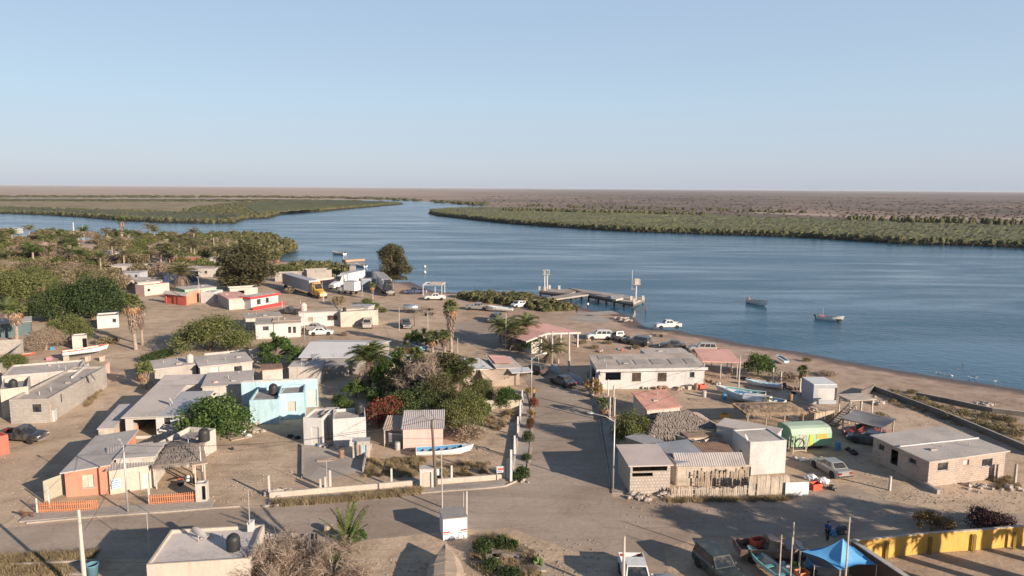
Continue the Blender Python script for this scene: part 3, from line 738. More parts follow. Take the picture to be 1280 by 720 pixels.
def px_scatter(poly_px, n, rmul, hfun, z0=-.5, seed=1, rmin=2.0, thin=None):
    rg = np.random.RandomState(seed); P = np.array(poly_px, float); u0, v0 = P.min(0); u1, v1 = P.max(0); out = []
    U = rg.uniform(u0, u1, n * 3); V = rg.uniform(v0, v1, n * 3); ok = sdist(U, V, P) < 0; U = U[ok][:n]; V = V[ok][:n]
    X = np.array([G(a, b_) for a, b_ in zip(U, V)])
    dist = np.hypot(X[:, 0], X[:, 1]); r = np.maximum(rmin, dist * rmul) * rg.uniform(.7, 1.3, len(X))
    if thin is not None: keep = sdist(X[:, 0], X[:, 1], riv) > thin; X = X[keep]; r = r[keep]; dist = dist[keep]
    hh = hfun * rg.uniform(.85, 1.12, len(X)); return [(x[0], x[1], z0, a, c, rg.rand() * 6.28) for x, a, c in zip(X, r, hh)]
# right bank across the river
RB = [(537,266),(546,269),(570,271.5),(600,275),(640,279),(700,283.3),(760,287),(800,289),(850,290.5),(900,292),(960,294),(1000,295.5),(1066,299.5),(1120,303),(1200,305.5),(1280,308.5),(1500,318),
      (1500,292),(1280,284),(1180,281),(1100,279),(1040,277),(960,274),(880,270),(800,266),(700,263),(640,261),(590,260),(555,262)]
from mathutils import noise as mn
def canopy_mass(front, back, n, m, hgt, name='mangrove_canopy'):
    """merged crowns of a mangrove wood: one uneven leafy surface that comes down to the water"""
    def walk(P, k):
        P = np.array([G(u, v) for u, v in P]); L = np.concatenate([[0], np.cumsum(np.hypot(*np.diff(P, axis=0).T))]); s_ = np.linspace(0, L[-1], k); return np.stack([np.interp(s_, L, P[:, 0]), np.interp(s_, L, P[:, 1])], -1)
    A, B = walk(front, n), walk(back, n); V = []
    for j in range(m + 1):
        t = (j / m) ** 2.4
        for i in range(n):
            d_ = B[i] - A[i]; L = math.hypot(*d_) + 1e-6; q = A[i] + d_ * min(1, max(t, 0) + (1.2 * j / L if j < 4 else 3.6 / L)); x, y = q[0] + R.uniform(-.6, .6), q[1] + R.uniform(-.6, .6)
            z_ = hgt * (.78 + .26 * mn.noise(Vector((x * .05, y * .05, 0))) + .20 * mn.noise(Vector((x * .22, y * .22, 3))) + .26 * mn.noise(Vector((x * .6, y * .6, 5)))); z_ = -.7 if j == 0 or j == m else (z_ * .55 if j == 1 else z_); V.append((x, y, z_))
    b = MB(); b.add(V, [(j*n+i, j*n+i+1, (j+1)*n+i+1, (j+1)*n+i) for j in range(m) for i in range(n - 1)]); o = b.build(name, mat_canopy, smooth=False); o['kind'] = 'stuff'; return o
mat_canopy, _t, _b = _base('mangrove_canopy_leaves'); _P = nn(_t, 'ShaderNodeNewGeometry').outputs['Position']
_c = ramp(_t, noise(_t, _P, .5, 6, .7), [(.36, (.034, .040, .015)), (.5, (.082, .088, .034)), (.63, (.135, .132, .056))]); _c = mixc(_t, .8, _c, ramp(_t, noise(_t, _P, .02, 4, .6), [(.38, (.82, .80, .70)), (.62, (1.12, 1.14, 1.0))]), 'MULTIPLY'); _t.links.new(_c, _b.inputs['Base Color']); _b.inputs['Roughness'].default_value = .8; bump(_t, _b, noise(_t, _P, .9, 5, .7), .9, .8)
canopy_mass(RB[:17], [(537,264.5),(555,262.6),(590,260.6),(640,261.6),(700,263.6),(800,266.6),(880,270.4),(960,274.4),(1040,277.4),(1100,279.4),(1180,281.4),(1280,284.4),(1500,292)], 620, 46, 3.3)
canopy_mass([(-200,264)] + FARL[2:13], [(-200,259.6),(0,260.6),(100,263.6),(200,266.4),(250,268),(290,269.5),(303,273.5)], 330, 22, 2.9)
canopy_mass(FARL[14:19], [(318,270),(300,258),(330,252.4),(400,251.6),(455,252.6),(480,253.4),(500,254.3)], 260, 30, 2.8)
pts = px_scatter(RB, 4200, .0042, 3.2, seed=1, rmin=2.2, thin=-.5)
edge = [G(u, v) for u, v in RB[:17]]
def along(pl, step, jit=1.0, off=2.0, seed=3):
    rs = random.Random(seed); out = []
    for a, b_ in zip(pl[:-1], pl[1:]):
        L = math.hypot(b_[0] - a[0], b_[1] - a[1]); n = max(1, int(L / step)); nx, ny = -(b_[1] - a[1]) / L, (b_[0] - a[0]) / L
        for i in range(n):
            t = (i + rs.random()) / n; out.append((a[0] + (b_[0] - a[0]) * t + nx * off + rs.uniform(-jit, jit), a[1] + (b_[1] - a[1]) * t + ny * off + rs.uniform(-jit, jit)))
    return out
L_root_shade = leafm('mangrove_roots_and_shade', (.03, .026, .018), (.06, .05, .034), (.10, .08, .055))  # dark clumps: roots, with the shade of the mangrove front edge coloured in
RT_ = [clump_src(240, .12, L_root_shade, s_ + 60, True, .8) for s_ in range(2)]
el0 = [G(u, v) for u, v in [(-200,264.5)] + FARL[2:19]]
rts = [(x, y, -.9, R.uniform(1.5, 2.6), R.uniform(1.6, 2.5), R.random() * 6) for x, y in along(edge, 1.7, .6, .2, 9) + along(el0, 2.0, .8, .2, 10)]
scatter('mangrove_roots_and_shade', rts, RT_)
for (x, y) in along(edge, 1.9, 1.2, 2.2): r = R.uniform(1.8, 3.2); pts.append((x, y, -.8, r, R.uniform(3.0, 4.6), R.random() * 6))
scatter('mangrove', pts, MG)
# left island across the river
LB = [(0,266),(60,268),(100,270.5),(150,274.5),(200,277),(250,278),(290,278),(303,274),(290,269),(250,266),(200,265),(100,262),(0,259),(-300,257),(-300,264)]
LB2 = [(315,272.5),(335,272),(345,268.5),(360,265.5),(400,264),(430,261),(455,259),(480,256.7),(503,254.7),(480,252.5),(455,251.8),(400,250.9),(330,251.2),(280,255),(230,262),(290,268),(303,273)]
pts = px_scatter(LB, 1300, .0042, 3.0, seed=2, rmin=2.4, thin=-.5) + px_scatter(LB2, 1500, .0042, 2.7, seed=3, rmin=2.4, thin=-.5)
pts += px_scatter([(-300,249.8),(330,250),(455,251.5),(455,252.8),(330,252),(0,251.5),(-300,251.5)], 900, .006, 3, seed=4, rmin=2.4)
pts += px_scatter([(-300,246.6),(330,247.2),(470,249.2),(612,257),(612,255.6),(470,247.6),(330,246),(-300,245.6)], 1300, .006, 5, seed=5, rmin=2.4, thin=0)
el = [G(u, v) for u, v in [(-200,264.5)] + LB[:8] + LB2[:9]]
for (x, y) in along(el, 2.2, 1.5, 2.5, 5): r = R.uniform(2.0, 3.6); pts.append((x, y, -.8, r, R.uniform(3.2, 4.8), R.random() * 6))
scatter('mangrove', pts, MG)
# sparse growth on the far plain
pts = px_scatter([(700,262),(880,269),(1040,276),(1280,283),(1500,291),(1500,258),(1280,250),(900,244),(600,244),(560,256),(610,259)], 1500, .0020, 1.3, z0=0, seed=8, rmin=1)
scatter('desert_scrub', pts, SCR)
pts = px_scatter([(620,266.5),(700,267.6),(880,272),(880,271),(700,266.4),(620,265.2)], 260, .004, 6, z0=0, seed=31, rmin=2.4) + px_scatter([(1060,279.5),(1240,285),(1500,290),(1500,288),(1240,282.6),(1060,277.5)], 420, .004, 7, z0=0, seed=32, rmin=2.4) + px_scatter([(660,258.5),(900,264.5),(1010,267),(1010,266),(900,263),(660,257)], 160, .003, 4, z0=0, seed=33, rmin=2)
scatter('far_tree_row', pts, MG)
S(poly_sheet('sand_flat', [(940,266.5),(1040,270.5),(1140,274),(1290,276.5),(1500,281),(1500,277),(1280,272.5),(1120,270),(1000,266.5),(950,265.2)], M('far_sand', (.36, .27, .21), sc=.02), .02))
# near bank mangroves
def near_mang(poly, n, h, seed, r0=.9, r1=1.7, thin=-1.2):
    rg = np.random.RandomState(seed); W_ = np.array([G(u, v) for u, v in poly]); x0, y0 = W_.min(0); x1, y1 = W_.max(0); out = []
    while len(out) < n:
        x, y = rg.uniform(x0, x1), rg.uniform(y0, y1)
        if in_poly(x, y, W_): out.append((x, y, -.4, rg.uniform(r0, r1), h * rg.uniform(.75, 1.2), rg.rand() * 6))
    return out
scatter('mangrove', near_mang([(225,299),(265,297),(300,295),(335,298),(358,304),(371,311),(366,314),(350,319),(340,325),(300,330),(260,325),(225,316)], 420, 3.9, 1, 1.8, 3.2) , MGN)
scatter('mangrove', near_mang([(345,338),(362,334),(380,333),(400,333),(430,336),(438,343),(415,349),(375,349)], 150, 2.8, 2, 1.1, 1.9), MGN)
scatter('mangrove', near_mang([(572,371),(600,369),(640,371),(668,375),(660,383),(620,380),(590,377)], 150, 2.1, 3, .9, 1.7) +
        near_mang([(665,377),(690,378),(722,386),(705,389),(680,390),(655,386)], 110, 1.7, 4, .8, 1.4), MGN)
# ================================================================ BUILDERS
def face(b, o, xd, w, zb, h0, h1, ops, rev=.14):
    """upright wall face from o along xd, outward normal = xd x up; h0,h1 top heights at its ends; ops: (x,w,z,h)"""
    xd = Vector(xd); n = Vector((xd.y, -xd.x, 0)); o = Vector(o)
    P = lambda x, z, d=0: o + xd * x + Vector((0, 0, z)) - n * d
    hm = min(h0, h1); xs = sorted({0, w, *[q[0] for q in ops], *[q[0] + q[1] for q in ops]}); zs = sorted({zb, hm, *[q[2] for q in ops], *[q[2] + q[3] for q in ops]})
    for i in range(len(xs) - 1):
        for j in range(len(zs) - 1):
            cx, cz = (xs[i] + xs[i+1]) / 2, (zs[j] + zs[j+1]) / 2
            if any(q[0] < cx < q[0] + q[1] and q[2] < cz < q[2] + q[3] for q in ops): continue
            b.quad(P(xs[i], zs[j]), P(xs[i+1], zs[j]), P(xs[i+1], zs[j+1]), P(xs[i], zs[j+1]))
    if abs(h0 - h1) > .01: b.tri(P(0, hm), P(w, hm), P(w, h1) if h1 > h0 else P(0, h0))
    for x, ww, z_, hh in ops:
        x1, z1 = x + ww, z_ + hh
        b.quad(P(x, z_), P(x, z1), P(x, z1, rev), P(x, z_, rev)); b.quad(P(x1, z1), P(x1, z_), P(x1, z_, rev), P(x1, z1, rev))
        b.quad(P(x, z1), P(x1, z1), P(x1, z1, rev), P(x, z1, rev)); b.quad(P(x1, z_), P(x, z_), P(x, z_, rev), P(x1, z_, rev))
    return P
def opening(kind, P, x, w, z, h, root, rev=.14):
    k = kind.split(':'); colr = {'w': white, 'b': woodd, 'g': greytarp, 'c': cream, 'm': metald, 'r': redp, 'bl': bluep, 'wd': wood}.get(k[1] if len(k) > 1 else 'w', white); k = k[0]
    if k == 'open': return
    d = rev - .02
    if k in ('win', 'grid', 'dark'):
        f = MB(); t = .05
        for a, c_, e, g in ((x, x + w, z, z + t), (x, x + w, z + h - t, z + h), (x, x + t, z + t, z + h - t), (x + w - t, x + w, z + t, z + h - t)) + (((x + w/2 - .02, x + w/2 + .02, z + t, z + h - t),) if k == 'win' and w > .8 else ()):
            p = [P(a, e, d - .05), P(c_, e, d - .05), P(c_, g, d - .05), P(a, g, d - .05)]; q = [P(a, e, d), P(c_, e, d), P(c_, g, d), P(a, g, d)]
            f.add(p + q, [(0, 1, 2, 3), (0, 4, 5, 1), (1, 5, 6, 2), (2, 6, 7, 3), (3, 7, 4, 0)])
        if k == 'grid':
            nb = max(3, int(w / .16))
            for i in range(1, nb): f.beam(P(x + w * i / nb, z, .02), P(x + w * i / nb, z + h, .02), .02)
            for i in range(1, 4): f.beam(P(x, z + h * i / 4, .02), P(x + w, z + h * i / 4, .02), .02)
        o = f.build('window', colr if k != 'grid' else rust, root)
        g = MB(); g.quad(P(x, z, d - .01), P(x + w, z, d - .01), P(x + w, z + h, d - .01), P(x, z + h, d - .01)); g.build('pane', glass, o)
        s_ = MB(); s_.add([P(x - .06, z - .06, -.06), P(x + w + .06, z - .06, -.06), P(x + w + .06, z, -.06), P(x - .06, z, -.06), P(x - .06, z - .06, .03), P(x + w + .06, z - .06, .03), P(x + w + .06, z, .03), P(x - .06, z, .03)],
                          [(0, 1, 2, 3), (3, 2, 6, 7), (0, 4, 5, 1), (0, 3, 7, 4), (1, 5, 6, 2)]); s_.build('sill', whitewash, o)
    else:
        g = MB(); g.add([P(x, z, d), P(x + w, z, d), P(x + w, z + h, d), P(x, z + h, d)], [(0, 1, 2, 3)])
        g.add([P(x + .12, z + .15, d - .02), P(x + w - .12, z + .15, d - .02), P(x + w - .12, z + h - .12, d - .02), P(x + .12, z + h - .12, d - .02)], [(0, 1, 2, 3)])
        o = g.build('door', colr, root)
        if h > 1.5 and w < 1.4: hn = MB(); hn.beam(P(x + w * .82, z + h * .48, d - .04), P(x + w * .82, z + h * .48 + .12, d - .04), .03); hn.build('handle', metalg, o)
def corrug(b, a, c, d_, e, pitch=.22, amp=.02, th=.0):
    """corrugated sheet on the quad a(front-left) c(front-right) d_(back-right) e(back-left), ribs running front to back"""
    a, c, d_, e = map(Vector, (a, c, d_, e)); L = (c - a).length; n = max(4, int(L / pitch)) * 2; nm = (c - a).cross(e - a).normalized(); vs = []
    for i in range(n + 1):
        t = i / n; off = nm * (amp if i % 2 else -amp); vs += [a.lerp(c, t) + off, e.lerp(d_, t) + off]
    b.add(vs, [(2*i, 2*i+2, 2*i+3, 2*i+1) for i in range(n)]); return b
def slab(b, a, c, d_, e, th):
    dn = Vector((0, 0, -th)); q = [Vector(p) for p in (a, c, d_, e)]
    return b.add(q + [p + dn for p in q], [(0, 1, 2, 3), (7, 6, 5, 4), (0, 4, 5, 1), (1, 5, 6, 2), (2, 6, 7, 3), (3, 7, 4, 0)])
def onwall(A, xd, u, v):
    """pixel -> (distance along the wall line through A with direction xd, height)"""
    d = FW + RT * ((u - 640.0) / FPX) - UP * ((v - 360.0) / FPX); n = Vector((xd[1], -xd[0], 0)); t = (n.x * A[0] + n.y * A[1]) / (n.x * d.x + n.y * d.y)
    return ((d.x * t - A[0]) * xd[0] + (d.y * t - A[1]) * xd[1], CH + d.z * t)
def GH(u, v, h): return G(u, v, h)
def building(name, label, A, B, D, h, wall, roof=('parapet',), rmat=None, ops={}, group=None, cat='house', z0=0, wall_b=None, back=None):
    """A, B: ground points of the front wall's left and right foot; D depth. roof: ('parapet', height) / ('slab', overhang, h00, h10, h11, h01) /
    ('sheet', ...) / ('gablex', ridge h, overhang) / ('gabley', ridge h, overhang). ops: {'f': [(kind, x, w, z, h)], 'l','r','b'}"""
    a = ang(A, B); Wd = math.hypot(B[0] - A[0], B[1] - A[1]); root = T(name, label, cat, (A[0], A[1], z0), a, group)
    kind = roof[0]; rmat = rmat or roofc; H = [h, h, h, h]                       # front-left, front-right, back-right, back-left
    if kind in ('slab', 'sheet') and len(roof) > 2: H = list(roof[2:6])
    b = MB(); F = {}
    if isinstance(D, tuple):                                    # depth given by the pixel of a far roof corner: (u, v, height)
        p = G(*D); D = abs(-(p[0] - A[0]) * math.sin(a) + (p[1] - A[1]) * math.cos(a))
    ca_, sa_ = math.cos(a), math.sin(a); W_ = lambda x, y: (A[0] + ca_ * x - sa_ * y, A[1] + sa_ * x + ca_ * y)
    FO = {'f': (W_(0, 0), (ca_, sa_), Wd), 'r': (W_(Wd, 0), (-sa_, ca_), D), 'b': (W_(Wd, D), (-ca_, -sa_), Wd), 'l': (W_(0, D), (sa_, -ca_), D)}
    conv = {}
    for k, L in ops.items():
        conv[k] = []
        for q in L:
            if len(q) == 6:
                x0, zt = onwall(FO[k][0], FO[k][1], q[2], q[3]); x1, zb_ = onwall(FO[k][0], FO[k][1], q[4], q[5]); x0, x1 = max(.06, min(x0, x1)), min(FO[k][2] - .06, max(x0, x1)); zb_ = max(.02, zb_ - z0); zt = min(zt - z0, h - .12)
                if x1 - x0 > .15 and zt - zb_ > .15: conv[k].append((q[0], x0, x1 - x0, zb_, zt - zb_))
                else: print('window dropped', label, k, q, round(x0, 1), round(x1, 1), round(zb_, 1), round(zt, 1))
            else: conv[k].append(q)
    ops = conv
    spec = {'f': ((0, 0, 0), (1, 0, 0), Wd, H[0], H[1]), 'r': ((Wd, 0, 0), (0, 1, 0), D, H[1], H[2]), 'b': ((Wd, D, 0), (-1, 0, 0), Wd, H[2], H[3]), 'l': ((0, D, 0), (0, -1, 0), D, H[3], H[0])}
    for k, (o, xd, w, h0, h1) in spec.items():
        tgt = b; F[k] = face(tgt, o, xd, w, 0, h0, h1, [q[1:5] for q in ops.get(k, [])])
    th = .15
    if kind == 'parapet':
        ph = roof[1] if len(roof) > 1 else .35; t = th
        o_ = [(0, 0), (Wd, 0), (Wd, D), (0, D)]; i_ = [(t, t), (Wd - t, t), (Wd - t, D - t), (t, D - t)]
        for k in range(4):
            p, q = o_[k], o_[(k+1) % 4]; pi, qi = i_[k], i_[(k+1) % 4]
            b.quad((*p, h), (*q, h), (*qi, h), (*pi, h)); b.quad((*qi, h), (*qi, h - ph), (*pi, h - ph), (*pi, h))
        r = MB(); r.add([(t - .01, t - .01, h - ph), (Wd - t + .01, t - .01, h - ph), (Wd - t + .01, D - t + .01, h - ph), (t - .01, D - t + .01, h - ph)], [(0, 1, 2, 3)])
        r.build('roof', rmat, root)
    elif kind in ('slab', 'sheet'):
        ov = roof[1]; sxy = [(-ov, -ov), (Wd + ov, -ov), (Wd + ov, D + ov), (-ov, D + ov)]
        gx = ((H[1] - H[0]) + (H[2] - H[3])) / 2 / Wd; gy = ((H[3] - H[0]) + (H[2] - H[1])) / 2 / D
        pts = [(x, y, H[0] + gx * x + gy * y + .10) for x, y in sxy]; r = MB()
        if kind == 'slab': slab(r, *pts, .11)
        else: corrug(r, *pts, amp=.02); 
        r.build('roof', rmat, root)
    elif kind in ('gablex', 'gabley'):
        rh, ov = roof[1], roof[2]
        if kind == 'gablex':
            b.tri((0, D, h), (0, 0, h), (0, D/2, rh)); b.tri((Wd, 0, h), (Wd, D, h), (Wd, D/2, rh)); s_ = (rh - h) / (D/2)
            q1 = [(-ov, -ov, h - ov*s_ + .05), (Wd + ov, -ov, h - ov*s_ + .05), (Wd + ov, D/2, rh + .05), (-ov, D/2, rh + .05)]
            q2 = [(Wd + ov, D + ov, h - ov*s_ + .05), (-ov, D + ov, h - ov*s_ + .05), (-ov, D/2, rh + .05), (Wd + ov, D/2, rh + .05)]
        else:
            b.tri((0, 0, h), (Wd, 0, h), (Wd/2, 0, rh)); b.tri((Wd, D, h), (0, D, h), (Wd/2, D, rh)); s_ = (rh - h) / (Wd/2)
            q1 = [(-ov, D + ov, h - ov*s_ + .05), (-ov, -ov, h - ov*s_ + .05), (Wd/2, -ov, rh + .05), (Wd/2, D + ov, rh + .05)]
            q2 = [(Wd + ov, -ov, h - ov*s_ + .05), (Wd + ov, D + ov, h - ov*s_ + .05), (Wd/2, D + ov, rh + .05), (Wd/2, -ov, rh + .05)]
        r = MB()
        for q in (q1, q2):
            if len(roof) > 3: corrug(r, *q)
            else: slab(r, *q, .08)
        r.build('roof', rmat, root)
    b.build('wall', wall, root)
    for k, L in ops.items():
        for q in L: opening(q[0], F[k], *q[1:5], root)
    if cat == 'house' and kind in ('parapet', 'slab') and Wd > 4 and D > 3:
        q = random.Random(int(Wd * 977 + D * 131)); zr = (lambda x, y: h - (roof[1] if len(roof) > 1 else .35)) if kind == 'parapet' else (lambda x, y: H[0] + gx * x + gy * y + .08)
        for i in range(2):
            x, y = q.uniform(.8, Wd - .8), q.uniform(.8, D - .8); v_ = MB(); v_.tube([(x, y, zr(x, y)), (x, y, zr(x, y) + q.uniform(.35, .7))], .045, 6); v_.build('vent_pipe', metalg, root)
        x, y = q.uniform(.8, Wd - 1.6), q.uniform(.8, D - 1.2); v_ = MB(); v_.box(x, x + q.uniform(.3, .8), y, y + q.uniform(.2, .5), zr(x, y) - .02, zr(x, y) + .2); v_.build('roof_curb', concrete, root)
        if kind == 'parapet' and q.random() < .7:
            v_ = MB()
            for cx_, cy_ in ((.08, .08), (Wd - .08, .08), (.08, D - .08), (Wd - .08, D - .08)):
                for k_ in range(2): v_.beam((cx_ + .03 * k_, cy_, h - .02), (cx_ + q.uniform(-.08, .08), cy_ + q.uniform(-.08, .08), h + q.uniform(.3, .6)), .02)
            v_.build('rebar', rust, root)['kind'] = 'stuff'
    root['w'] = Wd; root['d'] = D
    return root
def lp(root, x, y, z=0):
    """a point given in a building's own axes -> world"""
    c, s_ = math.cos(root.rotation_euler.z), math.sin(root.rotation_euler.z); l = root.location
    return (l.x + c * x - s_ * y, l.y + s_ * x + c * y, l.z + z)
# ---- things found on roofs and in yards
def tank(p, label, kind='black', sc=1, group='water tanks on roofs'):
    m = blackpl if kind == 'black' else (whitewash if kind == 'white' else pink); root = T('water_tank', label, 'water tank', p, 0, group)
    b = MB(); pr = [(.50, 0), (.52, .1)] + [(.52 + (.02 if i % 2 else -.01), .1 + .1 * i) for i in range(1, 9)] + [(.50, 1.0), (.40, 1.16), (.2, 1.24)]
    b.lathe((0, 0, 0), [(r * sc, z_ * sc) for r, z_ in pr], 14); b.build('body', m, root, smooth=True)
    c = MB(); c.lathe((0, 0, 1.24 * sc), [(.2 * sc, 0), (.2 * sc, .07 * sc)], 10); c.build('lid', m, root); return root
def dish(p, label, rz=.5, sc=.5, group='satellite dishes'):
    root = T('satellite_dish', label, 'satellite dish', p, rz, group); b = MB(); n = 14
    T_ = Matrix.Translation((0, 0, .55)) @ Matrix.Rotation(rad(62), 4, 'X')
    b.T = T_; rings = [[(sc * r * math.cos(2*math.pi*j/n), sc * r * math.sin(2*math.pi*j/n) * 1.08, .22 * sc * r * r) for j in range(n)] for r in (.02, .35, .7, 1)]
    b.loft(rings, caps=False); b.build('reflector', white, root, smooth=True)
    c = MB(); c.tube([(0, 0, 0), (0, 0, .5)], .03, 6); c.tube([(0, -.02, .3), (0, -.45 * sc - .1, .62)], .012, 4); c.build('mast', metalg, root)
    d = MB(); d.blob((0, -.45 * sc - .1, .64), (.05, .05, .05), 6, 4, 0); d.build('receiver', metald, root); return root
def concrete_post(u, v, h, label, w=.14, m=None, group='concrete fence posts', world=None, lean=0):
    x, y = world or G(u, v); b = MB(); b.loft([[(-w/2, -w/2, 0), (w/2, -w/2, 0), (w/2, w/2, 0), (-w/2, w/2, 0)], [(lean - w*.42, -w*.42, h), (lean + w*.42, -w*.42, h), (lean + w*.42, w*.42, h), (lean - w*.42, w*.42, h)]])
    return tag(b.build('fence_post', m or whitewash, None, (x, y, 0), .3), label, 'post', group)
def low_wall(pix, h, t, m, label, cat='wall', world=None, name='wall', cap=None):
    pts = world or [G(u, v) for u, v in pix]; o = Vector((*pts[0], 0)); root = T(name, label, cat, o); b = MB(); P_ = [Vector((*p, 0)) - o for p in pts]; rings = []
    for i, p in enumerate(P_):
        d = (P_[min(i+1, len(P_)-1)] - P_[max(i-1, 0)]).normalized(); n = Vector((-d.y, d.x, 0)) * t / 2; rings.append([tuple(p - n), tuple(p + n), tuple(p + n + Vector((0, 0, h))), tuple(p - n + Vector((0, 0, h)))])
    b.loft(rings); b.build('wall_body', m, root)
    if cap:
        c = MB(); c.loft([[tuple(Vector(r[3]) - (Vector(r[1]) - Vector(r[0])) * .15), tuple(Vector(r[2]) + (Vector(r[1]) - Vector(r[0])) * .15), tuple(Vector(r[2]) + (Vector(r[1]) - Vector(r[0])) * .15 + Vector((0, 0, .06))), tuple(Vector(r[3]) - (Vector(r[1]) - Vector(r[0])) * .15 + Vector((0, 0, .06)))] for r in rings]); c.build('coping', cap, root)
    return root
PK = {}
def picket_fence(pix, h, m, label, gap=.17, w=.075, rag=0, name='picket_fence', rails=True, seed=1, world=None, railm=None):
    """fence of upright pickets, each picket its own part"""
    pts = [Vector((*G(u, v), 0)) for u, v in pix] if not world else [Vector((*p, 0)) for p in world]; root = T(name, label, 'fence', pts[0]); rs = random.Random(seed); o = pts[0]
    key = (m.name, h, w)
    if key not in PK:
        b = MB(); b.box(-w/2, w/2, -.012, .012, .04, h); b.add([(-w/2, -.012, h), (w/2, -.012, h), (w/2, .012, h), (-w/2, .012, h), (0, 0, h + .06)], [(0, 1, 4), (1, 2, 4), (2, 3, 4), (3, 0, 4)]); PK[key] = b.mesh('picket', m)
    for a, c in zip(pts[:-1], pts[1:]):
        L = (c - a).length; n = int(L / gap); d = (c - a) / L; az = math.atan2(d.y, d.x)
        for i in range(n + 1):
            if rag and rs.random() < rag * .25: continue
            p = a + d * (i * L / n) - o; O('picket', PK[key], root, p, 0, (rs.uniform(.8, 1.3) if rag else 1, 1, 1 + (rs.uniform(-rag, rag * .6) if rag else 0)), (0, rs.uniform(-.05, .05) * (rag > 0), az))
        if rails:
            for z_ in (.25 * h, .75 * h):
                b = MB(); b.beam(a - o + Vector((0, 0, z_)) + Vector((-d.y, d.x, 0)) * .03, c - o + Vector((0, 0, z_)) + Vector((-d.y, d.x, 0)) * .03, .03, .07); b.build('rail', railm or m, root)
    return root
def lamp_post(u, v, h, label, arm=(1.6, 0), az=0, r=.07, world=None, group='street lamps', m=None):
    x, y = world or G(u, v); root = T('street_lamp', label, 'street lamp', (x, y, 0), az, group); b = MB(); m = m or metalg
    b.tube([(0, 0, 0), (0, 0, h)], [r * 1.25, r * .8], 8); b.build('pole', m, root, smooth=True)
    c = MB(); c.tube([(0, 0, h - .3), (arm[0] * .4, 0, h + .15), (arm[0], 0, h + .35)], [.04, .035, .03], 6); c.build('arm', m, root)
    d = MB(); d.T = Matrix.Translation((arm[0] + .25, 0, h + .36)) @ Matrix.Rotation(-.1, 4, 'Y'); d.loft([[(-.3, -.09, 0), (-.3, .09, 0), (-.3, .07, .08), (-.3, -.07, .08)], [(0, -.15, -.03), (0, .15, -.03), (0, .10, .12), (0, -.10, .12)], [(.32, -.07, 0), (.32, .07, 0), (.32, .05, .06), (.32, -.05, .06)]]); d.build('lamp_head', metalg, root)
    return root
def pole(u, v, h, label, r=.06, m=None, group=None, cross=None, world=None, name='pole', cat='pole', lean=(0, 0)):
    x, y = world or G(u, v); root = T(name, label, cat, (x, y, 0), 0, group); b = MB(); b.tube([(0, 0, 0), (lean[0], lean[1], h)], [r * 1.2, r * .75], 8); b.build('shaft', m or metalg, root)
    if cross:
        c = MB(); c.beam((lean[0] - cross, lean[1] + .12, h - .35), (lean[0] + cross, lean[1] - .12, h - .35), .1, .12); c.build('crossarm', woodd, root)
        for k in (-.8, 0, .8): d = MB(); d.lathe((lean[0] + k * cross, lean[1], h - .29), [(.05, 0), (.06, .08), (.03, .16)], 7); d.build('insulator', whitewash, root)
    return root
def cable(p, q, sag, label, group='overhead cables', r=.02):
    p, q = Vector(p), Vector(q); pts = [p.lerp(q, t / 12) - Vector((0, 0, sag * 4 * (t / 12) * (1 - t / 12))) for t in range(13)]; b = MB(); b.tube(pts, r, 4); return tag(b.build('cable', metald), label, 'cable', group)
def rubble_pile(u, v, w, label, n=14, hh=.25, m=None, seed=3, name='rubble_pile', cat='rubble', world=None):
    rs = random.Random(seed); b = MB(); x, y = world or G(u, v)
    for i in range(n):
        s_ = rs.uniform(.12, .34) * min(1.3, w * .5); a = rs.random() * 6.28; q = rs.random() ** .6 * w / 2
        b.blob((q * math.cos(a), q * math.sin(a) * .7, s_ * .3 + hh * (1 - 2*q/w) * rs.random()), (s_, s_ * .8, s_ * .55), 6, 4, .35, rs)
    return tag(b.build(name, m or rubble, None, (x, y, 0)), label, cat)

# ---- vehicles
def _ring(x, hw, z0, z1, e=.9): return [(x, -hw * .93, z0), (x, -hw, z0 + .14), (x, -hw, z1 - .16), (x, -hw * e, z1), (x, hw * e, z1), (x, hw, z1 - .16), (x, hw, z0 + .14), (x, hw * .93, z0)]
def _frust(base, top):
    """base, top: (x0, x1, halfwidth, z)"""
    a = [(base[0], -base[2], base[3]), (base[1], -base[2], base[3]), (base[1], base[2], base[3]), (base[0], base[2], base[3])]
    c = [(top[0], -top[2], top[3]), (top[1], -top[2], top[3]), (top[1], top[2], top[3]), (top[0], top[2], top[3])]; return a, c
def _inset(q, u0, u1, v0, v1, off=.012):
    q = [Vector(p) for p in q]; f = lambda u, v: q[0].lerp(q[1], u).lerp(q[3].lerp(q[2], u), v); n = (q[1] - q[0]).cross(q[3] - q[0]).normalized() * off
    return [f(u0, v0) + n, f(u1, v0) + n, f(u1, v1) + n, f(u0, v1) + n]
VP = {}
lampw = paint('headlamp', (.62, .62, .58), .15); lampr = paint('tail_lamp', (.30, .02, .02), .25); chrome = M('chrome_trim', (.55, .55, .55), rough=.3, metal=.8, var=.05, bmp=0)
def wheel_parts(L):
    if 'tyre' not in VP:
        b = MB(); b.T = Matrix.Rotation(math.pi / 2, 4, 'X'); b.lathe((0, 0, -.11), [(.20, 0), (.31, 0), (.345, .04), (.345, .18), (.31, .22), (.20, .22)], 16); VP['tyre'] = b.mesh('wheel', rubber)
        c = MB(); c.T = Matrix.Rotation(math.pi / 2, 4, 'X'); c.lathe((0, 0, -.09), [(.02, .01), (.205, .015), (.205, .185), (.02, .19)], 12); VP['rim'] = c.mesh('rim', chrome)
    out = []
    for x, y, s_ in L: out.append(('wheel', VP['tyre'], (x, y, .345 * s_), None, (s_, s_, s_), [('rim', VP['rim'])]))
    return out
def body_mesh(rings, name, m, smooth=False):
    b = MB(); b.loft(rings); return b.mesh(name, m, smooth)
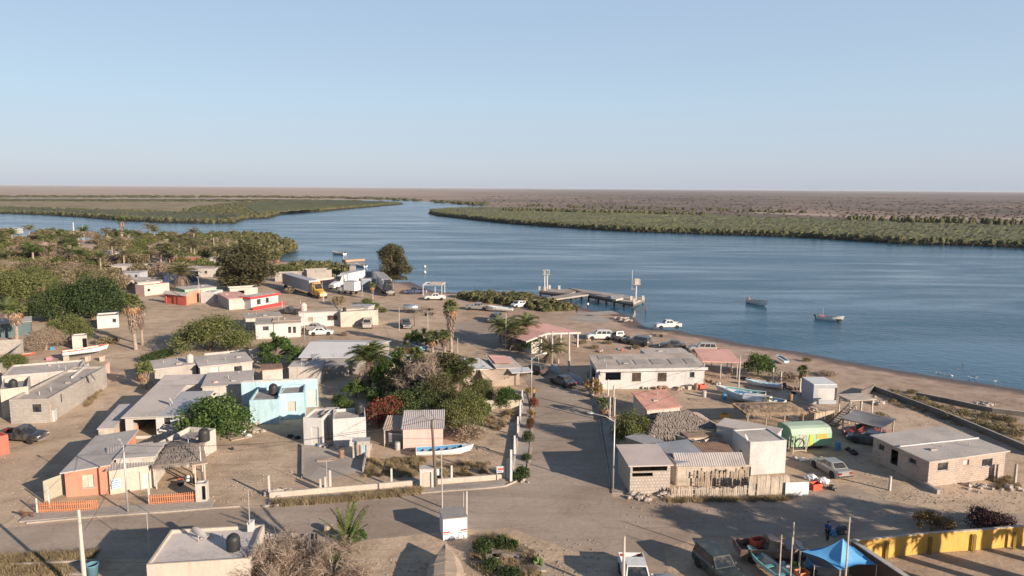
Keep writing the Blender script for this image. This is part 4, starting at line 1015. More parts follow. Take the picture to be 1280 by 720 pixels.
def car_parts(kind, pm):
    P = []
    def quadpart(name, q, m, sub=None):
        b = MB(); b.quad(*q); return (name, b.mesh(name, m))
    if kind == 'sedan':
        hw = .88; r = [_ring(-2.28, hw*.86, .32, .78), _ring(-2.12, hw*.96, .24, .92), _ring(-1.5, hw, .22, .98), _ring(.9, hw, .22, .95), _ring(1.7, hw*.97, .22, .86), _ring(2.15, hw*.90, .24, .72), _ring(2.3, hw*.78, .30, .62)]
        base, top = (-1.62, 1.02, .80, .95), (-.98, .28, .62, 1.43); wx = (-1.38, 1.38); Lf, Lb = 2.27, -2.27; zl = .62
    elif kind == 'hatch':
        hw = .84; r = [_ring(-1.95, hw*.88, .32, .85), _ring(-1.85, hw, .24, .98), _ring(.9, hw, .22, .98), _ring(1.6, hw*.96, .22, .90), _ring(1.9, hw*.85, .26, .72)]
        base, top = (-1.85, 1.05, .78, .97), (-1.5, .30, .64, 1.48); wx = (-1.2, 1.25); Lf, Lb = 1.86, -1.94; zl = .66
    elif kind == 'suv':
        hw = .94; r = [_ring(-2.35, hw*.9, .38, 1.02), _ring(-2.25, hw, .30, 1.10), _ring(.9, hw, .30, 1.10), _ring(1.9, hw*.97, .30, 1.05), _ring(2.25, hw*.92, .32, .92), _ring(2.36, hw*.82, .36, .80)]
        base, top = (-2.28, 1.0, .86, 1.09), (-2.05, .40, .72, 1.76); wx = (-1.42, 1.45); Lf, Lb = 2.34, -2.34; zl = .78
    elif kind in ('pickup', 'crew'):
        hw = .93; cb = -.55 if kind == 'pickup' else -1.05
        r = [_ring(cb, hw, .40, 1.10), _ring(.95, hw, .40, 1.10), _ring(2.0, hw*.97, .40, 1.08), _ring(2.45, hw*.92, .42, .95), _ring(2.6, hw*.85, .46, .82)]
        base, top = (cb + .03, 1.05, .86, 1.09), (cb + .25, .45, .70, 1.74); wx = (-1.65, 1.65); Lf, Lb = 2.58, -2.62; zl = .80
    b = MB(); b.loft(r)
    fa, ft = _frust(base, top)
    b.add(fa + ft, [(4, 5, 6, 7), (0, 1, 5, 4), (1, 2, 6, 5), (2, 3, 7, 6), (3, 0, 4, 7)])
    P.append(('body', b.mesh('body', pm)))
    P.append(quadpart('windscreen', _inset([fa[1], fa[2], ft[2], ft[1]], .06, .94, .08, .92), glass))
    P.append(quadpart('rear_window', _inset([fa[3], fa[0], ft[0], ft[3]], .08, .92, .15, .88), glass))
    cuts = {'sedan': ((.16, .47), (.52, .84)), 'hatch': ((.1, .46), (.51, .82)), 'suv': ((.05, .30), (.34, .62), (.66, .93)), 'pickup': ((.10, .84),), 'crew': ((.08, .44), (.50, .86))}[kind]
    for u0, u1 in cuts:
        P.append(quadpart('side_window', _inset([fa[0], fa[1], ft[1], ft[0]], u0, u1, .12, .86), glass)); P.append(quadpart('side_window', _inset([fa[2], fa[3], ft[3], ft[2]], 1 - u1, 1 - u0, .12, .86), glass))
    if kind in ('pickup', 'crew'):
        d = MB(); x0, x1 = -2.65, cb - .02
        for y0, y1 in ((-hw, -hw + .07), (hw - .07, hw)): d.box(x0, x1, y0, y1, .50, 1.12)
        d.box(x0, x0 + .06, -hw + .07, hw - .07, .50, 1.10); d.box(x0 + .06, x1, -hw + .07, hw - .07, .50, .60); d.box(x1 - .05, x1, -hw + .07, hw - .07, .60, 1.1)
        P.append(('bed', d.mesh('bed', pm)))
    for y in (-hw * .68, hw * .68):
        l = MB(); l.box(Lf - .10, Lf + .02, y - .16, y + .16, zl - .07, zl + .09); P.append(('headlight', l.mesh('headlight', lampw)))
        l = MB(); l.box(Lb - .06, Lb + .06, y - .14, y + .14, zl + .02, zl + .22); P.append(('tail_light', l.mesh('tail_light', lampr)))
    bu = MB(); bu.box(Lf - .05, Lf + .08, -hw*.85, hw*.85, .36, .52); P.append(('bumper', bu.mesh('bumper', chrome if kind in ('pickup', 'crew', 'suv') else metald)))
    bu = MB(); bu.box(Lb - .10, Lb + .02, -hw*.85, hw*.85, .38, .54); P.append(('bumper', bu.mesh('bumper', chrome if kind in ('pickup', 'crew') else metald)))
    for y in (-hw - .08, hw + .08):
        l = MB(); l.box(.62, .78, y - .08, y + .08, zl + .36, zl + .50); P.append(('mirror', l.mesh('mirror', pm)))
    ar = MB()
    for x in wx:
        for s_ in (-1, 1):
            n = 12; q = [(x + .42 * math.cos(math.pi * j / n), s_ * (hw + .006), .36 + .42 * math.sin(math.pi * j / n)) for j in range(n + 1)]; ar.add(q, [tuple(range(n + 1))])
    P.append(('wheel_arch', ar.mesh('wheel_arch', rubber)))
    s_ = 1.0 if kind in ('sedan', 'hatch') else 1.15
    P += wheel_parts([(x, y, s_) for x in wx for y in (-hw + .06, hw - .06)]); return P
VC = {}
def car(kind, rear, front, pm, label, cat=None, z=0, world=None, name=None, sc=1):
    a, c = (G(*rear), G(*front)) if not world else world; k = (kind, pm.name)
    if k not in VC: VC[k] = car_parts(kind, pm)
    nm = {'sedan': 'sedan', 'hatch': 'hatchback', 'suv': 'suv', 'pickup': 'pickup_truck', 'crew': 'pickup_truck'}[kind]
    root = T(name or nm, label, cat or {'sedan': 'car', 'hatch': 'car', 'suv': 'car'}.get(kind, 'pickup truck'), ((a[0] + c[0]) / 2, (a[1] + c[1]) / 2, z), ang(a, c), 'parked vehicles'); root.scale = (sc,) * 3
    inst(VC[k], root); return root
pw = paint('car_white', (.62, .62, .60)); pblk = paint('car_black', (.03, .032, .035)); pgrey = paint('car_grey', (.10, .105, .11), metal=.3); psil = paint('car_silver', (.36, .35, .335), metal=.4)
pblue = paint('car_blue', (.03, .06, .15), metal=.2); pred = paint('car_red', (.28, .03, .025)); pgreen = paint('car_dark_green', (.03, .042, .038), metal=.2); pnavy = paint('car_slate', (.035, .05, .075), metal=.3); pbrown = paint('car_brown', (.10, .07, .055)); pbeige = paint('car_beige', (.38, .34, .29))
pyel = paint('truck_yellow', (.62, .33, .03)); tr_w = M('trailer_white', (.60, .60, .61), rough=.5, var=.08, bmp=.05, streak=.1); tr_g = M('trailer_grey', (.36, .38, .41), rough=.5, var=.08, bmp=.05, streak=.1)

def semi(rear, front, cabm, boxm, label, L=13.5, trailer=True, boxh=4.0):
    a, c = G(*rear), G(*front); root = T('semi_truck', label, 'truck', (a[0], a[1], 0), ang(a, c), 'lorries by the river'); tot = math.hypot(c[0]-a[0], c[1]-a[1])
    bl = tot - 6.4 if trailer else tot - 2.6; x1 = bl
    b = MB(); b.box(0, x1, -1.28, 1.28, 1.15, boxh); b.build('cargo_box', boxm, root)
    e = MB()
    n = int(x1 / .9)
    for i in range(n):
        for s_ in (-1.285, 1.285): e.box(i * x1 / n, i * x1 / n + .05, min(s_, s_ * 1.008), max(s_, s_ * 1.008), 1.15, boxh - .02)
    e.box(-.02, x1 + .02, -1.31, 1.31, boxh - .02, boxh + .04); e.box(-.02, x1 + .02, -1.31, 1.31, 1.08, 1.20); e.build('trim_rail', metalg, root)
    f = MB(); f.box(.2, tot - .6, -.45, .45, .75, 1.05); f.build('chassis', metald, root)
    d = MB(); d.box(-.03, -.005, -1.2, -.02, 1.2, boxh - .1); d.box(-.03, -.005, .02, 1.2, 1.2, boxh - .1); d.build('rear_door', boxm, root)
    if trailer:
        cx = x1 + .5; b = MB(); b.loft([[(cx, -1.15, .9), (cx, -1.2, 3.0), (cx, -1.0, 3.75), (cx, 1.0, 3.75), (cx, 1.2, 3.0), (cx, 1.15, .9)], [(cx + 1.9, -1.15, .9), (cx + 1.9, -1.15, 2.9), (cx + 1.7, -.9, 3.55), (cx + 1.7, .9, 3.55), (cx + 1.9, 1.15, 2.9), (cx + 1.9, 1.15, .9)],
               [(cx + 3.1, -1.15, .8), (cx + 3.0, -1.12, 1.75), (cx + 2.95, -.95, 2.1), (cx + 2.95, .95, 2.1), (cx + 3.0, 1.12, 1.75), (cx + 3.1, 1.15, .8)], [(cx + 5.2, -.98, .75), (cx + 5.1, -.95, 1.55), (cx + 4.9, -.7, 1.85), (cx + 4.9, .7, 1.85), (cx + 5.1, .95, 1.55), (cx + 5.2, .98, .75)], [(cx + 5.7, -.8, .7), (cx + 5.65, -.8, 1.4), (cx + 5.5, -.6, 1.65), (cx + 5.5, .6, 1.65), (cx + 5.65, .8, 1.4), (cx + 5.7, .8, .7)]])
        b.build('cab', cabm, root); g = MB(); g.quad((cx + 1.86, -.86, 3.42), (cx + 2.9, -.9, 2.22), (cx + 2.9, .9, 2.22), (cx + 1.86, .86, 3.42)); g.v = [(x + .05, y, z_ + .03) for x, y, z_ in g.v]; g.build('windscreen', glass, root)
        for s_ in (-1, 1):
            g = MB(); g.quad((cx + 1.1, s_ * 1.215, 2.0), (cx + 1.85, s_ * 1.19, 2.0), (cx + 1.7, s_ * 1.19, 2.75), (cx + 1.1, s_ * 1.215, 2.75)); g.build('side_window', glass, root)
            g = MB(); g.tube([(cx + 1.75, s_ * 1.3, .9), (cx + 1.75, s_ * 1.3, 3.9)], .09, 8); g.build('exhaust_stack', chrome, root)
            g = MB(); g.box(cx + 5.45, cx + 5.66, s_ * .78 - .16, s_ * .78 + .16, 1.0, 1.3); g.build('headlight', lampw, root)
        g = MB(); g.box(cx + 5.55, cx + 5.74, -.5, .5, .8, 1.5); g.build('grille', chrome, root); wl = [(1.4, 1), (2.7, 1), (x1 - 1.2, 1), (x1 + .3, 1), (cx + 4.7, 1)]
    else:
        cx = x1 + .15; b = MB(); b.loft([[(cx, -1.05, .7), (cx, -1.1, 1.9), (cx, -.9, 2.55), (cx, .9, 2.55), (cx, 1.1, 1.9), (cx, 1.05, .7)], [(cx + 1.2, -1.05, .7), (cx + 1.2, -1.08, 1.8), (cx + .95, -.88, 2.5), (cx + .95, .88, 2.5), (cx + 1.2, 1.08, 1.8), (cx + 1.2, 1.05, .7)], [(cx + 2.4, -.92, .65), (cx + 2.3, -.9, 1.25), (cx + 2.1, -.7, 1.45), (cx + 2.1, .7, 1.45), (cx + 2.3, .9, 1.25), (cx + 2.4, .92, .65)]]); b.build('cab', cabm, root)
        g = MB(); g.quad((cx + 1.01, -.78, 2.42), (cx + 1.5, -.9, 1.78), (cx + 1.5, .9, 1.78), (cx + 1.01, .78, 2.42)); g.build('windscreen', glass, root)
        for s_ in (-1, 1): g = MB(); g.quad((cx + .25, s_ * 1.1, 1.75), (cx + 1.05, s_ * 1.09, 1.75), (cx + .9, s_ * .98, 2.3), (cx + .25, s_ * 1.0, 2.3)); g.build('side_window', glass, root)
        wl = [(1.3, 1), (cx + 1.5, 1)]
    inst(wheel_parts([(x, s_ * 1.08, 1.45) for x, _ in wl for s_ in (-1, 1)]), root); return root

# ---- boats
def panga(stern, bow, outm, inm, label, z=0, L=None, motor=True, rimm=None, benches=4, stripe=None, tilt=0, extra=None, world=None, group='open fishing boats', keel=.0, hs=1.0):
    a, c = (G(*stern, z) , G(*bow, z)) if not world else world; tot = L or math.hypot(c[0]-a[0], c[1]-a[1]); az = ang(a, c); root = T('fishing_boat', label, 'boat', ((a[0]), (a[1]), z + keel), az, group)
    if tilt: root.rotation_euler = (tilt, 0, az)
    ts = [0, .08, .25, .45, .62, .76, .87, .95, 1]; s = tot / 7.0
    def st(t, ins=0):
        hb = (.80 + .10 * math.sin(min(1, t * 1.6) * 1.57)) * (1 - max(0, (t - .45) / .55) ** 2.3) * s + .02; sh = (.72 + .52 * max(0, t - .25) ** 1.6 * 1.2) * s; kz = (.02 + max(0, t - .72) ** 1.7 * 2.6) * s
        sh *= hs; kz *= hs; hb = max(.02, hb - ins); kz = kz + ins * 1.8; x = tot * t - (ins if t > .9 else -ins if t < .01 else 0); fl = x + .0
        return [(x, -hb, sh), (x - .15 * (t > .85), -hb * .93, (sh + kz) * .5), (x - .3 * (t > .85), -hb * .68, kz + .10 * s), (x - .35 * (t > .85), 0, kz), (x - .3 * (t > .85), hb * .68, kz + .10 * s), (x - .15 * (t > .85), hb * .93, (sh + kz) * .5), (x, hb, sh)]
    o = MB(); ro = [st(t) for t in ts]; o.loft(ro, closed=False, caps=False); o.add(ro[0], [tuple(range(7))]); o.build('hull', outm, root)
    i_ = MB(); ri = [st(t, .07) for t in ts]; i_.loft(ri, closed=False, caps=False); i_.add(ri[0], [tuple(range(7))])
    for A_, B_ in zip(ri[:-1], ri[1:]): pass
    i_.build('inner_hull', inm, root)
    r = MB()
    for k in range(len(ts) - 1):
        for j in (0, 6):
            p, q, p2, q2 = Vector(ro[k][j]), Vector(ro[k+1][j]), Vector(ri[k][j]), Vector(ri[k+1][j]); sgn = -1 if j == 0 else 1
            e = Vector((0, sgn * .05, 0)); up = Vector((0, 0, .03))
            r.add([p + e + up, q + e + up, q2 + up, p2 + up, p + e - up * 2, q + e - up * 2, q2 - up, p2 - up], [(0, 1, 2, 3), (0, 4, 5, 1), (2, 6, 7, 3)])
    p, q = ro[0][0], ro[0][6]; r.box(p[0] - .02, p[0] + .09, p[1], q[1], p[2] - .05, p[2] + .03)
    r.build('gunwale', rimm or outm, root)
    if stripe:
        b = MB()
        for k in range(len(ts) - 1):
            for j, sgn in ((0, -1), (6, 1)):
                P0, P1 = Vector(ro[k][j]), Vector(ro[k+1][j]); e = Vector((0, sgn * .012, 0)); b.quad(P0 + e - Vector((0, 0, .10)), P1 + e - Vector((0, 0, .10)), P1 + e - Vector((0, 0, .26)), P0 + e - Vector((0, 0, .26)))
        b.build('stripe', stripe, root)
    for k in range(benches):
        t = .16 + .56 * k / max(1, benches - 1); S_ = st(t, .06); y = -S_[0][1] * .96; b = MB(); b.box(tot * t - .16, tot * t + .16, -y, y, S_[0][2] * .66, S_[0][2] * .66 + .05); b.build('bench', rimm or whitewash, root)
    f = MB(); S1, S2 = st(.80, .05), st(.93, .05); f.quad((S1[0][0], S1[0][1], S1[0][2] - .02), (S2[0][0], S2[0][1], S2[0][2] - .02), (S2[6][0], S2[6][1], S2[6][2] - .02), (S1[6][0], S1[6][1], S1[6][2] - .02)); f.build('foredeck', rimm or outm, root)
    if motor:
        mo = MB(); mo.loft([[(-.55, -.17, .75 * s), (-.1, -.17, .75 * s), (-.1, .17, .75 * s), (-.55, .17, .75 * s)], [(-.6, -.2, 1.0 * s), (-.1, -.2, 1.05 * s), (-.1, .2, 1.05 * s), (-.6, .2, 1.0 * s)], [(-.5, -.13, 1.25 * s), (-.15, -.13, 1.22 * s), (-.15, .13, 1.22 * s), (-.5, .13, 1.25 * s)]])
        mo.box(-.32, -.18, -.05, .05, -.1, .75 * s); mo.build('outboard_motor', metald, root)
    return root

# ---- people and animals: skin-modifier figures
def skin_fig(name, nodes, edges, rads, mat_, parent, loc=(0, 0, 0), lvl=1):
    me = bpy.data.meshes.new(name); me.from_pydata(nodes, edges, []); me.materials.append(mat_); o = O(name, me, parent, loc)
    md = o.modifiers.new('skin', 'SKIN'); sv = me.skin_vertices
    if not sv: me.attributes.new('skin', 'FLOAT', 'POINT')
    for i, r in enumerate(rads):
        try: me.skin_vertices[0].data[i].radius = (r, r) if not isinstance(r, tuple) else r
        except Exception: pass
    try: me.skin_vertices[0].data[0].use_root = True
    except Exception: pass
    s_ = o.modifiers.new('sub', 'SUBSURF'); s_.levels = lvl; s_.render_levels = lvl; return o
def person(p, az, label, shirt, trousers, pose='stand', z=0, h=1.7, hairm=None):
    k = h / 1.7; root = T('person', label, 'person', (p[0], p[1], z), az, sc=k)
    st = .14 if pose == 'stand' else .30; ar = .12 if pose == 'stand' else .30
    N = [(0, 0, .92), (0, .0, 1.12), (0.02, 0, 1.34), (.02, 0, 1.46), (.03, 0, 1.56), (.03, 0, 1.64),          # pelvis spine chest neck head top
         (0, -.17, 1.38), (ar*.3, -.24, 1.12), (ar, -.25, .90), (ar*1.1, -.25, .80), (0, .17, 1.38), (-ar*.3, .24, 1.12), (ar*.4, .26, .90), (ar*.5, .26, .80),
         (0, -.09, .88), (st*.5, -.10, .48), (st*.2, -.10, .08), (st*.2 + .14, -.11, .03), (0, .09, .88), (-st*.3, .10, .48), (-st, .10, .08), (-st + .14, .11, .03), (.12, 0, 1.57), (.04, -.085, 1.57), (.04, .085, 1.57)]
    E = [(0, 1), (1, 2), (2, 3), (3, 4), (4, 5), (2, 6), (6, 7), (7, 8), (8, 9), (2, 10), (10, 11), (11, 12), (12, 13), (0, 14), (14, 15), (15, 16), (16, 17), (0, 18), (18, 19), (19, 20), (20, 21), (4, 22)]
    Rr = [.13, .12, .14, .055, .10, .075, .06, .045, .035, .04, .06, .045, .035, .04, .09, .06, .04, .04, .09, .06, .04, .04, .02, .02, .02]
    skin_fig('body', N[:23], E, Rr[:23], skin, root)
    def sub(name, idx, grow, m):
        mp = {j: i for i, j in enumerate(idx)}; skin_fig(name, [N[j] for j in idx], [(mp[a], mp[b]) for a, b in E if a in mp and b in mp], [Rr[j] + grow for j in idx], m, root)
    sub('shirt', [0, 1, 2, 6, 7, 10, 11], .022, shirt); sub('trousers', [0, 14, 15, 16, 18, 19, 20], .022, trousers)
    b = MB(); b.blob((.0, 0, 1.63), (.105, .095, .085), 8, 5, .05); b.build('hair', hairm or blackpl, root); return root
def dog(p, az, label, m, sc=1):
    root = T('dog', label, 'dog', (p[0], p[1], 0), az, sc=sc)
    N = [(0, 0, .46), (.30, 0, .48), (-.28, 0, .48), (.46, 0, .60), (.60, 0, .68), (.76, 0, .64), (-.42, 0, .50), (-.62, 0, .66),
         (.30, -.09, .34), (.27, -.09, .18), (.30, -.09, .02), (.30, .09, .34), (.34, .09, .18), (.36, .09, .02), (-.28, -.09, .38), (-.22, -.09, .26), (-.36, -.09, .16), (-.32, -.09, .02), (-.28, .09, .38), (-.26, .09, .26), (-.42, .09, .16), (-.40, .09, .02), (.58, -.07, .78), (.58, .07, .78)]
    E = [(0, 1), (0, 2), (1, 3), (3, 4), (4, 5), (2, 6), (6, 7), (1, 8), (8, 9), (9, 10), (1, 11), (11, 12), (12, 13), (2, 14), (14, 15), (15, 16), (16, 17), (2, 18), (18, 19), (19, 20), (20, 21), (4, 22), (4, 23)]
    Rr = [.12, .15, .115, .085, .085, .04, .05, .015, .06, .035, .03, .06, .035, .03, .08, .05, .03, .03, .08, .05, .03, .03, .02, .02]
    skin_fig('body', N, E, Rr, m, root); return root
BM = {}
def bird(u, v, label, m, z=WZ, sc=1, world=None):
    x, y = world or G(u, v, z)
    if m.name not in BM:
        b = MB(); b.blob((0, 0, .30), (.30, .13, .13), 8, 5, .03); b.tube([(.22, 0, .34), (.33, 0, .52), (.40, 0, .56), (.58, 0, .50)], [.06, .04, .05, .012], 6); b.tube([(.02, -.05, .2), (.02, -.05, 0)], .015, 4); b.tube([(.02, .05, .2), (.02, .05, 0)], .015, 4); b.tri((-.25, -.08, .32), (-.25, .08, .32), (-.48, 0, .26)); BM[m.name] = b.mesh('bird', m)
    return tag(O('bird', BM[m.name], None, (x, y, z), R.uniform(0, 6), sc), label, 'bird', 'birds at the river edge')
# ---- shelters
def canopy(A, B, D, h, m, label, roofkind='sheet', hb=None, name='shade_shelter', cat='shelter', posts=(2, 2), pm=None, ov=.25, sagging=0, postr=.06, beams=True):
    """open shelter: posts, beams and a roof"""
    a = ang(A, B); Wd = math.hypot(B[0]-A[0], B[1]-A[1]); root = T(name, label, cat, (A[0], A[1], 0), a); hb = hb if hb is not None else h
    if roofkind == 'thatch':
        rg = random.Random(int(Wd * 100)); r = MB(); n, k = max(5, int(Wd / .5)), max(4, int(D / .5)); rh = hb
        def Z(x, y): fx = min(x + ov, Wd + ov - x) / (Wd/2 + ov); fy = min(y + ov, D + ov - y) / (D/2 + ov); return h + (rh - h) * min(1, fy * 1.02, fx * 2.2) + rg.uniform(-.05, .05)
        vs = [(-ov + (Wd + 2*ov) * i / n, -ov + (D + 2*ov) * j / k, 0) for j in range(k + 1) for i in range(n + 1)]; vs = [(x + rg.uniform(-.1, .1), y + rg.uniform(-.1, .1), Z(x, y)) for x, y, _ in vs]
        fs = [(j*(n+1)+i, j*(n+1)+i+1, (j+1)*(n+1)+i+1, (j+1)*(n+1)+i) for j in range(k) for i in range(n)]; r.add(vs, fs); r.build('thatched_roof', m, root)
        fr = MB(); rim = [(x, -ov) for x in np.arange(-ov, Wd + ov, .07)] + [(x, D + ov) for x in np.arange(-ov, Wd + ov, .12)] + [(-ov, y) for y in np.arange(-ov, D + ov, .09)] + [(Wd + ov, y) for y in np.arange(-ov, D + ov, .09)]
        for x, y in rim:
            l = rg.uniform(.25, .6); fr.tri((x - .05, y, h + .08), (x + .05, y, h + .08), (x + rg.uniform(-.06, .06), y, h - l))
        for _ in range(int(Wd * D * 9)):
            x, y = rg.uniform(0, Wd), rg.uniform(0, D); z_ = Z(x, y) + .04; sy = -1 if y < D/2 else 1; fr.tri((x - .05, y, z_ + .06), (x + .05, y, z_ + .06), (x + rg.uniform(-.08, .08), y + sy * .5, z_ - .10))
        fr.build('palm_thatch_fringe', m, root)['kind'] = 'stuff'
    else:
        pts = [(-ov, -ov, h), (Wd + ov, -ov, h), (Wd + ov, D + ov, hb), (-ov, D + ov, hb)]; r = MB()
        if roofkind == 'sheet': corrug(r, *pts, amp=.03)
        elif roofkind == 'slab': slab(r, *pts, .12)
        elif roofkind == 'cloth':
            n = 10; vs = [tuple(Vector(pts[0]).lerp(Vector(pts[1]), i/n).lerp(Vector(pts[3]).lerp(Vector(pts[2]), i/n), j/n) - Vector((0, 0, (sagging or .35) * math.sin(math.pi*i/n) * math.sin(math.pi*j/n)))) for j in range(n+1) for i in range(n+1)]; r.add(vs, [(j*(n+1)+i, j*(n+1)+i+1, (j+1)*(n+1)+i+1, (j+1)*(n+1)+i) for j in range(n) for i in range(n)])
        r.build('roof', m, root)
    nx, ny = posts; P_ = []
    for j in range(ny):
        for i in range(nx):
            x, y = Wd * i / max(1, nx - 1), D * j / max(1, ny - 1); hh = h + (hb - h) * (y / D if D else 0) if roofkind != 'thatch' else h
            b = MB(); b.box(x - postr, x + postr, y - postr, y + postr, 0, hh - .08); b.build('post', pm or wood, root)
    if beams:
        for j in range(ny):
            y = D * j / max(1, ny - 1); hh = (h + (hb - h) * (y / D) if roofkind != 'thatch' else h) - .1; b = MB(); b.beam((-.1, y, hh), (Wd + .1, y, hh), .1, .14); b.build('beam', pm or wood, root)
    return root
# ================================================================ HOUSES
PX = 'p'
def wa(root, u, v):  # height helper for things on roofs
    return None
# --- left foreground
h1 = building('house', 'orange house with a flat grey tilted roof and one curtained window at the corner', G(83,621.5), G(137,617), (148,541,2.7), 2.45, orange, ('slab', .28, 2.35, 2.75, 2.75, 2.4), roofl,
    {'f': [('win:c', PX, 102,594, 118,609)]})
for _w in [o for o in COL.objects if o.parent and o.parent.parent == h1 and o.name.startswith('pane')]:
    _w.data.materials.clear(); _w.data.materials.append(M('curtain_cloth', (.42, .44, .36), var=.3, sc=6))
h1b = building('house', 'cream front with open doorway under a corrugated porch roof beside the orange house', G(138,618.5), G(190,610), 4.6, 2.4, cream, ('sheet', .3, 2.3, 2.3, 2.75, 2.75), tin,
    {'f': [('win', PX, 138.5,599, 147,608), ('door:c', PX, 155,592, 176,613), ('door:w', PX, 178,592, 187,611)]})
h1c = building('house_annex', 'low grey flat roofed annex behind the porch of the orange house', GH(145,574,2.9), GH(192,571,2.9), (166,557,2.9), 2.9, whitewash, ('slab', .15), roofl)
tank(lp(h1c, 7.0, 3.4, 3.0), 'black ribbed water tank on the annex behind the orange house')
dish(lp(h1c, 5.6, 3.0, 3.0), 'white satellite dish beside the black tank behind the orange house', 2.2, .42)
canopy(G(196,611), G(245,606), 6.2, 2.3, thatch, 'grey thatched shelter between the porch and the white meter box', 'thatch', 2.9, pm=woodp)
canopy(G(245,609), G(257,607), 7.5, 2.3, M('tan_sheet_roof', (.36, .28, .21), var=.25), 'tan flat roofed open shelter behind the white meter box', 'slab', 2.3, pm=woodp, posts=(2, 3))
building('house', 'low broken house with an open terrace behind the thatched shelter', GH(197,553,2.4), GH(232,556,2.4), 5.0, 2.4, whitewash, ('parapet', .5), roofd, {'f': [('open', .6, 1.6, 1.0, .8)]})
# corner house under the shadow: flat tilted grey roof with carport
h2 = building('house', 'grey roofed house with a wide dark carport opening under the citrus tree', G(158,549), G(196,547.5), (183,485,3.0), 2.7, whitewash, ('slab', .3, 2.5, 2.5, 3.1, 3.1), roofl,
    {'f': [('open', .8, 3.2, .3, 1.9)]})
h2b = building('house', 'white walled house with a dark window right of the carport', G(196.3,547.5), G(241,546), 8.0, 2.5, white, ('slab', .2, 2.5, 2.5, 2.9, 2.9), tinl,
    {'f': [('dark', PX, 204,522, 213,531), ('win', PX, 223,525, 232,534)]})
dish(lp(h2b, .6, 3.0, 2.8), 'pale blue satellite dish on the roof above the carport', 2.0, .42)
building('shed', 'small lean-to of pale boards in the big shadow left of the carport', G(124,553), G(143,552), (143,508,2.0), 1.6, woodp, ('slab', .1, 1.5, 1.5, 2.1, 2.1), tin)
# --- big block house at the far left
b1 = building('block_house', 'big unfinished grey block house at the left edge with one square dark window', G(14,530), G(63,528.5), (100,458,3.0), 3.0, blockm, ('parapet', .35), roofc,
    {'f': [('dark:m', PX, 40,505.5, 52,515), ('open', PX, 5,508, 13,527)], 'r': [('dark:m', PX, 75.5,493, 78.5,502)]})
dish(lp(b1, 5.6, 8.5, 2.7), 'large white satellite dish on the big block house roof', 2.3, .62)
b2 = building('block_house', 'cream block upper room on the left part of the big block house', GH(0,487,3.6), GH(35,483,3.6), (36,470,3.6), 3.6, cream, ('parapet', .5), roofd)
tank(lp(b2, 1.2, 2.0, 3.1), 'black water tank in the roof well of the cream upper room', sc=.9)
building('storage_house', 'long pale roofed building behind the big block house along the lane', GH(2,470,2.9), GH(98,462,2.9), 6.5, 2.9, whitewash, ('parapet', .25), roofl)
low_wall([(64,528),(87,510),(111,484)], 2.3, .2, blockp, 'pinkish block wall running back from the big block house')
low_wall([(92,497),(112,478)], 2.9, .2, white, 'white painted wall with a flaked top behind the pink wall')
tk = building('white_tank', 'small white plastic barrel cabinet by the block house wall', G(61.5,527.5), G(68.5,527), .9, 1.3, white, ('slab', .02), white)
low_wall([(110,487),(124,478),(137,466)], 1.7, .18, pink, 'pink block yard wall beside the white boat')
building('kiosk', 'red painted kiosk at the left edge of the photo', G(-14,573), G(12,566), 4, 2.0, redp, ('parapet', .3), redp)
low_wall([(-20,472),(0,470),(29,441)], 1.7, .2, whitewash, 'grey yard wall behind the big block house by the green bush')
building('outhouse', 'small whitewashed outhouse standing behind the white boat', G(91,437), G(109,435.5), 2.2, 2.3, whitewash, ('parapet', .2), roofl, {'f': [('open', 1.5, .7, .1, 1.7)]})
building('cabin', 'small white cabin with a rusty edged roof among the left trees', G(122,411), G(149,409), (146,390,2.5), 2.5, white, ('parapet', .3), rust, {'f': [('dark', 2.6, .7, 1, .8)]})
building('house', 'blue green walled house hidden behind the skirted palm at the left edge', GH(0,405,2.6), GH(38,402,2.6), 6, 2.6, M('teal_paint', (.09, .13, .135)), ('slab', .2), roofl)
low_wall([(0,443),(30,441)], 2.4, .2, blockm, 'grey block wall at the left edge behind the red boat')

# --- centre left: blue house and neighbours
b3 = building('blue_house', 'sky blue block nearest the camera with a black tank on its roof', G(313,531), G(349,529.5), 5.4, 3.0, bluep, ('parapet', .3), roofd, {})
tank(lp(b3, 2.2, 3.2, 2.75), 'black ribbed water tank on the sky blue house', sc=1)
b3a = building('blue_house', 'recessed sky blue front with a single cream door', G(349.4,525), G(381,523), 3.9, 3.25, bluep, ('parapet', .3), roofd, {'f': [('door:c', PX, 359,502, 370,514)]})
b3b = building('blue_house', 'wide sky blue rear block with a white parapet behind the blue front', G(303,513.5), G(398,508.5), (306,474,3.9), 3.6, bluep, ('parapet', .4), roofd, {'f': [('door:w', 8.0, 1.1, .1, 2.2)]})
b_ = MB(); w_, d_ = b3b['w'], b3b['d']
for q in ((-.03, w_ + .03, -.03, .17), (-.03, w_ + .03, d_ - .17, d_ + .03), (-.03, .17, .17, d_ - .17), (w_ - .17, w_ + .03, .17, d_ - .17)): b_.box(*q, 3.602, 3.72)
b_.build('white_coping', white, b3b)
b4 = building('white_house', 'two part white house with a black tank above the paved yard', G(380,556), G(403,557), 3.4, 3.1, white, ('parapet', .3), roofc, {'f': [('door:w', .9, .8, .05, 2.0)]})
b4b = building('white_house', 'blank white front block right of the two part white house', G(417,559), G(458,556), 3.6, 3.15, white, ('parapet', .3), roofc)
tank(lp(b4b, 2.9, 2.3, 2.86), 'black ribbed water tank on the white front block', sc=.95)
b4c = building('white_house', 'recessed grey middle wall joining the two white blocks', G(402,550), G(419,550), 2.4, 3.05, concrete, ('parapet', .3), roofc)
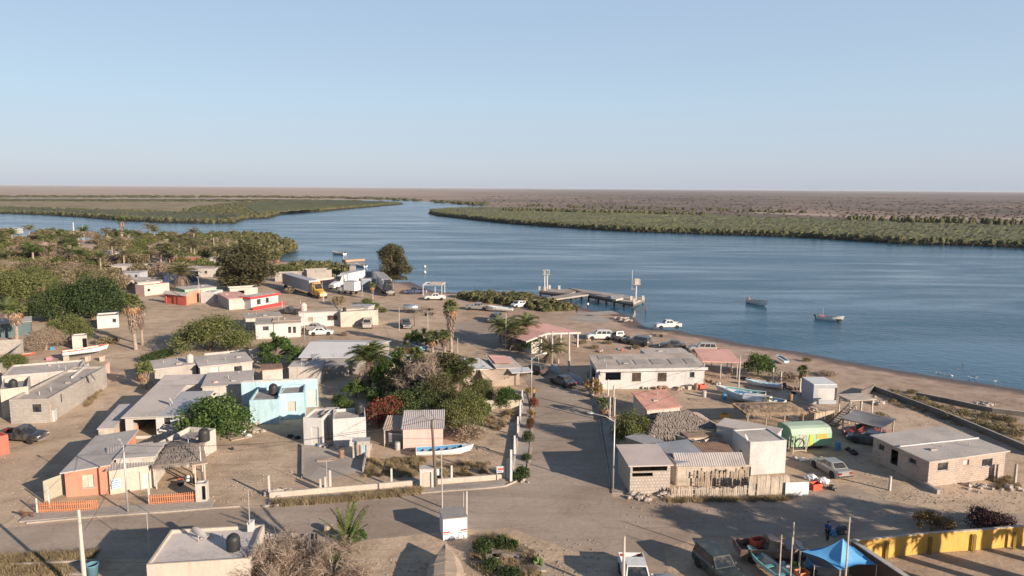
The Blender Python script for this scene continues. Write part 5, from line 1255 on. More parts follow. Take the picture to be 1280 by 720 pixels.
building('cabinet', 'low white and blue store of doors below the white front block', G(441,573), G(462,572), 1.2, 1.7, whitewash, ('slab', .05), tinl, {'f': [('door:wd', .3, .5, .1, 1.3), ('door:bl', 1.0, .4, .1, 1.3)]})
building('wall_house', 'flat grey building with long block wall behind the blue house', GH(253,484,2.6), GH(313,480,2.6), 7, 2.6, whitewash, ('slab', .15), roofl, {'f': [('door:w', 1.6, 1.2, .1, 1.5), ('dark', 5.6, 1, 1, .8)]})
building('shed', 'long corrugated roof shed below the pink cylinder tank', GH(196,481,2.2), GH(300,478,2.2), 3.6, 2.2, whitewash, ('sheet', .2, 2.1, 2.1, 2.4, 2.4), tin)
h5 = building('house', 'long grey flat roofed house with a ribbed awning in the row behind the blue house', GH(250,459,2.8), GH(315,452,2.8), 6.5, 2.8, whitewash, ('slab', .2), roofl, {'f': [('door:w', PX, 262,459.5, 274,469), ('dark', PX, 292,458, 303,466)]})
h6 = building('house', 'low grey house with a pale tank at the left end of the row', GH(193,462,2.7), GH(245,456,2.7), 5.5, 2.7, concrete, ('slab', .15), roofl, {'f': [('open', PX, 243,450, 252,469)]})
tank(lp(h6, 4.8, 1.6, 2.8), 'pale dome topped water tank on the row house', 'white', .95)
tank((*GH(270,492,1.2), 0.9), 'pinkish cylinder water tank on a stand beside the corrugated shed', 'pink', 1.5)
building('hut', 'low rubble hut with a rusty roof behind the blue house', GH(328,463,2.3), GH(353,461,2.3), 3.0, 2.3, whitewash, ('slab', .1), rust)
building('hut', 'white square hut with a flat beige roof behind the blue house', GH(361,459.5,2.6), GH(399,459,2.6), 3.6, 2.6, whitewash, ('slab', .12), roofl)
low_wall([(256,453),(330,446)], 1.5, .2, whitewash, 'long low whitewashed wall behind the row of grey houses')
low_wall([(196,482),(256,462)], .5, .2, whitewash, 'low yard wall at the left end of the grey row')
# white L-roofed barn
bw = building('white_roof_house', 'wide house with a shallow white sheet roof in two slopes', GH(376,446,2.5), GH(468,447,2.5), (440,420,3.3), 2.5, concrete, ('gablex', 3.5, .3), roofw, {'f': [('open', PX, 400,452, 428,462)]})
building('lean_to', 'dark grey lean-to roof on the left of the white roofed house', GH(393,458,1.9), GH(436,455,1.9), 4.2, 1.9, concrete, ('slab', .2, 1.7, 1.7, 2.6, 2.6), roofd)
tank(lp(bw, 9.6, 3.0, 3.0), 'pale barrel on the right end of the white roof', 'white', .85)
building('garden_house', 'small pale roofed garden house behind the date palm', GH(480,452,2.4), GH(518,450,2.4), 3.4, 2.4, cream, ('slab', .2), tinl)
# pink cabin
pc = building('pink_cabin', 'pink cabin with a corrugated sheet roof behind the stranded white boat', G(504,563), G(553,562), 4.0, 2.3, pink, ('sheet', .22, 2.35, 2.35, 3.0, 3.0), tin)
canopy(G(481,558), G(503,558), 3.2, 2.0, tantarp, 'small tan lean-to shelter left of the pink cabin', 'sheet', 2.4, pm=woodp)
building('boat_shed_wall', 'old pale hull leaning by the lean-to of the pink cabin', G(486,558), G(503,559), .5, 1.4, greytarp, ('slab', .02), tinl)
# arch-roofed house
A_, B_ = GH(577,466,2.6), GH(640,482,2.6)
ar = T('arched_roof_house', 'house with a curved grey roof and a sagging brown canvas front', 'house', (*G(572,492), 0), ang(G(572,492), G(655,486))); b = MB()
Wd = 9.5; D = 8.0
b.box(0, Wd, 2.2, D, 0, 2.5); b.build('wall', thatchb if False else M('tan_plaster', (.30, .245, .20), var=.25), ar)
r = MB(); n = 14; r.loft([[(Wd * .62 * i / n, y, 2.5 + .42 * math.sin(math.pi * i / n) ** .8) for i in range(n + 1)] for y in (1.8, D + .3)], closed=False, caps=False); r.add([(Wd * .62 * i / n, 2.15, 2.5 + .42 * math.sin(math.pi * i / n) ** .8) for i in range(n + 1)], [tuple(range(n + 1))]); r.build('curved_roof', roofw, ar, smooth=False)
r = MB(); slab(r, (Wd * .62, 1.8, 2.75), (Wd + .4, 1.8, 2.6), (Wd + .4, D + .3, 2.7), (Wd * .62, D + .3, 3.2), .1); r.build('side_roof', roofl, ar)
r = MB(); slab(r, (Wd * .66, 3.6, 3.03), (Wd * .95, 3.6, 2.92), (Wd * .95, D, 2.98), (Wd * .66, D, 3.22), .03); r.build('pink_roof_patch', pinkroof, ar)
r = MB(); n = 8; vs = [(Wd * .38 + Wd * .40 * i / n, 2.0 - 2.0 * j / n, 2.65 - .9 * (j / n) - .3 * math.sin(math.pi * i / n)) for j in range(n + 1) for i in range(n + 1)]; r.add(vs, [(j*(n+1)+i, (j+1)*(n+1)+i, (j+1)*(n+1)+i+1, j*(n+1)+i+1) for j in range(n) for i in range(n)]); r.build('canvas_awning', tantarp, ar)
r = MB(); slab(r, (Wd * .80, -.4, 2.5), (Wd + 1.2, -.4, 2.5), (Wd + 1.2, 2.0, 2.6), (Wd * .80, 2.0, 2.6), .08); r.build('porch_roof', roofw, ar)
for x, y in ((Wd * .3, 0), (Wd * .72, 0), (Wd + 1.0, -.2)): r = MB(); r.box(x - .05, x + .05, y - .05, y + .05, 0, 2.4 if x > 8 else 1.75); r.build('post', woodp, ar)
# --- houses towards the river, left
building('house', 'house with red front and a beige flat roof facing the dirt lane', G(206,379), G(233,382), (212,366,2.6), 2.5, redp, ('slab', .3, 2.5, 2.5, 2.7, 2.7), roofl, {'f': [('open', .6, 2.6, .1, 1.9)]})
building('house', 'red side wall house with flat roof next to the mint green house', G(234,381), G(263,373), (245,364,2.8), 2.8, salmon, ('slab', .1), roofl)
building('house', 'mint green house with a white edged flat roof under the dark trees', G(232,378), G(271,374), (268,355,3.0), 3.0, greenp, ('slab', .15), roofl, {'f': [('dark', 6.5, .8, 1.4, .7)]})
building('house', 'small white cube house with a brown shutter beside the red wall', G(268,379), G(279,375.5), 3.4, 2.7, white, ('parapet', .2), roofl, {'f': [('door:wd', 1.2, .9, .9, 1.2)]})
building('house', 'cream pink house at the edge of the palms left of the red front', G(181,370), G(212,366), (204,351,2.8), 2.7, pink, ('parapet', .3), roofc, {'f': [('dark', .8, .8, 1, .8)]})
building('house', 'low stone walled house behind the cream pink house', GH(172,353,2.8), GH(203,351,2.8), 5, 2.8, whitewash, ('slab', .2), roofc)
hr = building('red_band_house', 'white house with a bright red roof band and dark window openings', G(314,387), G(348,381), (335,365,2.9), 2.8, white, ('slab', .35), roofl,
    {'f': [('dark:m', PX, 321,374.5, 326,380), ('dark:m', PX, 332,372.5, 336,378)], 'l': []})
r = MB(); r.box(-.38, hr['w'] + .38, -.40, -.36, 2.45, 2.9); r.box(-.40, -.36, -.36, hr['d'], 2.45, 2.9); r.build('red_fascia', M('bright_red_paint', (.66, .05, .05), var=.1), hr)
r = MB(); r.box(-.6, hr['w'] + .6, -1.3, -1.1, 0, .75); r.build('red_base_wall', MATS['bright_red_paint'], hr)
building('house', 'salmon roofed low house left of the red band house', GH(286,374,2.5), GH(312,372,2.5), (300,364,2.6), 2.5, whitewash, ('slab', .2), pinkroof)
building('house', 'half built pale house behind the salmon roof', GH(287,361,2.4), GH(322,359,2.4), 4.5, 2.4, whitewash, ('parapet', .5), roofd, {'f': [('open', 2, 1.5, 1, .8)]})
building('house', 'grey gabled shed in front of the red band house', GH(307,398,2.3), GH(352,395,2.3), 5.0, 2.3, whitewash, ('slab', .25), roofc, {'l': []})
hq = building('house', 'white house with two dark windows and a flat grey roof behind the sedan', G(320,424), G(376,421), (330,398,2.7), 2.7, white, ('slab', .15), roofc,
    {'f': [('dark:m', PX, 360,408.5, 364,416), ('dark:m', PX, 366,408.5, 370,416), ('dark', PX, 328,408, 336,413)]})
building('terrace_roof', 'tan awning roof on the white house behind the sedan', GH(342,401,3.0), GH(374,400,3.0), 3.5, 2.9, cream, ('slab', .2), tantarp)
hh_ = building('long_white_house', 'long white house with a round tank and dish on its flat roof', G(374,409), G(425,407), (378,389,3.0), 2.9, white, ('slab', .12), roofl,
    {'f': [('door:wd', PX, 385,396.5, 391,402), ('grid', PX, 409,394.5, 422,400)]})
tank(lp(hh_, .9, 2.0, 3.0), 'pink cylinder water tank on the long white house', 'pink', 1.25); dish(lp(hh_, 7.2, 2.0, 3.0), 'white satellite dish on the long white house', 2.4, .55)
hj = building('beige_house', 'beige windowless house with a pale flat roof beside the old white van', G(426,409), G(473,406), (432,386,3.2), 3.1, cream, ('parapet', .2), roofl)
tank(lp(hj, 1.0, 1.2, 2.9), 'small black tank on the beige windowless house', sc=.7)
building('roof_plate', 'blue white sheet roofed room on the far corner of the beige house', GH(438,383,3.4), GH(460,384,3.4), 3.4, 3.35, whitewash, ('slab', .1), tinl)
# ruined block house by the trucks
low_wall([(344,352),(372,351),(395,351)], 2.9, .2, blockm, 'pale block wall behind the yellow truck')
building('ruin', 'roofless grey block house with two dark openings near the river', G(384,352), G(415,350.5), 5.0, 3.3, blockm, ('parapet', 2.6), roofd, {'f': [('open', PX, 391,337, 395,341), ('open', PX, 401,337, 406,341)]})
building('low_ruin', 'low pink walled foundation between the ruin and the white trucks', G(386,357), G(428,352), 4, 1.0, pink, ('parapet', .5), pink)
building('pillar_house', 'grey block stub tower at the waterfront behind the trucks', G(437,343), G(444,343), 1.4, 2.6, blockm, ('parapet', .2), roofd)
building('blue_shed', 'low blue grey shed behind the parked lorries at the shore', G(447,350), G(466,350), 3, 2.4, M('blue_grey_sheet', (.20, .24, .28)), ('slab', .1), tinl)
low_wall([(345,343),(372,343),(389,341)], 1.2, .2, blockm, 'broken block wall behind the ruin beside the mangroves')
# distant houses inside the thicket
for i, (u, v, w, d, hgt, wl, rf, lab) in enumerate([
    (127,318,9,5,2.8,white,roofw,'white roofed house glimpsed between the palms near the far bank'),(0,286,10,5,3,white,roofw,'white house at the left edge before the river'),
    (140,336,9,5,2.6,whitewash,roofl,'beige roofed house deep in the thicket'),(205,347,8,5,2.6,M('navy_roof_paint',(.04,.06,.13)),MATS['navy_roof_paint'],'house under a dark navy roof in the thicket'),
    (232,340,9,5,2.8,whitewash,roofc,'grey roofed house right of the navy roof in the thicket'),(155,345,5,4,2.6,tr_g,tinl,'blue grey shed in the thicket left of the boat'),
    (72,341,5,4,2.6,M('pale_aqua_paint',(.35,.50,.50)),MATS['pale_aqua_paint'],'pale aqua shed behind the two skirted palms'),(38,310,4,3,2.4,bluep,tinl,'turquoise hut far left behind the palms'),
    (262,326,9,5,2.6,whitewash,roofl,'pale roofed house below the far mangroves'),(155,355,6,4,2.6,cream,roofl,'cream hut between the brown thicket and the fields'),
    (215,326,8,5,2.7,redp,redtile,'red roofed house behind the navy roof'),(270,314,7,4,2.6,whitewash,roofl,'small pale house among far date palms'),(10,352,8,5,2.6,whitewash,roofl,'pale walled house under the big green tree at the left edge')]):
    p = G(u, v + 6); q = (p[0] + w, p[1] + R.uniform(-1, 1)); building('distant_house', lab, p, q, d, hgt, wl, ('slab', .3), rf, {'f': [('dark', w * .25, .9, 1, .9), ('dark', w * .65, .9, 1, .9)]})

# --- right of the street
b7 = building('block_hut', 'breeze block corner hut with a slot window under a flat pink grey roof', G(787,618), G(837,616.5), (826,556,2.9), 2.75, breeze, ('slab', .22, 2.75, 2.75, 2.85, 2.85), M('pink_grey_roof', (.47, .40, .37), var=.12),
    {'f': [('open', PX, 791,583, 834,588.5), ('open', PX, 790.5,591.5, 816,595.5)], 'l': []})
b8 = building('white_house', 'tall white house with a blank sunlit front and long grey roof', G(936,594), G(981,591), (909,535,3.6), 3.4, white, ('parapet', .12), roofl,
    {'l': [('open', PX, 924,561, 927,574)], 'f': []})
dish(lp(b8, -.2, .5, 3.0), 'white satellite dish on the corner of the tall white house', 1.2, .45)
b8b = building('white_house', 'rear low white block with plaster roof behind the tall white house', GH(896,532,3.2), GH(968,546,3.2), (893,521,3.2), 3.2, white, ('slab', .1), roofl)
building('house', 'open topped pale yard room between palapa and tall white house', GH(872,553,2.3), GH(913,540,2.3), 4.5, 2.3, cream, ('parapet', 1.2), roofd, {'f': [('open', 2.4, 1.0, .9, .9)]})
building('shack', 'shack with brown rusty sheet roof beside the tall white house', GH(882,577,2.2), GH(924,576,2.2), (906,555,2.5), 2.2, whitewash, ('sheet', .15, 2.1, 2.1, 2.6, 2.6), rust)
building('shack', 'shack under blue grey roofing sheets left of the rusty roof', GH(846,578,2.3), GH(884,573,2.3), (862,552,2.7), 2.3, whitewash, ('slab', .15, 2.2, 2.2, 2.8, 2.8), M('blue_grey_roof', (.19, .21, .24), var=.25, sc=1.5))
building('shack', 'shack with pale ribbed roof behind the picket fence', G(846,607), G(928,606), (865,579,2.6), 2.05, woodp, ('sheet', .2, 2.0, 2.0, 2.6, 2.6), tin, {'f': [('door:c', .8, 1.6, .7, 1.0), ('dark', 3.6, 1.0, .9, .6), ('door:wd', 6, 1.1, .2, 1.6)]})
building('lean_to', 'narrow lean-to of grey planks right of the block hut', GH(840,568,2.3), GH(857,562,2.3), 6, 2.3, wood, ('sheet', .1), tinl)
# palapa
pal = T('palapa', 'large grey thatched palapa with draped dark ridge beside the street tree', 'palapa', (*G(808,573), 0), ang(G(808,573), G(890,566))); r = MB(); Wp, Dp = 9.4, 7.0; rg = random.Random(4)
def pz(x, y): fx = min(x, Wp - x) / 3.0; fy = min(y, Dp - y) / (Dp / 2); return 2.1 + 1.55 * max(0, min(1, fx, fy))
n, k = 34, 28; vs = [(Wp * i / n + rg.uniform(-.06, .06), Dp * j / k + rg.uniform(-.06, .06), pz(Wp * i / n, Dp * j / k) + rg.uniform(-.05, .05)) for j in range(k + 1) for i in range(n + 1)]
r.add(vs, [(j*(n+1)+i, j*(n+1)+i+1, (j+1)*(n+1)+i+1, (j+1)*(n+1)+i) for j in range(k) for i in range(n)]); r.build('thatched_roof', thatch, pal)
r = MB()
for i in range(2600):
    x, y = rg.uniform(-.1, Wp + .1), rg.uniform(-.1, Dp + .1); z_ = pz(x, y) + .05; dx = -1 if x < 2.4 else (1 if x > Wp - 2.4 else 0); dy = -1 if y < Dp/2 else 1
    if min(y, Dp - y) / (Dp/2) < min(x, Wp - x) / 2.6: dx = 0
    else: dy = 0
    r.tri((x - .06, y - .03, z_ + .04), (x + .06, y + .03, z_ + .04), (x + dx * .5, y + dy * .5, z_ - .36))
r.build('thatch_strands', thatch, pal)['kind'] = 'stuff'
for x in (.3, Wp/2, Wp - .3):
    for y in (.3, Dp - .3): r = MB(); r.tube([(x, y, 0), (x, y, 2.3)], .09, 7); r.build('post', wood, pal)
building('house', 'low flat roofed pale room under the palapa edge', GH(861,548,2.3), GH(900,545,2.3), 2.6, 2.3, cream, ('slab', .1), thatchb)
# red roof shed
rs_ = building('red_roof_shed', 'small shed with a pinkish red sheet roof in the sandy yard', GH(809,511,1.6), GH(850,507,1.6), (847,486,2.6), 1.5, whitewash, ('slab', .2, 1.5, 1.5, 2.5, 2.5), redtile)
# long white house
lw = building('white_school_house', 'long white house with grilled windows and roof panels by the beach', G(748,487), G(879,484), (756,447,3.2), 2.8, white, ('slab', .3, 2.8, 2.8, 3.5, 3.5), roofc,
    {'f': [('open', PX, 757,466, 776,475), ('grid', PX, 790,466, 801,476.5), ('grid', PX, 822,466, 833,476.5), ('dark', PX, 862,465, 868,472)], 'l': [('open', 1.0, 2.6, .2, 2.0), ('open', 5.0, 1.6, .2, 2.0)]})
r = MB(); r.box(-.45, lw['w'] + .4, -.48, -.34, 2.62, 3.02); r.build('white_fascia', white, lw)
for i, (fx, fw) in enumerate(((.06, .14), (.22, .12), (.38, .12), (.54, .13), (.72, .12), (.87, .1))):
    r = MB(); x0, x1 = fx * lw['w'], (fx + fw) * lw['w']; y0, y1 = lw['d'] * (.25 if i else .65), lw['d'] * (.62 if i else .92); zz = lambda y: 2.93 + .7 * y / lw['d']
    slab(r, (x0, y0, zz(y0) + .03), (x1, y0, zz(y0) + .03), (x1, y1, zz(y1) + .03), (x0, y1, zz(y1) + .03), .03); r.build('roof_panel', roofd, lw)
building('cubicle', 'pale roofed back room behind the right end of the long white house', GH(810,444,2.9), GH(862,443,2.9), 4, 2.9, white, ('slab', .2), roofl)
canopy(G(880,473), G(921,474), 6.5, 2.7, pinkroof, 'open terrace with a pink sheet roof beside the long white house', 'slab', 3.0, posts=(3, 2), pm=whitewash, ov=.4)
# pink pergola roof by the plaza
pg = T('market_shelter', 'open market shelter with a pale red gabled roof on white posts', 'shelter', (*G(676,441), 0), ang(G(676,441), G(733,432))); Wg = 8.2; Dg = 9.5
for nm, q in (('roof', [(-3.4, -.3, 2.5), (.9, -.3, 3.4), (.9, Dg, 3.4), (-3.4, Dg, 2.5)]), ('roof', [(.9, -.3, 3.4), (Wg + .4, -.3, 2.7), (Wg + .4, Dg, 2.7), (.9, Dg, 3.4)])):
    r = MB(); slab(r, *q, .12); r.build(nm, pinkroof, pg)
r = MB(); r.beam((-3.4, -.35, 2.36), (.9, -.35, 3.26), .12, .22); r.beam((.9, -.35, 3.26), (Wg + .4, -.35, 2.56), .12, .22); r.build('fascia', white, pg)
for x in (0, .9 + 1.2, Wg): 
    for y in (0, Dg * .5, Dg - .3): r = MB(); r.box(x - .13, x + .13, y - .13, y + .13, 0, 2.6); r.build('post', white, pg)
r = MB(); r.box(-1.8, -.2, .3, 3.0, 0, 1.9); r.build('counter_wall', whitewash, pg)
# white frame pergola at the shore
wp_ = T('white_pergola', 'small white frame pergola with thin slat roof at the shore', 'pergola', (*G(529,369.5), 0), ang(G(529,369.5), G(560,370))); L_ = 4.9
for x, y in ((0, 0), (L_, 0), (0, 5), (L_, 5), (L_*.47, 5)): r = MB(); r.box(x - .09, x + .09, y - .09, y + .09, 0, 2.8); r.build('post', white, wp_)
r = MB()
for y in (0, 5): r.beam((-.2, y, 2.85), (L_ + .2, y, 2.85), .16, .2)
for x in (0, L_): r.beam((x, -.2, 2.85), (x, 5.2, 2.85), .16, .2)
r.build('beam', white, wp_)
sm = MB(); sm.box(-.05, .05, -.3, 5.3, 2.95, 3.03); sm = sm.mesh('slat', cream)
for i in range(13): O('slat', sm, wp_, (L_ * (.35 + .65 * i / 12), 0, 0))
# green trailer
gt = T('food_trailer', 'mint green round shouldered food trailer with a yellow stripe', 'trailer', (*G(989,563), 0), ang(G(989,563), G(1043,560)))
Lg = 4.7; Wt = 3.1; r = MB(); prof = [(0, .35), (0, 1.7), (.35, 2.25), (.9, 2.4), (Wt - .9, 2.4), (Wt - .35, 2.25), (Wt, 1.7), (Wt, .35)]
r.loft([[(0, y, z_) for y, z_ in prof], [(Lg, y, z_) for y, z_ in prof]]); r.build('body', greenp, gt)
r = MB(); r.loft([[(-.03, y, z_ + .02) for y, z_ in prof[1:7]], [(Lg + .03, y, z_ + .02) for y, z_ in prof[1:7]]], closed=False, caps=False); r.build('roof_skin', M('faded_green_roof', (.36, .46, .36)), gt)
r = MB(); r.box(2.1, 2.45, -.02, -.005, .38, 1.7); r.build('yellow_stripe', M('yellow_paint', (.62, .45, .05)), gt)
r = MB(); r.box(2.9, 4.2, -.03, -.006, 1.15, 1.7); r.build('serving_hatch', yellowp, gt); r = MB(); r.box(.9, 1.5, -.02, -.006, .45, 1.8); r.build('door', whitewash, gt)
inst(wheel_parts([(1.3, .15, 1), (3.4, .15, 1), (1.3, Wt - .15, 1), (3.4, Wt - .15, 1)]), gt)
# grey cube hut
building('cube_hut', 'grey white box shaped hut near the beach palm', G(1016,505), G(1044,505), 3.6, 2.6, tr_g, ('slab', .04), tr_w, {'f': [('door:w', .5, 2.6, .5, 1.7)]})
# block building on the right
b9 = building('workshop', 'grey block workshop with a broad pale two slope roof at the right', G(1159,609), G(1254,597), (1089,541,3.0), 2.75, blockp, ('slab', .25, 2.55, 2.75, 2.75, 2.6), roofl,
    {'f': [('dark:w', PX, 1172.5,579, 1184.5,588), ('dark:w', PX, 1228,574, 1240,582.5), ('door:w', PX, 1204,575.5, 1211,581)],
     'l': [('dark:w', PX, 1098,553.5, 1105,565), ('open', PX, 1114,560.5, 1121.5,583), ('dark:w', PX, 1136,571, 1145,582)]})
r = MB(); W9, D9 = b9['w'], b9['d']; r.box(-.3, W9 + .3, D9 * .46, D9 * .46 + .14, 2.84, 2.95); r.build('roof_ridge', roofw, b9)
# foreground building
b0 = building('roof_house', 'cream house with a flat stained roof in the near foreground', GH(183,706,3.5), GH(312,698,3.5), (319,656,3.5), 3.5, cream, ('parapet', .22), M('stained_roof', (.50, .45, .42), var=.25, sc=.8))
tank((*GH(292,687,3.28), 3.28), 'squat black ribbed tank on the near flat roof', sc=.88)
dish(lp(b0, b0['w'] * .36, b0['d'] * .66, 3.28), 'white satellite dish on the near flat roof', 2.8, .6)
r = building('roof_box', 'white chimney box with a thin mast on the near flat roof', GH(309,655,4.1)[0:2], GH(315,655,4.1), .5, .6, white, ('slab', .02), white, z0=3.5)
pole(0, 0, 2.6, 'thin mast standing on the corner box of the near flat roof', r=.03, world=GH(312,654,4.2)).location.z = 4.1
# ================================================================ TREES AND PALMS
tree('mesquite', 8, 377, 8.2, 'broad green tree filling the left edge behind the palms', 20, var=0)
tree('mesquite', 48, 368, 8.0, 'green tree right of the broad one at the left edge', 14, var=1)
tree('ficus', 72, 399, 8.4, 'dark dense tree with deep black gaps left of the huge crown', 12, var=0)
tree('ficus', 116, 398, 9.6, 'huge rounded dark green tree behind the small white cabin', 15.5, var=1)
tree('mesquite', 88, 426, 5.8, 'feathery olive tree left of the small white cabin', 8.6, var=2)
tree('mesquite', 12, 463, 2.8, 'low grey green bush tree at the left edge above the block house', 5.4, var=0)
tree('drydense', 57, 437, 4.3, 'bare brown twiggy tree behind the red boat', 7.4, var=0)
tree('bushpale', 135, 430, 1.6, 'pale weeds under the white cabin', 5, cat='bush', name='bush')
palm('fan', 170, 437, 7.9, 1.75, 'tall fan palm with a thick skirt of dead leaves beside the dirt lane', (4.8, 1.35, .55, 520), .26, 26, 30)
palm('fang', 178, 431, 6.2, 1.3, 'slimmer skirted palm just behind the tall one by the lane', (3.2, .8, .35), .2, 16, 10)
palm('fan', 21, 427, 5.6, 1.7, 'fan palm with an orange brown skirt near the left edge', (2.4, 1.5, .9, 320), .26, 24, 18)
palm('dateg', 8, 412, 3.6, 1.5, 'feathery palm with arching grey fronds at the left edge', None, .25, 22, 4, name='date_palm')
palm('fan', 183, 486, 2.6, 1.35, 'short bushy fan palm at the shaded lane corner', (1.5, .9, .5), .22, 28, 12)
tree('mesquite', 262, 438, 6.6, 'wide feathery green tree in the dirt yard left of the white house', 14, var=1)
tree('casuarina', 311, 363, 12.2, 'very large brown green tree beside the palms behind the salmon roof', 18.5, var=0)
tree('casuarina', 492, 355, 11.8, 'lone tall tree on the river bank by the lorries', 11.5, var=1)
tree('bushgreen', 292, 359, 3.3, 'bright green round bush under the very large brown tree', 6, cat='bush', name='bush', var=0)
palm('date', 228, 363, 4.4, 2.0, 'wide date palm with pale drooping fronds behind the mint green house', None, .35, 38, 12, name='date_palm')
for u, v, h, w, k, lab in [(362,367,1.8,4.2,'bushdry','brown bush beside the yellow truck trailer'),(424,381,2.6,4.4,'bushpale','olive bush in front of the white box truck'),(457,381,1.7,4,'bush','first green bush behind the old white van'),
    (468,386,1.6,4,'bushgreen','green bush further right behind the old white van'),(478,391,1.3,3,'bush','small bush on the right end of the row behind the van'),(186,452,1.5,3.4,'bushdark','dark hedge bush beside the lane corner palm'),
    (197,449,1.6,3.6,'bushdark','middle dark hedge bush by the lane'),(208,446,1.6,3.6,'bushdark','right dark hedge bush next to the grey roof'),(430,420,1.0,2,'bushdry','dry weed beside the beige house'),
    (318,437,1.2,3,'bushdry','dry weeds below the white house with two windows')]:
    tree(k, u, v, h, lab, w, cat='bush', name='bush')
palm('fan', 466, 374, 3.3, .95, 'small fan palm beside the street lamp near the lorries', (1.6, .6, .35), .17, 20, 10)
palm('fan', 564, 440, 7.6, 1.45, 'tall shaggy fan palm standing at the plaza', (4.8, 1.15, .5, 420), .24, 26, 16)
tree('olive', 521, 436, 3.8, 'round grey green tree left of the plaza palm', 4.6, var=0)
palm('fan', 541, 441, 2.6, 1.35, 'low bright green palm beside the blue striped boat', (1.2, .7, .5), .2, 24, 8)
palm('fan', 556, 443, 3.0, 1.2, 'low green palm at the foot of the shaggy plaza palm', (1.5, .7, .5), .2, 22, 8)
tree('bushdark', 550, 452, 1.6, 'dark olive bush below the low plaza palms', 6, cat='bush', name='bush'); tree('bushdark', 573, 455, 1.4, 'green hedge bush near the curved grey roof', 4, cat='bush', name='bush')
tree('bougain', 508, 447, 1.9, 'reddish brown bush left of the blue striped boat', 4.2, cat='bush', name='bush')
palm('dateg', 636, 434, 3.0, 1.35, 'grey green feather palm at the plaza edge', None, .25, 26, 6, name='date_palm')
palm('date', 647, 437, 2.2, 1.1, 'dry brown feather palm beside the grey green one', None, .25, 22, 10, name='date_palm')
tree('bushgreen', 662, 440, 2.8, 'fresh green leafy bush beside the pale red market roof', 4.6, cat='bush', name='bush', var=0)
tree('bushgreen', 670, 436, 2.2, 'small bright bush at the corner of the market shelter', 2.8, cat='bush', name='bush', var=1)
palm('dateg', 655, 430, 3.4, 1.25, 'taller feather palm behind the fresh green bush', None, .22, 26, 6, name='date_palm')
palm('dateg', 625, 428, 3.0, 1.1, 'leftmost feather palm at the plaza edge', None, .2, 22, 6, name='date_palm')
palm('date', 688, 453, 1.8, 1.35, 'low dry date palm between the white posts', None, .25, 26, 12, name='date_palm')
# courtyards in the centre
tree('citrus', 270, 545, 5.2, 'leafy green tree in front of the low house left of the blue house', 8.8, var=1)
tree('olive', 346, 460, 6.0, 'open crowned green tree behind the blue house', 6.6, var=0)
tree('dry', 377, 455, 4.0, 'bare grey shrub by the lean-to of the white roofed house', 4.5, var=0)
palm('fan', 520, 497, 5.6, 1.3, 'fan palm in the middle of the courtyard trees', (2.0, .7, .5), .2, 26, 10)
palm('dateg', 566, 508, 4.2, 1.2, 'feather palm at the right end of the courtyard trees', None, .25, 28, 8, name='date_palm')
palm('fan', 500, 484, 4.6, 1.2, 'fan palm rising out of the courtyard trees', (1.6, .7, .5), .2, 24, 10)
palm('fan', 590, 478, 2.6, 1.1, 'small fan palm left of the canvas fronted house', (1.0, .6, .5), .2, 22, 6)
for u_, v_, h_, w_, l_ in [(470,503,2.2,4,'green shrub under the courtyard date palm'),(450,490,1.8,3.4,'green shrub left of the courtyard date palm'),(560,532,2.4,4,'green shrub right behind the pink cabin'),(600,520,2.0,3.6,'green shrub at the board fence of the corner yard'),(430,512,1.6,3,'leafy shrub between the blue and the white houses')]:
    tree('bushgreen', u_, v_, h_, l_, w_, cat='bush', name='bush')
palm('dateg', 461, 492, 4.7, 1.45, 'feathery date palm above the courtyard bushes', None, .32, 38, 12, name='date_palm')
tree('olive', 490, 494, 5.6, 'dark leafy tree right of the courtyard date palm', 6.6, var=2)
tree('dry', 534, 509, 8.2, 'large leafless grey tree in the middle of the courtyard', 7.5, var=0)
tree('casuarina', 560, 505, 6.6, 'brown green tree beside the large leafless one', 7.4, var=0)
tree('brown', 506, 500, 6.4, 'dense brown green tree right of the courtyard date palm', 6.8, var=0)
tree('brown', 548, 517, 5.8, 'dense brown green tree above the pink cabin', 6.4, var=1)
tree('mesquite', 600, 500, 3.2, 'low green tree between the canvas awning and the courtyard', 4.5, var=1)
tree('ficus', 522, 520, 4.6, 'dense dark low tree behind the pink cabin', 9.5, var=0)
tree('mesquite', 577, 533, 5.0, 'bright yellow green tree right of the pink cabin', 6.6, var=2)
tree('bougain', 473, 534, 3.6, 'red flowering bougainvillea by the white front block', 4.6, var=0); tree('bougain', 492, 528, 3.6, 'second red flowering bougainvillea nearer the courtyard trees', 4.2, var=1)
tree('olive', 445, 497, 2.6, 'low green bush tree by the lean-to wall', 3.6, var=1)
tree('citrus', 635, 508, 2.9, 'glossy green bush tree beside the brown canvas awning', 4.2, var=0)
tree('bushdark', 425, 505, 1.5, 'small dark bush beside the sky blue rear block', 2.6, cat='bush', name='bush')
tree('bushdry', 586, 548, 1.5, 'rusty brown climber on the fence by the yellow green tree', 4.2, cat='bush', name='bush')
for u, v, h, w, k, lab in [(667,509,1.5,1.5,'bougain','pink flowering shrub on the pavement, farthest along'),(664,523,1.3,1.2,'gold','orange flowering shrub on the pavement in the middle'),(663,536,1.6,1.4,'bougain','red and orange shrub on the pavement nearest the corner'),
    (660,553,1.6,1.5,'bushdark','dark green shrub on the pavement'),(657,575,.8,1.5,'bushdark','low clipped green shrub by the kerb'),(652,599,1.6,1.9,'bushdark','round dark green bush at the street corner'),(646,601,1.1,1.3,'bushdark','smaller dark bush left of the round corner bush'),
    (741,494,2.6,3.1,'gold','golden leaved potted tree at the street side'),(664,494,1.3,1.6,'gold','orange brown shrub by the curved roof house corner'),(656,470,1.0,1.4,'bushdry','dry grey bush by the dark hatch sedan')]:
    tree(k, u, v, h, lab, w, cat='bush', name='bush')
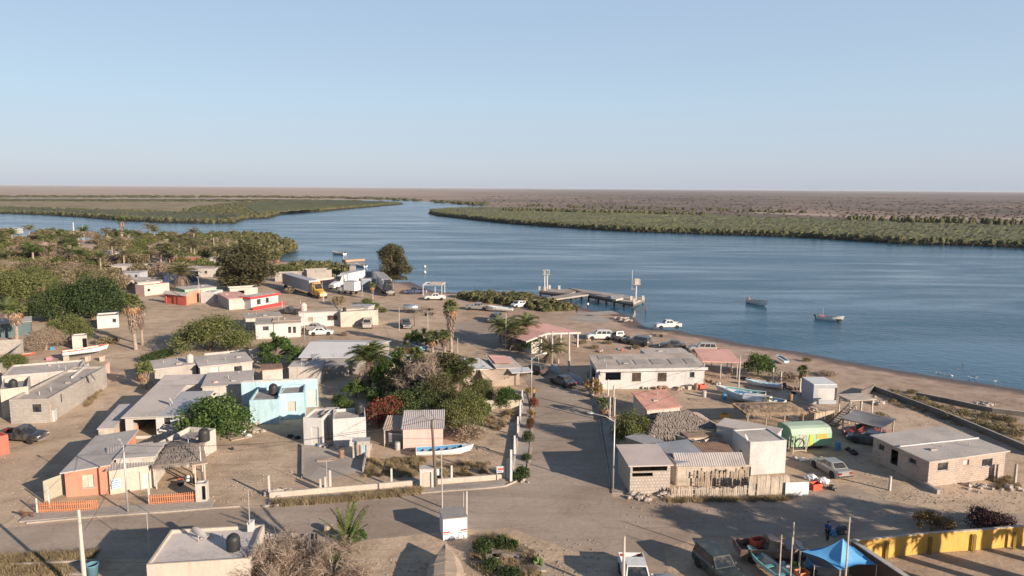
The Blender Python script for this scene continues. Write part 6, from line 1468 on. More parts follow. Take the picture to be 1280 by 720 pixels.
palm('fan', 754, 521, 1.5, 1.0, 'small potted fan palm beside the street posts', None, .16, 18, 6)
tree('mesquite', 790, 561, 4.7, 'olive yellow street tree behind the breeze block hut', 4.9, var=0)
tree('citrus', 948, 470, 3.9, 'dark green rounded tree on the beach beside the boats', 5.4, var=1)
palm('fan', 1003, 487, 2.6, .95, 'small fan palm at the beach left of the cube hut', (1.2, .5, .4), .16, 18, 10)
palm('fan', 643, 0, 1.1, .8, 'small green palm growing beside the beached boats', None, .14, 12, 0, world=G(959, 512))
tree('bushdry', 985, 476, 1.4, 'dark brown bush left of the beach fan palm', 4, cat='bush', name='bush'); tree('bushdry', 1033, 470, .8, 'dry brush on the sand behind the cube hut', 4, cat='bush', name='bush')
tree('gold', 1164, 664, 1.9, 'brown and green bush behind the yellow wall', 3.0, cat='bush', name='bush'); tree('bushdry', 1176, 664, 1.5, 'pinkish dry bush leaning over the yellow wall', 2.6, cat='bush', name='bush')
tree('purple', 1222, 658, 1.9, 'dark purple bush behind the yellow wall', 3.2, cat='bush', name='bush'); tree('purple', 1247, 657, 1.2, 'lower dark bush trailing right of the purple one', 3.2, cat='bush', name='bush')
# near left brush
tree('drydense', 345, 742, 3.6, 'tangled bare grey brush beside the near flat roof', 4.6, var=0)
tree('drydense', 384, 738, 3.1, 'tangled dry brush in the middle of the near thicket', 4.6, var=1)
tree('dry', 365, 728, 4.0, 'pale leafless branches rising from the near thicket', 5.2, var=0)
tree('dry', 418, 736, 3.6, 'dry grey brush at the right end of the near thicket', 5.4, var=1)
tree('dry', 338, 752, 4.2, 'pale bare branches at the left end of the near thicket', 5.4, var=1)
tree('drydense', 440, 742, 2.2, 'low dry tangle at the foot of the young palm', 3.6, var=1)
tree('bushgreen', 415, 712, 1.8, 'leafy green shoots in the near brush', 2.2, cat='bush', name='bush'); tree('bushgreen', 348, 716, 2.2, 'olive green shoots beside the corrugated fence', 1.6, cat='bush', name='bush')
YOUNG[0] = 1
palm('young', 432, 712, 1.7, 1.45, 'young bright palm with upright fronds by the roadside', None, .16, 11, 1, name='date_palm')
YOUNG[0] = 0
tree('olive', 444, 681, 1.7, 'small grey bush behind the young palm', 1.8, cat='bush', name='bush', var=0)
for u, v, h, w, lab in [(604,692,1.5,1.9,'round dark green shrub beside the white box sign'),(627,686,1.2,1.7,'low dark shrub behind the concrete slab'),(640,688,1.0,1.4,'dark shrub at the slab corner'),(616,712,1.0,1.8,'dark green ground shrub left of the slabs'),(640,722,.8,2.2,'dark shrub at the bottom edge of the photo')]:
    tree('bushdark', u, v, h, lab, w, cat='bush', name='bush')
# yard beyond the right edge of the frame: tall trees there throw the long shade over the road
for x, y, h in [(41, 43, 9), (44.5, 43.5, 8.6), (38.5, 40.5, 8.8), (36, 42, 8.4), (47, 41, 9.2), (53, 44, 8), (42, 39.5, 8), (49, 44, 8)]:
    far_palm('fan', 0, 0, 2.05, 'tall yard palm beyond the right end of the yellow wall', 'tall palms beyond the yellow wall', False, world=(x, y))
building('house', 'plain unseen house added to shade the yard beyond the bottom right corner', (38.5, 33.5), (52, 32), 5.5, 4.6, whitewash, ('slab', .2), roofl)  # unseen house, added to throw shade on the yard

# scrubby strip between the beach walls
ORD = 'first second third fourth fifth sixth seventh eighth ninth tenth eleventh twelfth thirteenth fourteenth'.split()
for oi_, (u, v, h, w) in enumerate(sorted([(1118,493,.9,2.4),(1130,499,.8,2),(1150,503,1.0,2.6),(1162,512,1.1,3),(1175,514,1.0,3),(1190,524,1.0,3),(1205,519,.9,2.6),(1222,531,.9,3),(1245,537,.9,3),(1260,527,.8,3),(1270,545,.9,2.6),(1140,492,.7,2),(1235,522,.8,2.6)])):
    tree('bushpale', u, v, h, 'pale dry scrub between the two beach walls, %s from the left' % ORD[oi_], w, cat='bush', name='bush', group='scrub between the beach walls')
for oi_, (u, v) in enumerate(sorted([(760,430),(795,436),(880,441),(1010,452),(850,443),(900,446),(1108,528),(1100,522),(728,430),(744,436)])):
    tree('bushpale', u, v, .8, 'low pale shrub along the beach, %s from the left' % ORD[oi_], 2.2, cat='bush', name='bush', group='low shrubs along the beach')

# the far thicket of trees and palms on the left
rt = random.Random(21); LABS = {'thicket': 'dusty olive brown tree in the thicket between the river and the houses', 'thicketg': 'dull green tree in the thicket between the river and the houses', 'thicketd': 'bare brown tree in the thicket between the river and the houses'}
clear = [G(u, v) for u, v in [(127,322),(140,338),(205,352),(232,346),(72,342),(262,330),(215,330),(190,352),(155,350)]]
def where(u, v):
    a = ['at the left edge', 'under the white mast', 'around the twin palms', 'near the navy roof', 'left of the very large brown tree', 'beside the river bend mangroves'][min(5, max(0, int((u + 10) / 52)))]
    return ('on the river side ' if v < 306 else 'in the middle rows ' if v < 326 else 'in the front rows ') + a
def thick_label(k, h, u, v): return ('tall ' if h > 5.1 else 'low ' if h < 4.1 else '') + {'thicket': 'dusty khaki thicket tree ', 'thicketg': 'green thicket tree ', 'thicketd': 'bare brown thicket tree '}[k] + where(u, v)
cnt = 0
TH = [(-60,293),(220,297),(262,302),(290,314),(310,335),(285,352),(225,354),(170,356),(160,376),(150,388),(60,372),(-60,372)]
while cnt < 300:
    u = rt.uniform(-60, 300); v = 292 + 78 * rt.random() ** 1.5
    if sdist(np.array([u]), np.array([v]), np.array(TH, float))[0] > 0: continue
    x, y = G(u, v); cnt += 1
    if any(abs(x - a - 4) < 5.5 and -15 < y - b_ < 3 for a, b_ in clear): continue
    k = rt.choices(['thicket', 'thicketg', 'thicketd'], [6, 3.4, 2.4])[0]; h = rt.uniform(3.4, 5.8)
    tree(k, 0, 0, h, thick_label(k, h, u, v), rt.uniform(6, 10), world=(x, y), group='thicket trees by the river')
cnt = 0
while cnt < 66:
    u = rt.uniform(-20, 285); v = 296 + 46 * rt.random()
    if sdist(np.array([u]), np.array([v]), np.array(TH, float))[0] > 0: continue
    cnt += 1; k = rt.choice(['date', 'dateg', 'date', 'fan']); sc_ = rt.uniform(1.0, 1.6)
    far_palm(k, u, v, sc_, ('large ' if sc_ > 1.55 else 'small ') + {'date': 'dusty feather palm ', 'dateg': 'grey green feather palm ', 'fan': 'fan palm '}[k] + where(u, v), 'distant palms', k == 'fan')
palm('fang', 56, 331, 8.6, 2.2, 'left one of the twin tall skirted palms in the thicket', (7.0, 2.1, .8, 420), .3, 20, 12)
palm('fang', 68, 330, 8.4, 2.2, 'right one of the twin tall skirted palms in the thicket', (6.8, 2.1, .8, 420), .3, 20, 12)
far_palm('fan', 152, 300, 2.6, 'tallest distant palm standing against the river', None, True)
palm('fan', 345, 333, 3.2, 1.9, 'low fan palm before the river bend mangroves', (1.8, 1.2, .8), .25, 22, 10); palm('fan', 331, 334, 3.0, 1.8, 'fan palm half hidden beside the very large brown tree', (1.8, 1.2, .8), .25, 22, 10)
palm('fan', 52, 378, 3.8, 1.5, 'fan palm with a ginger skirt between the two dark crowns', (1.8, 1.1, .7), .25, 20, 12)
tree('thicketg', 362, 344, 3.4, 'dark green bush tree behind the pale block wall', 8, var=0); tree('bushdark', 352, 342, 2.6, 'dark bush at the end of the pale block wall', 6, cat='bush', name='bush'); tree('thicketg', 383, 341, 3.0, 'green bush tree behind the roofless block ruin', 8, var=1)
# ================================================================ VEHICLES
car('pickup', (-4,549), (62,553), pblk, 'dark old pickup parked in the lane by the block house')
car('crew', (849,410), (820,410.5), pw, 'white double cab pickup standing at the water edge')
car('suv', (760,424), (738,424), pw, 'white suv parked beside the market shelter')
car('pickup', (781,428), (766,423), psil, 'old pale pickup right of the white suv')
car('suv', (808,433), (788,430), pgrey, 'grey old suv among the boat trailers')
car('sedan', (852,436), (828,435), pblk, 'dark car behind the long white house')
car('sedan', (714,485), (693,477), pnavy, 'dark blue sedan driving up the street')
car('hatch', (679,469), (659,464), pblk, 'dark hatchback with a cluttered rear behind the blue sedan')
car('crew', (556,375), (532,375), pw, 'white double cab pickup by the white pergola')
car('pickup', (527,367), (511,367.5), pblue, 'blue pickup by the shore behind the white pergola')
car('pickup', (503,404), (511,414), pgrey, 'grey pickup facing the camera at the plaza edge')
car('suv', (460,403), (458,416), pbeige, 'old cream van facing the camera beside the beige house', name='van', cat='van')
car('crew', (609,388), (585,387), psil, 'silver pickup towing a boat across the plaza')
car('hatch', (656,383), (640,385), pw, 'white hatchback at the foot of the jetty')
car('suv', (624,399), (613,405), pgrey, 'dark grey suv at the plaza palms')
car('suv', (398,405), (378,404), pred, 'red suv in front of the long white house')
car('sedan', (402,413), (379,413), psil, 'silver white car behind the white sedan')
car('sedan', (386,419), (417,418), pw, 'white sedan parked before the long white house')
car('pickup', (374,393), (352,392), pblk, 'black pickup behind the tan awning')
car('sedan', (1056,601), (1020,580), psil, 'silver sedan seen from behind near the white tarps')
car('crew', (789,713), (800,752), pw, 'white pickup with an open bed at the bottom edge')
car('sedan', (826,736), (850,770), psil, 'pale car roof cut by the bottom edge of the photo')
car('suv', (877,700), (919,738), pgreen, 'dark green suv at the bottom of the photo', sc=.95)
car('pickup', (929,697), (997,697), pbrown, 'brown pickup with red things in its bed beside the blue canopy')
car('sedan', (1092,547), (1068,545), pred, 'dark red car in the shade of the workshop')
car('sedan', (1095,556), (1078,553), pnavy, 'dark blue car in the shade of the workshop')
car('suv', (890,441), (866,440), pbeige, 'white old van with red tail parked on the sand', name='van', cat='van')
semi((359,359), (405,374), pyel, tr_g, 'yellow semi truck with a long grey trailer')
semi((452,354.5), (414,363), pw, tr_w, 'white semi truck facing the yellow one')
semi((447,368.5), (424,366.5), pw, tr_w, 'small white box truck in front of the white semi', trailer=False, boxh=3.5)
semi((470,352), (488,371), pblk, tr_w, 'black cab truck with a white box facing the plaza', boxh=3.7)
building('parked_container', 'blue grey container box between the lorries', G(452,362), G(470,361), 3, 2.7, MATS['blue_grey_sheet'], ('slab', .02), tinl, cat='container')
# tanker trailer and empty boat trailers in the plaza
tt = T('tanker_trailer', 'shiny steel tank trailer standing on the plaza', 'trailer', (*G(504,391), 0), ang(G(504,391), G(521,391))); b = MB(); b.tube([(0, 0, 1.25), (.15, 0, 1.25), (3.2, 0, 1.25), (3.35, 0, 1.25)], [.35, .72, .72, .35], 14); b.build('tank', chrome, tt, smooth=True); b = MB(); b.box(0, 4.4, -.35, .35, .45, .58); b.build('frame', metald, tt); inst(wheel_parts([(1.5, .7, 1), (1.5, -.7, 1), (2.3, .7, 1), (2.3, -.7, 1)]), tt)
def boat_trailer(r_, f_, label):
    a, c = G(*r_), G(*f_); t = T('boat_trailer', label, 'trailer', (*a, 0), ang(a, c), 'empty boat trailers'); L_ = math.hypot(c[0]-a[0], c[1]-a[1]); b = MB(); b.beam((0, -.7, .5), (L_ * .65, -.7, .5), .08); b.beam((0, .7, .5), (L_ * .65, .7, .5), .08); b.beam((L_ * .65, -.7, .5), (L_, 0, .5), .08); b.beam((L_ * .65, .7, .5), (L_, 0, .5), .08); b.beam((.1, -.8, .5), (.1, .8, .5), .08); b.beam((L_ * .4, -.9, .45), (L_ * .4, .9, .45), .08); b.build('frame', rust, t)
    inst(wheel_parts([(L_ * .4, -.95, .9), (L_ * .4, .95, .9)]), t)
    for y in (-.4, .4): b = MB(); b.beam((.2, y, .58), (L_ * .6, y, .58), .1, .12); b.build('bunk', wood, t)
for r_, f_, l in [((545,396),(524,392),'empty boat trailer nearest the plaza palm'),((547,388),(526,387),'empty boat trailer behind the first one'),((836,421),(812,420),'empty trailer at the waterline by the white double cab'),((886,438),(904,437),'trailer on the sand behind the pink terrace'),((795,427),(812,424),'rusty trailer behind the grey old suv'),((865,447),(853,436),'trailer behind the long white house roof')]: boat_trailer(r_, f_, l)

# ================================================================ BOATS
blueb = M('boat_blue_paint', (.08, .24, .42), rough=.5, var=.14); bw_ = M('boat_white_gelcoat', (.66, .64, .61), rough=.45, var=.12, sc=2, bmp=.05); redb = M('boat_red_paint', (.55, .10, .06), rough=.5, var=.14); palb = M('boat_pale_blue', (.40, .52, .58), rough=.5, var=.12); teal = M('boat_teal', (.12, .30, .30), rough=.5, var=.15)
BZ = WZ - .12
b_ = panga((934.5,378.5), (959.5,383.5), bw_, teal, 'small white motorboat on the river with a red bundle astern', z=BZ, hs=1.5)
b2_ = panga((1020.5,399), (1055,403), bw_, greytarp, 'white net boat on the river nearest the beach', z=BZ, hs=1.5)
for o_, col_, lab, x in ((b_, redb, 'red fish crate in the stern of the small river boat', .9), (b2_, redb, 'orange red crate in the stern of the net boat', 1.2)):
    p = lp(o_, x, 0, .45); m = MB(); m.loft([[(-.35, -.3, 0), (.35, -.3, 0), (.35, .3, 0), (-.35, .3, 0)], [(-.42, -.36, .5), (.42, -.36, .5), (.42, .36, .5), (-.42, .36, .5)]], caps=False); m.box(-.35, .35, -.3, .3, .02, .3); tag(m.build('fish_crate', redb, None, p, .3), lab, 'crate')
p = lp(b2_, 3.8, 0, .3); m = MB()
for i in range(9): m.blob((R.uniform(-1.2, 1.2), R.uniform(-.4, .4), R.uniform(.1, .4)), (.55, .4, .25), 8, 5, .3)
tag(m.build('net_heap', L_dark, None, p, b2_.rotation_euler.z), 'grey green fishing net heaped inside the net boat', 'net')
pole(0, 0, 2.2, 'thin flag stick on the net boat', .025, world=lp(b2_, 1.3, .2)[:2]).location.z = -.3
pole(0, 0, 1.6, 'thin antenna stick at the stern of the small river boat', .02, world=lp(b_, .4, .2)[:2]).location.z = -.3
def helmsman(o_, x, lab, sh): pp = lp(o_, x, -.1, .35); person(pp, o_.rotation_euler.z, lab, sh, greytarp, z=pp[2] - .35)
helmsman(b_, .35, 'person in dark clothes steering the small river boat', pblk); helmsman(b2_, .35, 'person steering the net boat on the river', pnavy)
panga((431,319), (415,317.5), bw_, whitewash, 'white boat moored near the river bend mangroves', z=BZ)
panga((457,334.5), (444,332.5), bw_, cream, 'small boat moored behind the block stub tower', z=BZ)
fd = MB(); a, c = G(432,326,-.2), G(456,324.5,-.2); fd.box(0, math.hypot(c[0]-a[0], c[1]-a[1]), 0, 3.2, -.5, .25); tag(fd.build('floating_dock', M('dock_boards', (.42, .27, .20)), None, (*a, -.2), ang(a, c)), 'long tan floating dock off the mangrove point', 'dock')
for u, v, l in [(531,334,'white mooring buoy far out on the river'),(531,341,'second white buoy closer to the pergola')]:
    m = MB(); m.blob((0, 0, .2), (.5, .5, .55), 10, 7, 0); tag(m.build('buoy', white, None, (*G(u, v, WZ), WZ)), l, 'buoy')
panga((78,450.5), (137,443), bw_, M('boat_inside_cream', (.52, .46, .40)), 'large white boat with red gunwales propped on the left lane', z=0, keel=.75, rimm=redb, motor=False, benches=5)
for x in (83, 110, 128): q = G(x, 451); m = MB(); m.box(-.25, .25, -.5, .5, 0, .8); tag(m.build('boat_stand', woodp, None, (*q, 0), .2), {83: 'wooden block under the stern of the large white boat', 110: 'middle wooden block under the large white boat', 128: 'wooden block under the bow of the large white boat'}[x], 'boat stand')
panga((22,446), (45,444), redb, palb, 'small red boat at the foot of the bare brown tree', keel=.1, motor=False, benches=3)
panga((530,440), (510,432), blueb, palb, 'blue and white striped boat beside the low plaza palms', keel=.3, rimm=bw_, motor=False)
panga((520,570.5), (592,567.5), bw_, blueb, 'long white boat with a blue inside behind the roadside wall', keel=.12, motor=False, benches=5)
panga((980,511), (903,497), palb, blueb, 'largest beached boat with a pale grey hull and blue inside', keel=.1, motor=False, rimm=bw_, benches=4)
panga((957,498.5), (894,491.5), bw_, teal, 'long white beached boat between the two others', keel=.1, rimm=bw_, benches=5)
panga((977,486.5), (931,481), bw_, palb, 'white beached boat farthest up the sand', keel=.1, rimm=palb, benches=5)
panga((842,452), (824,449), bw_, blueb, 'white boat lying behind the long white house', keel=.1, motor=False)
panga((983,456), (971,449), palb, blueb, 'small boat on the sand right of the dark beach tree', keel=.25, motor=False)
panga((641,391), (609,389.5), bw_, palb, 'white boat on a trailer behind the silver pickup', keel=.45, rimm=bw_)
panga((985,735), (934,697), bw_, whitewash, 'white and blue boat beside the brown pickup at the bottom', keel=.3, rimm=teal, benches=3)
m = MB(); m.loft([[(-1.6, -.75, 0), (-1.6, .75, 0), (-1.6, .5, .65), (-1.6, -.5, .65)], [(1.8, -.75, 0), (1.8, .75, 0), (1.8, .4, .5), (1.8, -.4, .5)]]); tag(m.build('tarp_cover', whitecloth, None, (*G(947,509), 1.0), ang(G(980,511), G(903,497))), 'pale cover stretched over the middle of the largest beached boat', 'tarp')
# covered boat at the bottom
cb = T('covered_boat', 'boat wrapped in tan canvas pointing away at the bottom edge', 'boat', (*G(556,756), 0), ang(G(556,756), G(557,712))); m = MB(); L_ = 6.0; rg = random.Random(8)
rings = []
for i in range(13):
    t = i / 12; w_ = 1.25 * (1 - max(0, (t - .35) / .65) ** 2.2) + .05; hh = 1.35 - .1 * t; rings.append([(L_ * t, s_ * w_ * q + rg.uniform(-.04, .04), z_ * hh + rg.uniform(-.03, .03)) for s_, q, z_ in ((-1, .35, .12), (-1, .8, .45), (-1, 1, .80), (-1, .62, 1.03), (0, 0, 1.10), (1, .62, 1.03), (1, 1, .80), (1, .8, .45), (1, .35, .12))])
m.loft(rings); m.build('canvas_cover', tantarp, cb); m = MB(); m.loft([[(x, y * .93, max(.1, z_ - .35)) for x, y, z_ in r_[:4] + r_[5:]] for r_ in rings[:12]]); m.build('hull', greytarp, cb)
for t in (3, 6, 9): m = MB(); m.tube([Vector(p) * 1.0 + Vector((0, 0, .025)) for p in rings[t]], .018, 4); m.build('rope', wood, cb)

# ================================================================ JETTY
jt = T('jetty', 'concrete jetty with two light towers reaching into the river', 'jetty', (*G(713,366,.9), 0)); o_ = Vector((*G(713,366,.9), 0))
def deck(pix, z1, th, nm, m_):
    b = MB(); pts = [Vector((*G(u, v, z1), z1)) - o_ for u, v in pix]; n = len(pts); b.add(pts + [p - Vector((0, 0, th)) for p in pts], [tuple(range(n)), tuple(range(2*n-1, n-1, -1))] + [(i, n + i, n + (i+1) % n, (i+1) % n) for i in range(n)]); mm = b.mesh(nm, m_); bm_ = __import__('bmesh').new(); bm_.from_mesh(mm); __import__('bmesh').ops.recalc_face_normals(bm_, faces=bm_.faces); bm_.to_mesh(mm); bm_.free(); O(nm, mm, jt)
deck([(674,360.5),(712,361.5),(722,363.2),(712,367.2),(674,363.2)], .75, .45, 'deck_slab', pave)
deck([(711,359.6),(779,368.6),(771,374),(735,367.4),(722,363)], .95, .45, 'deck_slab', pave)
deck([(779,368.6),(806,372.2),(792,378.4),(765,374.6)], .76, .45, 'deck_slab', pave)
deck([(664,374.5),(672,377),(736,367.8),(729,364.6)], .97, .35, 'walkway', pave)
deck([(763,369.6),(776,368),(779,372.4),(770,374.2),(764,373.2)], 1.35, .38, 'ramp_block', whitewash)
for pp in ([(674,363.3),(712,367.3)],[(735,367.6),(771,374.2),(792,378.6)],[(792,378.6),(806,372.4)]):
    P_ = [Vector((*G(u, v, .7), 0)) - o_ for u, v in pp]; b = MB(); b.loft([[(p.x, p.y, -.25), (p.x, p.y, .42), (p.x + .02, p.y + .25, .42), (p.x + .02, p.y + .25, -.25)] for p in P_]); b.build('fender_beam', concdark, jt)
for u, v in [(688,371),(700,369.5),(714,368),(727,367),(736,369),(748,369.5),(758,372),(768,374.5),(676,363),(690,364),(704,365),(780,376.5),(791,379),(804,373.5),(720,362),(745,365)]:
    p = Vector((*G(u, v, .5), 0)) - o_; b = MB(); b.tube([(p.x, p.y, -2), (p.x, p.y, .55)], .24, 8); b.build('pile', concdark, jt)
for u, v in [(674.5,362.5),(699,361.5),(681,363),(789,375),(803.5,374.5),(792.5,378.2),(687,361)]:
    p = Vector((*G(u, v, .76), 0)) - o_; b = MB(); b.box(p.x - .3, p.x + .3, p.y - .3, p.y + .3, .7, 1.75); b.build('bollard', whitewash, jt)
for (u, v), hh, lab, mast in (((682.5,361.5), 5.2, 'twin column light tower on the left end of the jetty', 0), ((795,374.8), 5.0, 'white light tower with a lantern box on the right end of the jetty', 1)):
    p = G(u, v, .76); t = T('light_tower', lab, 'light tower', (*p, .76)); 
    for dx in ((-.35, .35) if not mast else (0,)): b = MB(); b.box(dx - .14, dx + .14, -.14, .14, 0, hh); b.build('column', white, t)
    b = MB(); zz = hh - 1.2
    b.box(-.9, .9, -.6, .6, zz, zz + .1)
    for x in (-.85, .85):
        for y in (-.55, .55): b.beam((x, y, zz), (x, y, zz + 1.3), .07)
    b.beam((-.85, -.55, zz + 1.25), (.85, -.55, zz + 1.25), .08); b.beam((-.85, .55, zz + 1.25), (.85, .55, zz + 1.25), .08); b.build('platform', whitewash, t)
    if mast: b = MB(); b.box(-.5, .6, -.45, .45, zz + .1, zz + 1.5); b.build('lantern_box', cream, t); b = MB(); b.tube([(-1.1, 0, 2.6), (-1.1, 0, hh + 2.4)], .07, 6); b.beam((-1.2, 0, 2.7), (0, 0, 2.7), .08); b.build('mast', white, t)

# ================================================================ STREET FURNITURE AND YARDS
lamp_post(160,641, 6.1, 'tall pale lamp post before the orange house porch', (.5, 0), 2.6)
lamp_post(766,612, 6.9, 'street lamp with a long arm over the street by the block hut', (2.0, 0), rad(168))
lamp_post(664,501, 5.9, 'street lamp on the pavement beside the arched roof house', (1.6, 0), .4)
lamp_post(453,376, 4.6, 'street lamp beside the small fan palm near the lorries', (1.8, 0), .1)
lamp_post(250,387, 7.0, 'street lamp before the red wall house', (1.0, 0), 2.2)
lamp_post(381,432, 6.6, 'street lamp by the white sedan', (.8, 0), 2.6)
for u, v, h, r, lab, mt in [(553,643,5.6,.06,'thin white pole beside the white box sign',metalg),(187,694,3.3,.035,'thin stick standing in the street shadow by the near flat roof',metalg),(108,752,6.6,.14,'thick pale concrete pole in the left foreground',whitewash),(499,413,4.6,.06,'thin pole before the grey plaza pickup',metalg),
    (535,411,3.4,.05,'thin pole in front of the empty boat trailers',metalg),(518,408,2.8,.06,'wooden post left of the boat trailers',woodd),(555,441,4.2,.06,'pole behind the low plaza palm',metalg),(632,436,6.4,.06,'tall thin pole beside the feather palms',metalg),
    (690,454,5.2,.16,'thick white post left of the low blue wall',whitewash),(711,464,6.2,.16,'thick white post right of the first one',whitewash),(673,455,4.8,.06,'thin pole by the market shelter hedge',metalg),(766,519,3.8,.13,'tall white post by the potted palm',whitewash),
    (923,485,4.6,.11,'pale utility pole beside the pink terrace',whitewash),(257,430,3.4,.06,'thin pole in the wide feathery tree',metalg),(290,433,3.4,.05,'short pole right of the wide feathery tree',metalg),(285,440,3.0,.05,'thin post behind the long whitewashed wall',metalg),
    (253,605,3.8,.06,'thin service pole above the white meter box',white),(572,441,2.6,.06,'short pole right of the shaggy palm',whitewash),(376,388,2.4,.06,'pale post by the truck yard',whitewash),(404,377,2.8,.1,'pale post in front of the yellow cab',whitewash),(409,615,3.0,.035,'thin post in the paved yard',metalg),
    (353,392,3.0,.08,'pale post behind the tan awning',whitewash),(314,362,2.4,.08,'pinkish post beside the very large tree',pink),(93,302,9.5,.3,'white mast on the far bank of houses',white),(104,300,7.5,.2,'thin far mast right of the white mast',white),(268,318,7,.16,'far utility pole among the distant palms',whitewash),
    (973,735,4.0,.05,'wooden prop pole of the grey tarp',woodp),(987,742,4.2,.05,'slanted prop pole under the grey tarp',woodp),(990,706,3.4,.06,'pale pole beside the brown pickup',woodp),(1055,745,5.8,.07,'pale centre pole of the blue canopy',woodp),(779,745,4.4,.11,'pale pole in front of the white pickup at the bottom',whitewash)]:
    pole(u, v, h, lab, r, mt, lean=(R.uniform(-.06, .06), 0))
pole(545,609, 6.5, 'dark wooden utility pole in front of the pink cabin', .14, woodd, cross=None, lean=(-.35, 0), name='utility_pole', cat='utility pole')
cable((*GH(543,524,6.4), 6.4), (*GH(157,557,6.0), 6.0), .9, 'cable from the wooden pole to the left lamp post'); cable((*GH(543,524,6.4), 6.4), (*GH(766,522,6.8), 6.8), .6, 'cable from the wooden pole to the corner street lamp')
cable((*GH(543,524,6.3), 6.3), (*lp(pc, 2, 3, 2.9)[:2], 2.9), .3, 'cable from the wooden pole to the pink cabin'); cable((*GH(766,522,6.7), 6.7), (*lp(b8, .3, 4, 3.4)[:2], 3.4), .5, 'cable from the corner street lamp to the tall white house')
for (u, v, h, lab, w) in [(337,621,2.05,'concrete post at the left end of the roadside wall',.2),(401,615,1.3,'left post of the yard gate',.2),(407,615,1.5,'middle post of the yard gate',.2),(413,612,1.9,'right post of the yard gate',.24),(489.5,607,1.7,'concrete post left of the white booth',.2),(564.5,603,1.7,'concrete post right of the white booth',.2),
    (635,600,2.1,'first white post at the street corner of the yard',.22),(638.5,602,3.2,'tallest white post at the street corner of the yard',.24),(643,572,2.4,'white post on the yard side wall nearest the corner',.22),(647,545,2.3,'second white post along the yard side wall',.2),(650,524,2.2,'third white post along the yard side wall',.2),(652.5,506,2.0,'fourth white post along the yard side wall',.2),
    (1112,613,1.4,'lone pale post in the dirt before the workshop',.2),(1268,606,2.1,'leaning pale post right of the workshop',.22),(1246,600,1.6,'shaded grey post against the workshop',.24),(966,476,2.0,'pale post left of the beach scrub',.18),(976,478,1.7,'pale post beside the beached boats',.18),(1000,489,1.9,'pale post at the small beach palm',.18),
    (727,479,1.5,'first post on the fence along the street right side',.14),(733,482,1.8,'second post on the fence along the street right side',.14),(741,488,1.9,'third post on the fence along the street right side',.14),(749,492,1.6,'fourth post on the fence along the street right side',.14),(760,494,2.2,'post by the dark porch of the long white house',.16),
    (762,528,3.2,'tall post between the street and the sandy yard',.16),(768,520,2.4,'post behind the tall street post',.16),(712,458,1.6,'post at the end of the blue low wall',.16),(698,460,1.4,'post between the two low blue walls',.16),(583.5,646,2.3,'right one of the two posts behind the box sign',.12),(580,645,2.2,'left one of the two posts behind the box sign',.12),
    (47,642,1.4,'white post at the corner of the orange fence',.12),(62,634,2.0,'thin white post by the leaning plywood',.1),(187,630,1.5,'white gate post left of the second orange fence',.16),(192,600,.9,'short white post by the shelter',.1)]:
    concrete_post(u, v, h, lab, w, white if 'white' in lab else whitewash)
low_wall([(337,622),(400,616.5),(460,611.5),(520,606.5)], .5, .2, cream, 'long low roadside wall left of the white booth'); low_wall([(547,605),(600,601),(635,598)], .5, .2, cream, 'low roadside wall right of the white booth')
low_wall([(638,602),(644,570),(649,530),(654,498)], .45, .2, whitewash, 'low side wall of the corner yard along the street')
low_wall([(454,590),(458,569),(464,560)], .6, .15, concrete, 'short grey kerb wall right of the paved yard'); low_wall([(378,598),(378,557)], .25, .15, concrete, 'thin kerb left of the paved yard')
low_wall([(689,462),(699,467)], .9, .2, M('pale_blue_wall', (.42, .50, .55)), 'low pale blue wall left part beside the street'); low_wall([(712,473),(728,480)], .9, .2, MATS['pale_blue_wall'], 'low pale blue wall right part beside the street')
low_wall([(752,492),(748,480),(737,468)], .8, .15, rust, 'rusty sheet fence before the dark porch'); low_wall([(762,530),(758,512),(754,498)], .7, .15, woodp, 'low board fence along the street right side')
low_wall([(1092,489),(1135,505),(1175,520),(1225,541),(1300,573)], .75, .14, concdark, 'long dark beach wall running behind the workshop', cap=whitewash)
low_wall([(1145,496),(1190,505),(1240,516),(1300,523)], .6, .16, concdark, 'lower beach wall nearest the sand', cap=whitewash)
low_wall([(1092,489),(1075,497)], .9, .2, concdark, 'crumbled end of the grey beach wall')
low_wall([(604,511),(627,510.5),(652,510)], 1.1, .1, woodp, 'pale board fence behind the corner yard')
low_wall([(148,575),(150,560)], .3, .1, concrete, 'short kerb behind the orange house'); low_wall([(1149,604),(1173,618)], .45, .3, concrete, 'grey concrete kerb block at the workshop corner')
yw_pts = [G(1060,701), G(1108,696.5), G(1161,690.5), G(1216,687), G(1330,677)]
yw = low_wall(None, 1.62, .16, yellowp, 'long ochre yellow garden wall with buttresses', world=yw_pts, cap=cream)
for u, v in [(1107,698),(1161,692),(1216,688.5),(1266,686)]:
    p = G(u, v); b = MB(); b.box(-.12, .12, -.09, 0, 0, 1.3); b.add([(-.12, -.09, 1.3), (.12, -.09, 1.3), (.12, 0, 1.3), (-.12, 0, 1.3), (-.08, -.07, 1.42), (.08, -.07, 1.42), (.08, 0, 1.42), (-.08, 0, 1.42)], [(0, 1, 5, 4), (1, 2, 6, 5), (3, 0, 4, 7), (4, 5, 6, 7)]); b.build('buttress', M('olive_ochre_paint', (.20, .135, .03)), yw, (p[0] - yw.location.x, p[1] - yw.location.y - .05, 0))
low_wall(None, 2.5, .3, M('brown_brick', (.11, .07, .05), blocks=(.24, .08, .015)), 'dark brown brick wall with a pale slanting coping at the bottom right', world=[GH(1066,676,2.5), GH(1150,732,2.5)], cap=whitewash)
